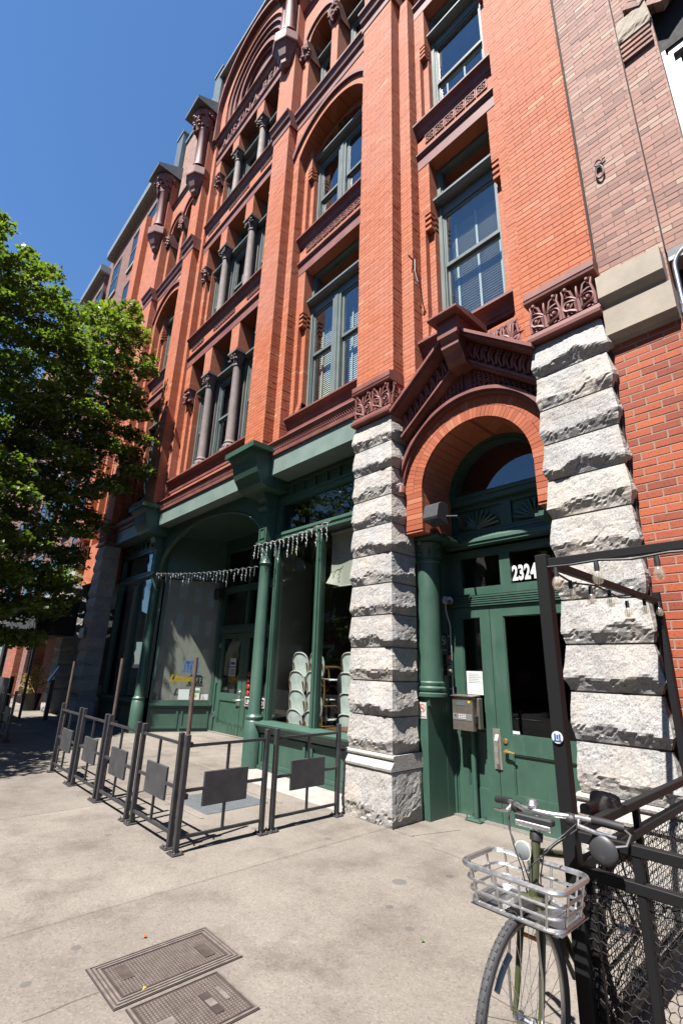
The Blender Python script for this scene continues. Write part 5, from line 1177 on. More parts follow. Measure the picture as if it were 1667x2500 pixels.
for k,z in enumerate((.98,1.12,1.26,1.40)): m.ball((-10.24,y-.01,z),.06,8,5,(1,.3,1))
m.build('badge',M['red'],t)
t=thing('wall_speaker','black box speaker hanging at the vestibule corner','speaker',(-11.7,6.4,3.3)); MB().cbox(-11.86,-11.62,6.36,6.56,3.24,3.52,.02).build('cabinet',M['blackplastic'],t); MB().box(-11.84,-11.64,6.352,6.361,3.27,3.49).build('grille',M['grey_plastic'],t)
t=thing('roller_blind','white roller blind with a curled corner half down in the shop window','blind',(-5.6,5.35,3.3))
m=MB(); n=10
V=[];F=[]
for i in range(n+1):
    for j in range(n+1):
        u,v=i/n,j/n; x=-6.02+.82*u; z=2.86+.92*v; cr=max(0,1-v*4)*max(0,1-u*3.2); V.append((x+.06*cr,5.34-.16*cr+.01*math.sin(u*7),z+.05*cr))
for i in range(n):
    for j in range(n): a=i*(n+1)+j; F.append((a,a+n+1,a+n+2,a+1))
m.add(V,F); m.build('cloth',M['cream'],t,smooth=True); MB().tube([(-6.04,5.345,3.79),(-4.7,5.345,3.79)],.028,8).build('roller',M['white_plastic'],t); MB().tube([(-5.95,5.33,2.86),(-5.19,5.33,2.855)],.012,6).build('bottom_bar',M['white_plastic'],t)
# ---------------------------------------------------------------- stacked bistro chairs behind the glass
def make_chair():
    t=thing('bistro_chair','','chair'); w_=.205
    def outline(s=1): return [(math.copysign(abs(math.cos(a))**.75,math.cos(a))*w_*s,.23+math.copysign(abs(math.sin(a))**.8,math.sin(a))*.215*s) for a in [2*math.pi*k/22 for k in range(22)]]
    tilt=lambda x,z:(x,-.21-.22*(z-.0)*.55+.03*(1-(x/w_)**2)*-1,.44+z)
    o=outline(); m=MB(); m.tube([tilt(*p) for p in o]+[tilt(*o[0])],.014,6,False); m.build('back_rim',M['white_plastic'],t,smooth=True)
    m=MB(); c=tilt(0,.23); V=[c]+[tilt(*p) for p in outline(.97)]; m.add(V,[(0,1+k,1+(k+1)%22) for k in range(22)]); m.build('back_panel',M['weave'],t)
    m=MB(); m.lathe([(.205,.43),(.215,.445),(.205,.46)],(0,0,0),20); m.build('seat',M['weave'],t,smooth=True)
    for sx in (-1,1):
        MB().tube([(sx*.17,-.2,.0),(sx*.175,-.19,.25),(sx*.17,-.20,.44),(sx*.175,-.27,.72)],.013,6).build('leg',M['tan_cane'],t,smooth=True)
        MB().tube([(sx*.19,.2,.0),(sx*.18,.17,.25),(sx*.18,.15,.45),(sx*.2,.14,.62),(sx*.21,.05,.66),(sx*.2,-.2,.66)],.013,6).build('leg',M['tan_cane'],t,smooth=True)
        MB().tube([(sx*.17,-.18,.24),(sx*.12,0,.36),(sx*.18,.16,.24)],.009,5).build('brace',M['tan_cane'],t,smooth=True)
    MB().tube([(-.17,-.18,.22),(0,-.2,.30),(.17,-.18,.22)],.009,5).build('brace',M['tan_cane'],t,smooth=True)
    return t
CH=make_chair(); first=True
ords=('lowest','second from the bottom','third from the bottom','topmost')
names=('left window stack','stack left of the mullion','stack right of the mullion','right window stack')
for si,(x,yy,a) in enumerate(((-7.05,5.78,2),(-6.60,5.80,-4),(-5.98,5.95,8),(-5.50,6.05,-6))):
    for k in range(4):
        o=CH if first else copy_tree(CH); first=False
        o.location=(x+.012*k*(1 if k%2 else -1),yy+.012*k,.02+.31*k); o.rotation_euler=(0,0,R(a+rnd.uniform(-3,3))); o['label']='white woven bistro chair, %s of the %s'%(ords[k],names[si]); o['group']='bistro chairs stacked behind the shop glass'
t=thing('table','low brown wooden table inside the shop window by the granite pier','table',(-5.2,5.5,0)); MB().cbox(-5.9,-4.55,5.22,5.62,.70,.74,.006).build('top',M['wood'],t)
for x in (-5.85,-4.65):
    for yy in (5.26,5.56): MB().box(x,x+.05,yy,yy+.05,.02,.70).build('leg',M['wood'],t)
t=thing('candle','white pillar candle standing on the wooden table','candle',(-5.33,5.35,.74)); MB().lathe([(.03,.741),(.03,.95),(.025,.955)],(-5.33,5.36,0),12).build('wax',M['white_plastic'],t,smooth=True)
# ---------------------------------------------------------------- icicle string lights on the shop front
def icicles(p0,p1,n,sag,lb,mat,seed,lmax=.34):
    rg=random.Random(seed); t=thing('string_lights',lb,'string lights',p0); P0,P1=Vector(p0),Vector(p1); wire=[]; m=MB(); drops=MB()
    for k in range(n*3+1):
        u=k/(n*3); p=P0.lerp(P1,u); p.z-=sag*4*u*(1-u)+.012*math.sin(k*1.3); wire.append(tuple(p))
    m.tube(wire,.0045,5); m.build('wire',mat,t)
    for k in range(n):
        p=Vector(wire[k*3+1]); L=lmax*rg.choice((.35,.6,.8,1.0))*rg.uniform(.8,1.1); seg=max(3,int(L/.045)); pts=[tuple(p)]
        for s in range(1,seg+1): pts.append((p.x+rg.uniform(-.008,.008)-.01*s/seg,p.y+rg.uniform(-.006,.006),p.z-L*s/seg))
        drops=MB(); drops.tube(pts,.0038,4)
        for s in range(1,seg): q_=pts[s]; e=rg.choice((-1,1)); drops.tube([q_,(q_[0]+e*.014,q_[1]-.006,q_[2]+.012),(q_[0]+e*.02,q_[1]-.006,q_[2]+.03)],[.004,.006,.004],4)
        drops.build('bulb_strand',mat,t)
    return t
icicles((-7.62,4.80,3.74),(-5.68,4.99,3.88),17,.05,'white icicle lights across the shop window transom',M['white_plastic'],3,.42)
icicles((-12.4,4.90,3.80),(-7.62,4.92,3.36),34,.06,'icicle lights strung across the vestibule arch',M['coping'],5,.30)  # grey instead of white stands in for the vestibule shade
icicles((-15.2,4.95,3.82),(-12.6,4.85,3.80),18,.08,'icicle lights across the shaded left shop window',M['coping'],8,.30)  # same grey, shade put into the colour of the wire and bulbs
# ---------------------------------------------------------------- patio frame with wire mesh on the right
t=thing('patio_enclosure','black steel corner frame with wire mesh railing in front of the right neighbour','railing',(-1.12,2.5,0))
def sq(a,b,s,nm,mat=M['wornblack']):
    a,b=Vector(a),Vector(b); m=MB(); h=s/2
    if abs(a.z-b.z)>max(abs(a.x-b.x),abs(a.y-b.y)): m.cbox(a.x-h,a.x+h,a.y-h,a.y+h,a.z,b.z,.004)
    elif abs(a.x-b.x)>abs(a.y-b.y): m.cbox(a.x,b.x,a.y-h,a.y+h,a.z-h,a.z+h,.003)
    else: m.cbox(a.x-h,a.x+h,a.y,b.y,a.z-h,a.z+h,.003)
    return m.build(nm,mat,t)
px,py=-1.128,2.5
sq((px,py,0),(px,py,2.20),.062,'post'); sq((px,4.46,0),(px,4.46,2.24),.05,'post'); sq((3.0,py,0),(3.0,py,2.2),.075,'post')
sq((px+.032,py,2.155),(3.0,py,2.155),.042,'top_beam'); sq((px,py+.032,2.165),(px,4.43,2.215),.042,'top_beam')
for z in (.915,.78,.15): sq((px+.04,py,z),(3.0,py,z),.042,'rail'); sq((px,py+.04,z),(px,4.43,z),.042,'rail')
for x in (-.86,-.1,.7,1.5,2.3): sq((x,py,.02),(x,py,.90),.035,'post')
for yy in (3.35,): sq((px,yy,.02),(px,yy,.90),.035,'post')
sq((px+.05,py+.03,0),(px+.05,py+.03,.78),.03,'post')
def mesh_x(x0,x1,z0,z1,y,s=.034,r=.0022):
    m=MB(); n=int((x1-x0)/s); k=int((z1-z0)/s)
    for i in range(n+1):
        x=x0+i*s; m.tube([(x+(.004 if j%2 else -.004),y+(.003 if (i+j)%2 else -.003),z0+(z1-z0)*j/(2*k)) for j in range(2*k+1)],r,4,False)
    for j in range(k+1):
        z=z0+j*s; m.tube([(x0+(x1-x0)*i/(2*n),y+(.003 if (i+j)%2==0 else -.003),z+(.004 if i%2 else -.004)) for i in range(2*n+1)],r,4,False)
    return m
mm=mesh_x(px+.03,1.2,.16,.77,py+.012); mm.build('wire_mesh',M['wornblack'],t,kind='stuff')
mm=mesh_x(py+.03,4.43,.16,.77,0); mm.v=[(px+.012+b,a,c) for a,b,c in mm.v]; mm.build('wire_mesh',M['wornblack'],t,kind='stuff')
stk=thing('sticker','round white and blue sticker on the black corner post','sticker',(px,2.46,1.32)); MB().lathe([(.027,0),(.027,.0015)],(px-.0,2.4622,1.315),18,Vector((0,-1,0))).build('disc',M['white'],stk); m=MB()
for k in range(3): m.box(px-.014+.011*k,px-.006+.011*k,2.459,2.4606,1.303+.006*(k%2),1.33-.004*(k%2))
m.box(px-.018,px+.02,2.459,2.4606,1.297,1.302); m.build('emblem',M['blue'],stk)
# bulbs on a cord
def bulbs(path,at,lb):
    s=thing('string_lights',lb,'string lights',path[0]); MB().tube(path,.006,6).build('wire',M['blackplastic'],s)
    for (x,yy,z) in at:
        b=MB().lathe([(.011,0),(.013,-.025),(.012,-.047)],(x,yy,z),8).build('bulb_socket',M['blackplastic'],s,smooth=True)
        MB().lathe([(.010,-.045),(.016,-.055),(.024,-.075),(.0255,-.088),(.02,-.103),(.008,-.11)],(x,yy,z),12,cap=True).build('bulb',M['bulbglass'],s,smooth=True)
        MB().tube([(x-.006,yy,z-.06),(x-.005,yy,z-.105),(x+.005,yy,z-.105),(x+.006,yy,z-.06)],.002,4).build('filament',M['brass'],s)
bulbs([(px+.03,2.48,2.13),(-.98,2.47,2.125),(-.84,2.47,2.13),(-.7,2.47,2.115),(-.55,2.47,2.125),(-.3,2.47,2.11),(.3,2.47,2.12)],[(px+.075,2.47,2.12),(-.855,2.47,2.125),(-.60,2.47,2.115),(-.2,2.47,2.11)],'round bulbs hanging from the front beam of the black frame')
bulbs([(px-.0,2.56,2.14),(px,2.85,2.10),(px,3.2,2.13),(px,3.6,2.10),(px,4.0,2.15),(px,4.42,2.17)],[(px,2.82,2.11),(px+.01,3.08,2.11),(px,3.42,2.13),(px+.01,3.70,2.09),(px,4.12,2.15),(px+.02,4.40,2.16)],'round bulbs hanging from the receding beam of the black frame')
# ---------------------------------------------------------------- bicycle against the mesh railing
bx_=-1.195
BK=thing('bicycle','olive city bicycle with silver front basket parked beside the black corner post','bicycle',(bx_,2.65,0))
def wheel(yc,r=.338):
    Wh=part('wheel',BK); zc_=.35; N=48
    ring=lambda rr,x=0:[(bx_+x,yc+rr*math.cos(2*math.pi*k/N),zc_+rr*math.sin(2*math.pi*k/N)) for k in range(N+1)]
    m=MB(); m.tube(ring(r-.012),.0185,10,False); m.build('tyre',M['rubber'],Wh,smooth=True)
    m=MB()
    for k in range(72):
        a=2*math.pi*k/72; c=Vector((bx_,yc+(r+.004)*math.cos(a),zc_+(r+.004)*math.sin(a))); tt=Vector((0,-math.sin(a),math.cos(a))); nn=Vector((0,math.cos(a),math.sin(a)))
        for s in (-1,1):
            p=c+Vector((s*.0065,0,0)); m.add([tuple(p+tt*u*.008+Vector((v*.005,0,0))+nn*w*.003) for u,v,w in ((-1,-1,-1),(1,-1,-1),(1,1,-1),(-1,1,-1),(-.8,-.8,1),(.8,-.8,1),(.8,.8,1),(-.8,.8,1))],[(4,5,6,7),(0,1,5,4),(1,2,6,5),(2,3,7,6),(3,0,4,7)])
    m.build('tread',M['rubber'],Wh,kind='stuff')
    m=MB(); m.tube(ring(r-.036),.0095,8,False); m.build('rim',M['alum'],Wh,smooth=True)
    m=MB()
    for k in range(32):
        a=2*math.pi*k/32; s=1 if k%2 else -1; b=a+(.55 if (k//2)%2 else -.55)
        m.tube([(bx_+s*.026,yc+.022*math.cos(b),zc_+.022*math.sin(b)),(bx_+s*.002,yc+(r-.04)*math.cos(a),zc_+(r-.04)*math.sin(a))],.0011,4,False)
    m.build('spokes',M['chrome'],Wh)
    m=MB(); m.lathe([(.008,-.055),(.012,-.04),(.025,-.03),(.025,-.024),(.014,-.018),(.014,.018),(.025,.024),(.025,.03),(.012,.04),(.008,.055)],(bx_,yc,zc_),12,Vector((1,0,0))); m.build('hub',M['alum'],Wh,smooth=True)
    m=MB(); a=R(118); c=Vector((bx_,yc+.25*math.cos(a),zc_+.25*math.sin(a))); m.tube([(bx_,yc+.25*math.cos(R(q)),zc_+.25*math.sin(R(q))) for q in (142,132,122,112)],.012,6); m.build('reflector',M['coping'],Wh)
    # half mudguard
    a0,a1=(15,100) if yc<2.5 else (-5,140)
    m=MB(); V=[];F=[]; n=16
    for k in range(n+1):
        a=R(a0+(a1-a0)*k/n)
        for dx,rr in ((-.03,r+.012),(-.018,r+.03),(0,r+.034),(.018,r+.03),(.03,r+.012)): V.append((bx_+dx,yc+rr*math.cos(a),zc_+rr*math.sin(a)))
    for k in range(n):
        for q_ in range(4): F.append((k*5+q_,k*5+q_+1,(k+1)*5+q_+1,(k+1)*5+q_))
    m.add(V,F); m.build('mudguard',M['blackplastic'],Wh,smooth=True)
    return Wh
wheel(2.12); wheel(3.19)
P=lambda y,z,x=0:(bx_+x,y,z)
FRm=part('frame',BK); ol=M['olive']
for a,b,r0,nm in ((P(2.235,.70),P(2.31,.93),.019,'head_tube'),(P(2.29,.87),P(2.86,.73),.015,'top_tube'),(P(2.255,.765),P(2.67,.30),.018,'down_tube'),(P(2.67,.29),P(2.90,.80),.016,'seat_tube')): MB().tube([a,b],r0,12).build(nm,ol,FRm,smooth=True)
for s in (-1,1):
    MB().tube([P(2.67,.29,s*.02),P(2.9,.32,s*.045),P(3.19,.35,s*.058)],.009,8).build('chain_stay',ol,FRm,smooth=True)
    MB().tube([P(2.875,.74,s*.018),P(3.05,.53,s*.045),P(3.19,.35,s*.058)],.008,8).build('seat_stay',ol,FRm,smooth=True)
    MB().tube([P(2.232,.70,s*.03),P(2.20,.60,s*.046),P(2.15,.42,s*.05),P(2.12,.35,s*.05)],[.0135,.0135,.011,.009],10).build('fork_blade',ol,FRm,smooth=True)
MB().tube([P(2.234,.705,-.045),P(2.234,.705,.045)],.02,10).build('fork_crown',ol,FRm,smooth=True)
MB().tube([P(2.305,.915),P(2.335,1.0)],.0165,12).build('stem',M['alum'],BK,smooth=True); m=MB(); m.lathe([(.026,0),(.028,.02),(.026,.035)],P(2.303,.905),14,Vector((0,.31,.95))); m.build('headset',M['blackplastic'],BK,smooth=True)
HB=part('handlebar',BK)
hb=[(-.29,2.50,.985),(-.22,2.47,.995),(-.15,2.40,1.01),(-.07,2.335,1.015),(0,2.325,1.015),(.07,2.335,1.015),(.15,2.40,1.01),(.22,2.47,.995),(.29,2.50,.985)]
MB().tube([(bx_+a,b,c) for a,b,c in hb],.0115,10).build('bar',M['chrome'],HB,smooth=True)
for s in (-1,1):
    g0=[(s*.185,2.437,1.003),(s*.23,2.475,.995),(s*.295,2.503,.985)]; MB().tube([(bx_+a,b,c) for a,b,c in g0],.0175,12).build('grip',M['blackplastic'],HB,smooth=True)
    MB().tube([(bx_+s*.15,2.40,1.0),(bx_+s*.16,2.37,.985),(bx_+s*.22,2.41,.965),(bx_+s*.28,2.45,.955)],[.014,.012,.009,.006],8).build('brake_lever',M['alum'],HB,smooth=True)
    MB().lathe([(.02,-.02),(.026,-.01),(.026,.01),(.02,.02)],(bx_+s*.125,2.385,1.0),12,Vector((1,0,0))).build('shifter',M['blackplastic'],HB,smooth=True)
    MB().tube([(bx_+s*.15,2.38,.99),(bx_+s*.13,2.30,.96),(bx_+s*.07,2.23,.90),(bx_+s*.04,2.24,.80),(bx_+s*.03,2.25,.72)],.003,5).build('cable',M['blackplastic'],HB)
    MB().tube([(bx_+s*.17,2.39,.985),(bx_+s*.10,2.27,.92),(bx_+s*.02,2.215,.84),(bx_+.0,2.24,.74)],.003,5).build('cable',M['blackplastic'],HB)
m=MB(); m.cbox(bx_-.085,bx_+.085,2.285,2.325,.975,1.0,.005); m.build('light_bracket',M['blackplastic'],HB); MB().cbox(bx_-.08,bx_+.08,2.278,2.286,.955,.977,.003).build('light_lens',M['chrome'],HB)
MB().lathe([(.022,0),(.026,.012),(.018,.03),(.004,.036)],(bx_-.02,2.335,1.025),14).build('bell',M['chrome'],HB,smooth=True)
m=MB(); m.tube([(bx_+.29,2.50,.985),(bx_+.325,2.49,.965),(bx_+.315,2.455,.93),(bx_+.27,2.43,.92)],.007,6); m.build('mirror_arm',M['blackplastic'],HB,smooth=True)
m=MB(); m.ball((bx_+.235,2.415,.905),.058,16,10,(1.0,.35,1.0)); m.build('mirror_shell',M['grey_plastic'],HB,smooth=True)
HL=MB(); HL.lathe([(.01,.05),(.025,.04),(.036,.01),(.038,0)],P(2.235,.875,-.03),16,Vector((0,1,0))); HL.build('headlight',M['white_plastic'],BK,smooth=True); MB().lathe([(.033,0),(.02,.006)],P(2.234,.875,-.03),16,Vector((0,-1,0))).build('headlight_lens',M['coping'],BK,smooth=True)
# basket
BS=part('basket',BK); ba=M['chrome']
def rr_(x0,x1,y0,y1,z,c=.05,n=5):
    pts=[]
    for cx,cy,a in ((x1-c,y1-c,0),(x0+c,y1-c,90),(x0+c,y0+c,180),(x1-c,y0+c,270)):
        for k in range(n+1): A=R(a+90*k/n); pts.append((cx+c*math.cos(A),cy+c*math.sin(A),z))
    return pts+[pts[0]]
lev=[(0,.825,.0108),(.012,.775,.0058),(.020,.735,.0058),(.028,.695,.0085)]
for o_,z,r0 in lev: MB().tube(rr_(-1.415+o_,-.985-o_,2.045+o_*.7,2.325-o_*.4,z),r0,8,False).build('hoop',ba,BS,smooth=True)
m=MB()
for fx in (.12,.38,.62,.88):
    for ya,yb in ((2.045,2.065),(2.325,2.314)):
        MB().tube([(-1.415+.43*fx,ya,.82),(-1.387+.374*fx,yb,.695)],.0052,6).build('upright',ba,BS,smooth=True)
for fy in (.25,.75):
    for xa,xb in ((-1.415,-1.387),(-.985,-1.013)): MB().tube([(xa,2.045+.28*fy,.82),(xb,2.065+.25*fy,.695)],.0052,6).build('upright',ba,BS,smooth=True)
for k in range(5):
    x=-1.365+.082*k; MB().box(x,x+.034,2.07,2.31,.686,.690).build('floor_slat',M['alum'],BS)
MB().box(-1.383,-1.017,2.068,2.312,.681,.6855).build('floor_sheet',M['grey_plastic'],BS)
for s in (-1,1): MB().tube([P(2.15,.685,s*.05),P(2.13,.5,s*.07),P(2.12,.36,s*.062)],.005,6).build('stay',M['alum'],BS,smooth=True)
MB().cbox(bx_-.05,bx_-.035,2.19,2.20,.575,.60,.002).build('fork_reflector',M['orange'],BK); MB().cbox(bx_-.03,bx_+.05,2.19,2.198,.585,.60,.002).build('fork_reflector',M['orange'],BK)
# saddle, seat post, crank
m=MB(); V=[];F=[]; n=12
for k in range(n+1):
    t=k/n; y=2.84+.27*t; w_=.022+.055*(max(0,t-.25)/.75)**1.6+.006; z=.975-.012*math.sin(math.pi*t)+.02*t*t
    for q_ in range(9):
        A=math.pi*q_/8; V.append((bx_+w_*math.cos(A),y,z-.035+.035*math.sin(A)**.7 if 0<q_<8 else z-.05))
for k in range(n):
    for q_ in range(8): F.append((k*9+q_,k*9+q_+1,(k+1)*9+q_+1,(k+1)*9+q_))
    F.append((k*9+8,k*9,(k+1)*9,(k+1)*9+8))
F+=[tuple(range(8,-1,-1)),tuple(n*9+i for i in range(9))]
m.add(V,F); m.build('saddle',M['blackplastic'],BK,smooth=True)
MB().tube([P(2.895,.79),P(2.955,.925)],.013,10).build('seat_post',M['alum'],BK,smooth=True)
CR=part('crank',BK)
m=MB(); m.lathe([(.088,-.002),(.095,0),(.088,.002)],P(2.67,.29,.045),28,Vector((1,0,0))); m.build('chainring',M['alum'],CR)
for s,a in ((1,-60),(-1,120)):
    e=P(2.67+.17*math.cos(R(a)),.29+.17*math.sin(R(a)),s*.075); MB().tube([P(2.67,.29,s*.06),e],[.012,.010],8).build('crank_arm',M['alum'],CR,smooth=True)
    m=MB(); x0=e[0]+(.01 if s>0 else -.10); 
    for (p,q_,r0,s0) in ((x0,x0+.09,e[1]-.04,e[1]-.03),(x0,x0+.09,e[1]+.03,e[1]+.04),(x0,x0+.01,e[1]-.03,e[1]+.03),(x0+.08,x0+.09,e[1]-.03,e[1]+.03),(x0+.01,x0+.08,e[1]-.006,e[1]+.006)): m.box(p,q_,r0,s0,e[2]-.01,e[2]+.01)
    m.build('pedal',M['alum'],CR)
m=MB(); m.tube([P(2.67,.385,.045),P(3.19,.39,.045)],.004,4); m.tube([P(2.67,.197,.045),P(3.19,.31,.045)],.004,4); m.build('chain',M['blackplastic'],CR)
m=MB(); m.cbox(bx_-.06,bx_+.06,2.95,3.42,.735,.745,.004); m.tube([P(3.05,.735,-.06),P(3.19,.37,-.07)],.005,5); m.tube([P(3.05,.735,.06),P(3.19,.37,.07)],.005,5); m.build('rear_rack',M['blackplastic'],BK)
lk=thing('bike_lock','black cable lock looped from the bicycle frame to the railing','bike lock',(bx_,2.6,.5)); MB().tube([(bx_+.02,2.5,.55)]+[(bx_+.05+.05*math.cos(R(a)),2.62+.14*math.sin(R(a)),.52+.1*math.cos(R(a*1.7))) for a in range(0,361,30)],.009,7).build('cable',M['blackplastic'],lk,smooth=True)
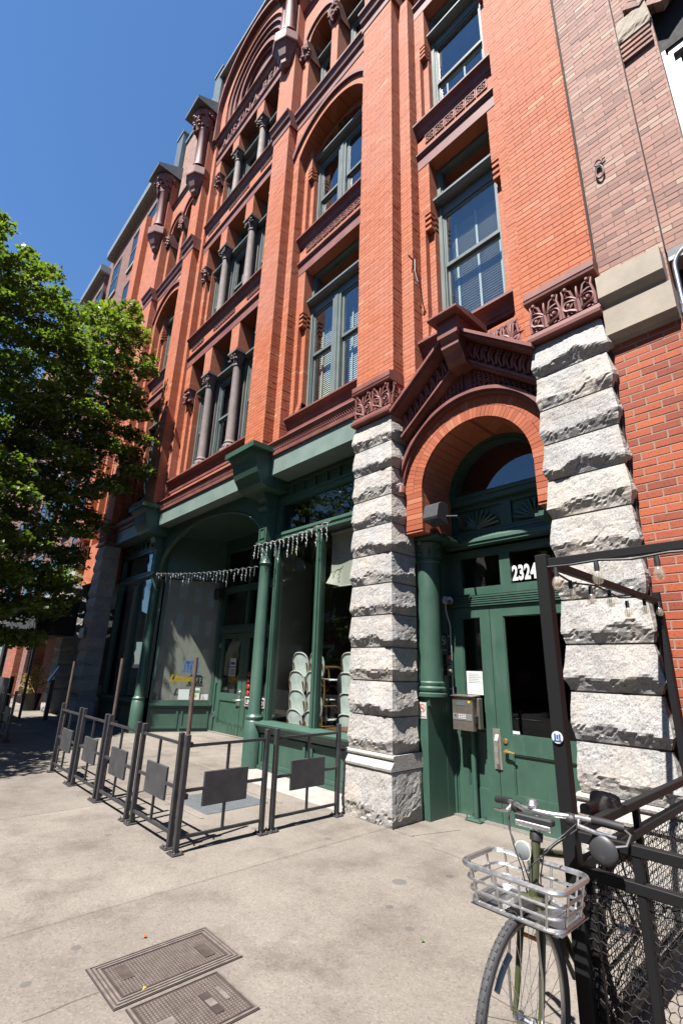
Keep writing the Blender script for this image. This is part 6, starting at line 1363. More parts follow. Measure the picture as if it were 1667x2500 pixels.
# ---------------------------------------------------------------- street tree
CL=[(-13.68,2.89,8.09,0.9),(-13.8,0.31,9.38,0.32),(-13.34,3.08,6.64,0.45),(-9.42,-1.47,6.75,-0.9),(-15.5,1.88,5.04,0.32),(-10.32,-0.89,4.68,-0.6),(-14.71,1.12,8.5,0.45),(-14.54,1.88,8.58,0.32),(-11.9,1.34,3.23,0.9),(-12.43,-0.2,5.18,-0.75),(-16.18,0.86,9.17,0.32),(-15.76,1.03,9.79,0.9),(-12.01,-1.44,9.88,-0.9),(-11.02,-1.68,2.97,-0.75),(-15.14,1.41,5.56,0.45),(-14,3.77,9.39,0.75),(-13.33,2.16,5.61,0.6),(-15.02,-2.18,5.78,-0.75),(-11.03,-1.98,5.64,-0.32),(-10.74,-2.14,4.32,-0.45),(-14.26,-0.26,5.03,-0.32),(-10.36,0.62,3.15,-0.32),(-13.86,0.06,10.71,0.45),(-11.99,-2.33,6.97,-0.6),(-14.67,-0.64,3.48,-0.9),(-15.11,2.49,6.44,0.75),(-12.28,2.49,10.26,0.6),(-14.69,1.9,2.83,0.9),(-15.65,2.4,9,0.6),(-13.74,3.09,11.39,0.6),(-14.31,-2.63,4.9,-0.6),(-14.07,1.26,12.24,0.45),(-14.8,-1.93,8.18,-0.6),(-11.99,-0.07,3.66,-0.75),(-16.16,2.5,5.64,0.32),(-13.06,3.33,10.7,0.75),(-13.63,-1.07,3.78,-0.32),(-12.72,0.2,2.54,-0.6),(-14.17,2.4,5.77,0.45),(-11.88,-1.28,8.06,-0.9),(-10.76,-1.06,7.42,-0.9),(-13.93,3.37,5.22,0.75),(-15.1,-1.34,7.08,-0.9),(-14.19,1.45,8.68,0.32),(-14.04,2.33,4.49,0.75),(-13.13,2.07,2.77,0.9),(-14.66,1.95,9.65,0.32),(-13.27,1.56,4.2,0.6),(-9.21,-1.82,4.27,-0.32),(-11.96,0.84,10.47,0.32),(-12.72,-0.02,10.45,0.75),(-12.74,2.51,9.26,0.6),(-14.82,0.79,9.39,0.32),(-11.05,-2.45,7.36,-0.32),(-13.71,1.88,6.64,0.32),(-15.53,-0.03,4.68,-0.6),(-16.13,1.86,5.14,0.45),(-14.12,0.65,2.2,-0.45),(-13.83,-1.49,2.41,-0.32),(-12.5,3.31,8.56,0.6),(-11.94,-1.9,2.81,-0.32),(-15.27,0.03,6.8,-0.32),(-15.09,0.35,8.41,-0.45),(-12.03,-1.45,12.29,-0.45),(-14.37,1.74,7.9,0.75),(-14.09,-0.04,12.2,0.32),(-13.53,1.88,10.15,0.75),(-14.82,0.03,11.46,0.75),(-12.95,0.65,11.38,0.32),(-13.71,-1.62,11.45,-0.32),(-11.45,1.18,4.25,0.32),(-13.26,-2.39,9.98,-0.45),(-13.41,1.61,10.9,0.32),(-11.01,-0.42,2.11,-0.45),(-12.8,-2.33,5.26,-0.75),(-14.2,-1.85,8.79,-0.9),(-11.23,0.53,1.89,-0.75),(-13.94,0.23,6.13,-0.6),(-10.58,-0.54,3.83,-0.6),(-13.66,-0.05,4.03,-0.6),(-13.46,4.14,7.88,0.45),(-13.88,1.55,2.23,-0.32),(-12.35,-1.91,9.01,-0.6),(-15.17,2.64,9.72,0.75),(-13.84,-1.74,6.05,-0.32),(-10.89,0.27,3.88,-0.32),(-10.15,-1.38,2.25,-0.32),(-14.8,2.02,5.24,0.45),(-15.14,0.4,3.32,-0.45),(-14.47,0.81,7.23,0.6),(-10.55,-2.58,8.28,-0.6),(-12.66,1.48,10.7,0.32),(-14.86,3.48,9.73,0.32),(-13.19,-2.71,9.01,-0.6),(-16.11,1.99,4.44,0.9),(-15.9,3.02,8.01,0.45),(-15.39,3.67,6.87,0.75),(-13.81,3.65,6.22,0.32),(-15.94,0.35,6.3,-0.32),(-15.43,2.62,10.36,0.32),(-15.28,-1.12,9.12,-0.75),(-12.98,1.35,7.59,0.9),(-11.35,-3.2,5.15,-0.9),(-15.09,3.11,3.63,0.9),(-12.61,-2.48,3.59,-0.32),(-14.01,-0.36,9.03,-0.32),(-14.91,2.91,7.56,0.6),(-11.3,-1.07,4.86,-0.45),(-14.62,2.16,10.54,0.32),(-9.73,0.36,2.08,-0.45),(-12.53,-0.15,11.46,0.32),(-14.87,2.29,11.51,0.32),(-12.9,1.63,9.38,0.6),(-13.24,-0.71,11.34,-0.75),(-13.61,1.18,6.36,0.32),(-14.14,-2.27,7.28,-0.32),(-15.63,1.2,6.16,0.32),(-16.11,2.05,7.44,0.6),(-13.38,2.99,9.41,0.32),(-14.07,2.98,10.25,0.6),(-13.41,-0.08,8.4,-0.32),(-13.6,-2.19,3.39,-0.32),(-11.01,-1.01,8.73,-0.45),(-15.82,0.84,8.17,0.32),(-13.09,-2.33,8.09,-0.6),(-13.28,-1.31,5.19,-0.75),(-14.49,1.19,10.25,0.45),(-15.77,-0.6,6.09,-0.32),(-14.91,2.06,3.84,0.45),(-14.58,-0.43,10.04,-0.6),(-12.43,-1.33,6.04,-0.32),(-16.18,-1.05,6.37,-0.45),(-9.17,-1.27,5.91,-0.6),(-12.83,-1.52,7.44,-0.9),(-11.64,-2.78,9.56,-0.32),(-14.05,0.86,8.29,0.45),(-13.82,2.53,8.71,0.32),(-12.8,3.2,5.64,0.32),(-13.31,1.26,3.56,0.45),(-13.47,-0.9,8.55,-0.45),(-12.19,3.23,10.25,0.32),(-13.05,-1.87,6.41,-0.75),(-13.35,3.08,3.29,0.32),(-13.49,4.19,10.5,0.32),(-15.12,1.45,7,0.6),(-13.51,1.85,8.42,0.32),(-11.64,-2.96,8.85,-0.75),(-9.25,-0.36,3.35,-0.32),(-14.69,0.58,6.1,-0.45),(-13.57,-1.47,10.44,-0.32),(-15.65,0.83,5.24,-0.32),(-14.01,-2.63,6.5,-0.6),(-14.28,4.14,8.27,0.32),(-11.79,1.3,2.49,0.6),(-14.1,3.35,7.44,0.6),(-14.01,-1.94,4.47,-0.32),(-8.67,-2.1,7.66,-0.6),(-12.16,2.34,2.75,0.45),(-12.6,-3.2,4.96,-0.45),(-12.45,0.38,7.5,0.32),(-10.04,-2.43,6.73,-0.32),(-11.96,-1.66,11.06,-0.6),(-11.12,0.71,2.74,-0.32),(-13.81,-3,7.38,-0.45),(-14.21,-0.54,7.69,-0.75),(-15.28,1.71,11.18,0.45),(-14.98,0.18,9.82,0.32),(-9.35,-1.82,5.27,-0.45),(-14.11,0.66,11.34,0.45),(-10.57,-2.92,9.54,-0.9),(-12.74,2.57,4.53,0.45),(-8.79,0.1,3.13,-0.32),(-14.14,-0.04,1.96,-0.32),(-15.27,3.3,5.84,0.75),(-12.62,2.45,3.46,0.75),(-15.59,0.7,8.9,0.32),(-14.55,-0.98,2.82,-0.6),(-14.54,-0.57,5.68,-0.45),(-14.43,1.34,4.26,0.45),(-10.84,-0.52,5.47,-0.6),(-12.59,1.03,5.79,0.9),(-14.17,4.22,7.3,0.32),(-14.26,-2.07,9.49,-0.6),(-15.5,0.79,10.77,0.45),(-12.43,0.23,1.83,-0.45),(-13.47,4.13,6.81,0.32),(-13.18,3.8,6.2,0.45),(-9.45,-2.37,7.58,-0.45),(-14.38,1.53,5.37,0.32),(-13.4,-0.64,5.81,-0.32),(-10.81,1.21,2.52,0.32),(-13.08,-0.28,9.34,-0.32),(-14.29,-1.56,5.16,-0.6),(-12.14,-0.39,6.72,-0.32),(-15.91,0.99,7,0.6),(-12.27,3.52,6.84,0.32),(-14.07,2.06,11.24,0.6),(-13.43,2.53,7.35,0.75),(-9.21,-2.58,5.96,-0.45),(-14.77,1.13,10.98,0.32),(-14.66,3.32,8.25,0.45),(-13.86,-1.55,8.08,-0.45),(-12.12,-2.42,11.09,-0.32),(-11.27,-0.34,6.23,-0.32),(-11.78,-1.92,5.62,-0.45),(-14.01,-0.7,6.77,-0.6),(-14.72,0.68,4.95,-0.6),(-14.7,1.57,6.23,0.6),(-14,3.26,4.04,0.45),(-13.46,-0.77,10.63,-0.6),(-15.58,3.32,5.24,0.45),(-12.65,-0.75,1.92,-0.75),(-11.19,-1.61,2.2,-0.9),(-10.89,-0.22,4.75,-0.45),(-13.41,-0.16,2.43,-0.32),(-11.8,-0.43,4.57,-0.6),(-11.1,-2.01,9.85,-0.32),(-12.48,-1.11,8.84,-0.45),(-14.31,2.96,5.93,0.32),(-13.15,3.51,11.47,0.32),(-14.84,3.36,4.44,0.6),(-16.16,1.77,8.84,0.32),(-11.5,-2.83,3.86,-0.32),(-10.17,0.29,4.45,-0.45),(-15.5,3.6,7.7,0.32),(-13.65,2.26,9.5,0.45),(-12.26,1.39,5.06,0.75),(-12.44,-3.07,6.24,-0.6),(-12.86,-3.21,6.87,-0.75),(-9.54,-0.28,4.26,-0.45),(-13.48,0.83,9.53,0.45),(-9.14,-0.58,4.93,-0.9),(-10.75,-3.09,6.54,-0.45),(-13.26,3.47,9.41,0.32),(-14.59,-0.97,4.28,-0.32),(-12.62,0.39,4.3,-0.75),(-13.38,1.65,4.91,0.45),(-14.3,0.72,4,-0.32),(-12.55,-1.67,1.97,-0.32),(-11.56,-2.19,4.1,-0.32),(-9.84,-2.47,5.05,-0.45),(-12.29,-2.61,9.46,-0.32),(-15.46,1.75,7.88,0.32),(-13.32,2.87,4.1,0.32),(-13.61,2.11,3.52,0.6),(-9.9,-0.85,3.13,-0.45),(-12.24,3.86,7.9,0.32),(-15.37,3.04,9.09,0.32),(-9.34,-2.62,8.38,-0.75),(-15.43,3.7,8.39,0.45),(-11.56,-2.31,6.28,-0.75),(-15.71,-0.61,7.71,-0.9),(-12.19,1.33,9.99,0.32),(-11.6,1.68,4,0.32),(-13.27,1.09,11.58,0.32),(-12.22,-1.2,3.36,-0.32),(-12.47,-0.91,4.42,-0.45),(-10.63,-2.18,10.8,-0.45),(-13.18,0.9,10.17,0.6),(-10.88,-1.33,6.58,-0.75),(-14.77,4.01,7.9,0.32),(-9.05,0.52,2.74,-0.32),(-10.43,-1.31,5.5,-0.45),(-10.66,-1.62,8.75,-0.45),(-14.19,-1.47,10.34,-0.45),(-12.7,3.43,7.95,0.32),(-12.46,1.75,2.16,0.32),(-12.08,-1.29,2.61,-0.32),(-12.74,-1.09,3.05,-0.32),(-12.66,0.21,9.52,0.45),(-13.21,-1.46,3.68,-0.32),(-10.1,-2.95,7.27,-0.32),(-15.72,1.6,10.52,0.45),(-11.66,-0.02,2.75,-0.45),(-12.51,0.57,8.91,0.6),(-15.81,1.6,3.64,0.75),(-15.3,-1.15,5.32,-0.45),(-14.5,-2.12,3.82,-0.6),(-13.23,0.89,10.77,0.6),(-11.6,-2.93,8.08,-0.6),(-15.07,0.09,9.05,-0.32),(-12.3,-2.96,8.09,-0.32),(-15.99,-0.51,9.27,-0.45),(-14.65,3.05,2.87,0.6),(-13.94,0.84,3.27,-0.45),(-13.33,-0.52,12.23,0.75),(-14.86,-2.12,6.42,-0.45),(-16.14,2.87,6.68,0.45),(-14.65,1.4,11.85,0.32),(-14.58,-0.19,4.1,-0.32),(-13.3,-1.63,8.75,-0.32),(-12.62,1.65,10.09,0.32),(-16.03,2.38,8.3,0.32),(-13.58,0.35,2.08,-0.32),(-14.06,0.61,10.13,0.32),(-14.38,2.46,7.06,0.32),(-12.38,1.63,8.5,0.32),(-10.44,-2.01,6.84,-0.32),(-15.36,-1.21,9.87,-0.45),(-10.1,-1.83,5.77,-0.32),(-10.49,-1.75,3.61,-0.32),(-13.33,0.13,11.39,0.32),(-14.44,3.21,6.79,0.32),(-14.22,-0.99,11.43,-0.45),(-14.5,-0.65,9.07,-0.45),(-11.61,-0.71,9.09,-0.32),(-15.69,-1.15,4.62,-0.9),(-12.73,0.75,6.74,0.6),(-12.74,-0.91,5.99,-0.32),(-11.27,-2.01,8.95,-0.32),(-13.12,-2.68,6.08,-0.32),(-8.9,-1.05,3.53,-0.32),(-14.51,2.16,2.22,0.45),(-13.05,-1.81,11.42,-0.45),(-10.63,-2.78,5.79,-0.45),(-13.93,3.69,10.63,0.32),(-15.81,-0.2,8.44,-0.75),(-12.82,3.89,9.61,0.45),(-13.7,3.97,8.59,0.32),(-14.36,2.76,10.92,0.32),(-15.35,1.55,8.86,0.45),(-10.15,-0.61,5.62,-0.32),(-12.29,1.97,9.37,0.32),(-14.22,2.22,6.45,0.32),(-15.01,-0.14,2.5,-0.32),(-14.09,1.16,6.6,0.32),(-12.58,-1.11,10.65,-0.32),(-11.59,-0.75,3.92,-0.32),(-11.02,0.87,4.78,0.32),(-14.81,3.32,10.56,0.32),(-14.94,-1.15,7.87,-0.32),(-12.41,-1.93,3.63,-0.32),(-12.19,2.01,4.06,0.45),(-15.83,0.46,4.08,-0.75),(-15.18,-1.94,4.95,-0.32),(-14.31,1.86,7.07,0.32),(-13.85,-0.63,1.94,-0.45),(-15.44,1.17,7.81,0.32),(-13.45,-3.02,5.44,-0.32),(-13.64,1.47,9.52,0.32),(-12,-1.3,4.36,-0.32),(-10.57,-2.54,10.17,-0.45),(-13.9,-1.06,4.45,-0.45),(-15.94,1.74,8.21,0.32),(-11.13,1.58,2.44,0.32),(-12.89,3.22,4.61,0.32),(-13.32,2.91,10.02,0.32),(-13.15,1.63,6.77,0.45),(-12.79,-3.3,7.72,-0.32),(-15.4,3.6,9.09,0.32),(-12.55,2.41,6.41,0.6),(-13.75,0.82,4.76,-0.45),(-14.39,3.97,10.12,0.32),(-10.96,-0.41,2.74,-0.32),(-16.18,1.76,6.5,0.32),(-10.23,-1.98,7.63,-0.45),(-10.81,1.04,3.58,0.45),(-8.93,-2.28,6.72,-0.32),(-15.31,2.59,8.2,0.45),(-9.65,-0.02,3.28,-0.32),(-13.47,-1.75,4.43,-0.32),(-13.83,1.09,5.59,0.32),(-11.71,-0.3,7.42,-0.32),(-9.65,0.56,2.79,-0.32),(-14.29,-2.52,5.6,-0.32),(-14.57,1.39,3.44,-0.45),(-13.91,3.26,8.73,0.45),(-13.9,2.82,6.6,0.32),(-10.35,-0.47,6.44,-0.32),(-12.01,-2.19,5.02,-0.32),(-11.02,-1.32,9.43,-0.45),(-15.61,-1.42,6.07,-0.32),(-13.45,0.22,4.71,-0.32),(-12.2,2.59,7.58,0.45),(-10.36,-0.24,2.96,-0.45),(-13.23,-0.52,3.11,-0.32),(-8.76,-0.42,4.13,-0.32),(-14.64,0.29,1.91,-0.32),(-11.06,-3.37,7.61,-0.32),(-13.68,-0.38,9.64,-0.45),(-12.08,3.78,9.25,0.32),(-12.08,1.25,3.88,0.32),(-15.11,-0.05,10.84,0.45),(-13.35,-2.99,4.66,-0.32),(-16,0.17,9.15,-0.32),(-13.44,1.05,8.2,0.32),(-9.99,-0.91,3.77,-0.32),(-14.44,2.91,8.92,0.32),(-11.62,-2.47,2.94,-0.32),(-13.96,1.81,5.09,0.32),(-14.45,-0.3,2.74,-0.32),(-15.13,2.67,5.18,0.45),(-14.97,2.47,4.53,0.45),(-10.49,-1.1,8.07,-0.45),(-15.48,-1.64,8.16,-0.32),(-14.02,-1.74,6.71,-0.32),(-13.19,2.36,2.07,0.45),(-11.19,-2.5,10.54,-0.32),(-15.09,-0.27,5.67,-0.32),(-14.71,2.44,8.8,0.32),(-12.62,0.84,8.22,0.6),(-9.15,-0.29,2.55,-0.32),(-15.58,-0.14,5.31,-0.32),(-12.62,-2.11,2.95,-0.6),(-14.79,1.71,10.44,0.32),(-9.64,-0.21,2.59,-0.32),(-9.43,-0.91,2.48,-0.45),(-15.26,0.38,5.86,-0.32),(-12.11,3.38,7.79,0.32),(-14.71,-2.34,7.5,-0.32),(-12.9,3.89,7.05,0.45),(-10.84,-2.16,3.72,-0.32),(-11.81,0.35,10.32,0.32),(-11.62,0.15,6.34,-0.45),(-14.92,3.5,5.06,0.32),(-14.09,1.24,11.07,0.32),(-14.11,-1.42,7.35,-0.32),(-12.3,-2.83,10.25,-0.45),(-11.08,-1.7,8.13,-0.32),(-14.94,-0.7,6.38,-0.32),(-14.13,4.14,6.41,0.45),(-12.81,0.42,3.21,-0.45),(-14.34,2.24,3.66,0.32),(-11.64,2.08,1.99,0.45),(-12.85,-0.22,8.35,-0.45),(-13.56,-3.18,8.35,-0.32),(-12.61,2.26,8.36,0.32),(-15.38,-0.91,8.45,-0.32),(-11.5,2.12,2.61,0.32),(-14.97,-0.07,7.63,-0.32),(-13.11,-2.26,4.58,-0.45),(-9.6,-2.57,9.24,-0.45),(-13.98,2.85,2.2,0.32),(-11.97,2.67,8.74,0.32),(-11.56,-1.69,3.67,-0.32),(-13.73,0.29,7.66,-0.45),(-10.77,-2.81,4.41,-0.32),(-11.38,0.67,5.61,0.32),(-15.13,1.29,4.7,0.32),(-14.85,0.51,10.66,0.32),(-9.81,-1.76,4.45,-0.32),(-12.2,-2.9,4.17,-0.45),(-10.52,-2.03,4.94,-0.45),(-13.83,-1.08,9.42,-0.32),(-11.81,-1.07,6.81,-0.45),(-12.56,2.87,2.85,0.32),(-14.51,-1.38,9.7,-0.32),(-11.06,-1.2,3.72,-0.45),(-14.36,1.33,9.45,0.32),(-14.37,-1.24,6.03,-0.32),(-9.64,-1.54,3.04,-0.32),(-11.48,-1.76,7.46,-0.32),(-14.22,-2.59,8.14,-0.32),(-13.79,-0.12,5.49,-0.32),(-12.98,-1.49,4.41,-0.32),(-10.59,-2.87,7.26,-0.32),(-12.41,-1.31,5.29,-0.32),(-12.12,-0.44,11.44,0.32),(-13.67,0.58,7.01,0.45),(-13.74,0.67,12.21,0.32),(-12.43,3.54,5.79,0.32),(-12.69,3.14,10.04,0.32),(-14.21,2.77,9.52,0.32),(-11.29,-3.32,6.25,-0.32),(-10.1,-0.1,1.89,-0.32),(-15.29,0.43,2.7,-0.32),(-13.5,2.4,6.33,0.32),(-12.68,2.69,5.38,0.32),(-13.17,-1.92,10.77,-0.45),(-9.55,-1.85,8.36,-0.32),(-9.83,-1.53,7.56,-0.32),(-15.16,-1.03,10.59,-0.32),(-15.92,2.23,9.75,0.32),(-14.36,0.37,8.76,0.32),(-11.38,0.31,4.76,-0.32),(-11.64,-2.33,11.22,-0.32),(-13.17,-1.47,9.74,-0.6),(-13.68,-2.33,4.8,-0.32),(-12.85,1.59,3.59,0.32),(-14.93,-1.61,10.02,-0.32),(-11.71,-1.05,6.11,-0.32),(-14.87,1.91,4.58,0.32),(-11.79,-0.03,11.17,0.32),(-15.66,1.69,6.11,0.32),(-12.09,3.06,10.89,0.32),(-13.24,-1.52,3.04,-0.45),(-9.96,1.1,2.59,0.32),(-12.95,-0.4,6.8,-0.45),(-11.94,2.42,9.53,0.32),(-16.03,-0.8,5.41,-0.45),(-12.12,-0.5,2.58,-0.32),(-14.56,0.69,12.09,0.45),(-11.54,-3,7.12,-0.32),(-9.47,-1.17,4.16,-0.45),(-14.71,0.04,6.99,-0.32),(-12.31,4.13,6.4,0.45),(-10.55,-0.85,1.9,-0.32),(-13.27,2.54,11.2,0.32),(-15.71,1.34,5.07,0.32),(-13.89,0.3,8.4,-0.32),(-15.64,-0.38,3.59,-0.32),(-10.11,-0.64,2.19,-0.32),(-10.79,0.05,6.1,-0.45),(-16.14,1.09,5.12,-0.32),(-15.06,-1.24,5.94,-0.32),(-12.09,4.06,7.19,0.32),(-15.75,-0.36,6.87,-0.32),(-12.74,0.76,1.94,-0.32),(-11.54,0.68,3.95,-0.32),(-13.05,-0.37,7.41,-0.32),(-13.66,-2.51,5.72,-0.32),(-13.94,-0.34,2.74,-0.32),(-13.42,-2.75,3.93,-0.32),(-16.14,1.24,8.26,0.32),(-15.55,-0.4,10.23,-0.45),(-13.72,-1.91,7.35,-0.32),(-12.71,3.34,7.14,0.32),(-12.33,-0.5,5.82,-0.45),(-11.87,0.59,2.57,-0.32),(-14.83,-0.29,4.97,-0.32),(-16.06,0.27,6.93,-0.32),(-15.4,2.18,5.83,0.32),(-14.94,-1.14,8.51,-0.32),(-9.93,-2.6,6.05,-0.32),(-9.71,-2,3.8,-0.32),(-10.97,-0.65,8.02,-0.32),(-8.65,-2.06,5.95,-0.45),(-8.73,-1.92,5.14,-0.32),(-14.92,3.97,8.55,0.32),(-13.8,-0.44,4.68,-0.32),(-11.71,-1.44,8.76,-0.32),(-11.99,0.83,6.43,0.32),(-15.06,0.99,3.67,-0.32),(-14.32,3.47,6.03,0.32),(-12.27,-3.12,9.54,-0.32),(-12.21,3.18,9.27,0.32),(-14.14,3.5,3.13,0.32),(-14.5,0.66,3.3,-0.32),(-12.11,1.71,7.74,0.32),(-12.79,-2.5,10.91,-0.45),(-16.11,0.33,5.13,-0.32),(-13.44,3.45,10.05,0.32),(-12.91,-0.74,3.79,-0.45),(-13.42,3.12,5.87,0.32),(-12.94,0.69,5.02,-0.45),(-14.38,-0.43,10.72,-0.32),(-9.47,-2.52,6.92,-0.32),(-13.31,3.45,7.38,0.32),(-13.72,2.79,3.32,0.32),(-12.53,2.71,10.96,0.32),(-13.61,-2.45,7.23,-0.32),(-12.15,-2.24,4.29,-0.32),(-13.14,3.84,8.59,0.45),(-11.78,-0.86,2.45,-0.32),(-11.05,-1.29,5.68,-0.32),(-14.76,2.03,7.22,0.32),(-11.95,-2.25,7.68,-0.32),(-12.48,2.36,2.05,0.45),(-10.11,-1.84,9.08,-0.32),(-11.82,-0.52,1.84,-0.32),(-14.77,0.39,4.31,-0.32),(-13.88,-1.99,10.19,-0.32),(-12.06,0.66,9.61,0.45),(-16.14,-1.01,7.04,-0.45),(-14.71,3.31,8.85,0.32)]
def leaf_cloud(clumps,per,seed,size=(.05,.09),flat=.62,lobes=True,drop=.25):
    """many single lobed leaves spread through flattened clumps; returns one mesh with a per-leaf tint"""
    rs=np.random.RandomState(seed); Pn=[];Tt=[]
    for (x,y,z,r) in clumps:
        n=int((per if r>0 else per*.3)*(r/.55)**2); r=abs(r); d=rs.normal(size=(n,3)); d/=np.linalg.norm(d,axis=1)[:,None]; rad=r*rs.uniform(.25,1.0,n)**.5*rs.uniform(.75,1.18,n)
        p=d*rad[:,None]; p[:,2]*=flat; p[:,2]-=.12*(p[:,0]**2+p[:,1]**2)/r
        Pn.append(p+np.array([x,y,z])); Tt.append(np.clip(rs.uniform(0,1,n)*.9+.08*(d[:,2]>.3)+.02*max(0,z-9),0,1))
    C=np.concatenate(Pn); T=np.concatenate(Tt); n=len(C)
    if lobes: S=np.array([(0,-.5),(.5,-.2),(.2,.05),(.36,.42),(0,.62),(-.36,.42),(-.2,.05),(-.5,-.2)])
    else: S=np.array([(0,-.5),(.07,0),(0,1.6),(-.07,0)])
    k=len(S); L=rs.uniform(size[0],size[1],n)*1.25
    nz=rs.normal(size=(n,3))*.55+np.array([0,-.12,.95]); nz/=np.linalg.norm(nz,axis=1)[:,None]
    a=rs.normal(size=(n,3)); u=np.cross(a,nz); u/=np.linalg.norm(u,axis=1)[:,None]; v=np.cross(nz,u)
    curl=(np.abs(S[:,0])*.35)[None,:,None]*nz[:,None,:]*-1
    V=C[:,None,:]+L[:,None,None]*(u[:,None,:]*S[None,:,0,None]+v[:,None,:]*S[None,:,1,None]+curl)
    V=V.reshape(-1,3).astype(np.float32)
    me=bpy.data.meshes.new('leaves'); me.vertices.add(n*k); me.vertices.foreach_set('co',V.ravel())
    me.loops.add(n*k); me.loops.foreach_set('vertex_index',np.arange(n*k,dtype=np.int32)); me.polygons.add(n); me.polygons.foreach_set('loop_start',np.arange(0,n*k,k,dtype=np.int32))
    try: me.polygons.foreach_set('loop_total',np.full(n,k,dtype=np.int32))
    except Exception: pass
    at=me.attributes.new('tint','FLOAT','FACE'); at.data.foreach_set('value',T.astype(np.float32)); me.update(calc_edges=True); me.validate(); return me
TR=thing('street_tree','leafy green street tree overhanging the sidewalk at the left','tree',(-12.1,.35,0))
def limb(m,a,b,r0,r1,seed,n=7,wob=.18):
    rg=random.Random(seed); A,B=Vector(a),Vector(b); L=(B-A).length; pts=[]
    for i in range(n+1):
        t=i/n; p=A.lerp(B,t)+Vector((rg.uniform(-1,1),rg.uniform(-1,1),rg.uniform(-.5,.5)))*wob*L*.12*(1 if 0<i<n else 0); p.z+=.10*L*math.sin(math.pi*t)*.6; pts.append(tuple(p))
    m.tube(pts,[r0+(r1-r0)*i/n for i in range(n+1)],8 if r0>.05 else 5)
m=MB(); m.tube([(-12.1,.35,-.03),(-12.1,.36,.3),(-12.08,.38,1.4),(-12.12,.42,2.6),(-12.0,.5,4.0),(-12.3,.5,5.6),(-12.5,.4,7.0),(-12.6,.3,8.4)],[.26,.20,.175,.165,.14,.11,.06,.02],12); m.build('trunk',M['bark'],TR,smooth=True)
m=MB(); hubs=[]
rb=random.Random(4)
for k in range(16):
    a=2.4*k; z=2.8+.36*k; L=2.5*(1-.45*abs(z-6)/6)
    if math.cos(a)>.15 or math.sin(a)>.5: continue
    e=(-12.3+L*math.cos(a),min(3.2,.4+L*math.sin(a)),z+.8); s=(-12.25,.45,z); limb(m,s,e,.038-.0015*k,.012,k); hubs.append((Vector(s).lerp(Vector(e),.55),Vector(e)))
m.build('limbs',M['bark'],TR,smooth=True)
m=MB()
for i,(x,y,z,r) in enumerate(CL):
    c=Vector((x,y,z)); h=min((q for p in hubs for q in p),key=lambda q:(q-c).length)
    limb(m,tuple(h),(x,y,z),.010,.004,i+50,4)
m.build('twigs',M['bark'],TR)
crown=link('crown',leaf_cloud(CL,330,3,size=(.045,.105),flat=.40),M['leaf'],TR,fix=False)
# the same kind of tree across the road, seen in the shop glass, more added to darken
for k,(x,y,a,lb) in enumerate(((-5.5,-17.5,40,'street tree across the road, reflected in the shop glass'),(3.5,-18.0,150,'second street tree across the road, reflected in the entrance glass'),(-15.5,-17.6,250,'third street tree across the road, left of the other two'),(12,-17.8,300,'fourth street tree across the road, far to the right'))):
    o=copy_tree(TR); o.location=(x,y,-.1); o.rotation_euler=(0,0,R(a)); o['label']=lb; o['group']='street trees across the road'
# ---------------------------------------------------------------- shaded patio at the far left
t=thing('awning','black canvas awning over the far left entrance','awning',(-19,4.3,2.6))
m=MB(); m.prof([(4.40,3.32),(4.2,3.32),(3.7,3.12),(3.42,2.92),(3.36,2.8),(3.36,2.28),(4.40,2.28)],-23.0,-16.6); m.build('canopy',M['fabric'],t)
for x in (-22.9,-16.8): MB().box(x,x+.06,3.42,3.48,0,2.28).build('post',M['black'],t)
def planter(x,y,lb):
    t=thing('potted_grass',lb,'potted plant',(x,y,0)); MB().lathe([(.22,0),(.3,.5),(.32,.52),(.28,.52)],(x,y,0),14).build('pot',M['black'],t,smooth=True)
    link('foliage',leaf_cloud([(x,y,.95,.42),(x+.1,y,1.15,.35),(x-.1,y+.05,.8,.4)],140,9,(.12,.22),1.0,False),M['dryleaf'],t,fix=False)
planter(-19.4,4.2,'dry golden ornamental grass in a black pot before the lit brick pier')
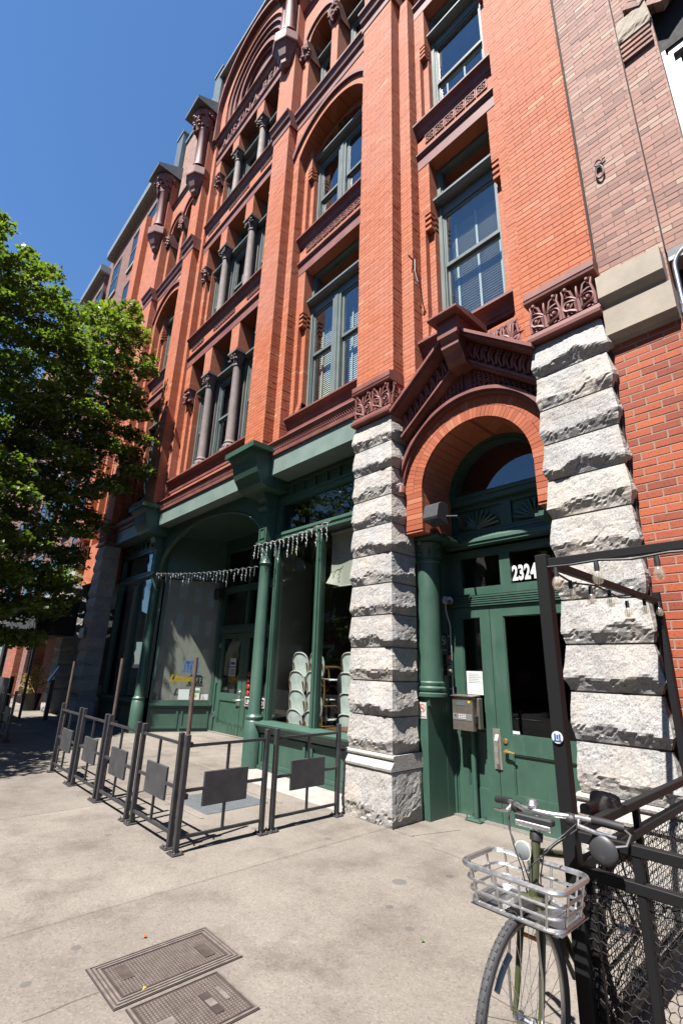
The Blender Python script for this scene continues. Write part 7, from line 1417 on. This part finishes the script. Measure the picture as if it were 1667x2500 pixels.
t=thing('menu_board','blue menu board tilted on a dark stand in the shaded patio','menu board',(-16.2,3.9,0)); m=MB(); m.add([(-16.55,3.9,1.02),(-15.75,3.75,1.02),(-15.7,3.95,1.42),(-16.5,4.1,1.42),(-16.55,3.93,1.0),(-15.75,3.78,1.0),(-15.7,3.98,1.40),(-16.5,4.13,1.40)],[(0,1,2,3),(7,6,5,4),(0,4,5,1),(1,5,6,2),(2,6,7,3),(3,7,4,0)]); m.build('board',M['blue'],t); MB().box(-16.2,-16.1,3.9,4.0,0,1.05).build('leg',M['black'],t)
t=thing('dark_screen','long low black screen round the shaded far patio','screen',(-17,3.0,0)); MB().box(-21.5,-15.9,2.9,2.96,.12,1.08).build('panel',M['fabric'],t)
for x in (-21.5,-19.6,-17.8,-16.0): MB().box(x,x+.06,2.88,2.98,0,1.14).build('post',M['black'],t)
t=thing('patio_umbrella','red patio umbrella on a yellow pole at the left edge','umbrella',(-13.6,1.75,0)); MB().tube([(-13.9,1.95,0),(-13.9,1.95,2.4)],.022,8).build('pole',M['tan_cane'],t,smooth=True); MB().lathe([(1.15,1.98),(.6,2.25),(.05,2.5),(.0,2.5)],(-13.9,1.55,0),10,cap=False).build('canopy',M['redfabric'],t); MB().lathe([(.25,0),(.25,.06),(.05,.1)],(-13.9,1.95,0),12).build('base',M['black'],t)
t=thing('wall_sign','small pale sign on the shaded far left granite pier','sign',(-15.7,4.4,2.4)); MB().cbox(-16.0,-15.6,4.36,4.375,2.22,2.50,.004).build('plate',M['tape'],t)
# ---------------------------------------------------------------- litter on the pavement
def leaf(x,y,mat,lb,s=.03):
    m=MB(); V=[(x+s*a,y+s*b,.006+.012*abs(a)) for a,b in ((0,-1),(.35,-.4),(.9,-.3),(.4,.2),(.5,.8),(0,.5),(-.5,.8),(-.4,.2),(-.9,-.3),(-.35,-.4))]; m.add(V,[tuple(range(10))]); tag(m.build('fallen_leaf',mat),lb,'leaf')
leaf(-4.62,2.62,M['orange'],'orange leaf lying at the foot of the fence corner post'); leaf(-2.93,1.42,M['yellow'],'tiny yellow leaf on the rim of the larger cast iron cover',.013); leaf(-2.3,2.9,M['leafgreen'],'small green leaf alone on the open pavement',.016); leaf(-3.42,1.62,M['orange'],'tiny orange leaf on the pavement beyond the larger cover',.016)
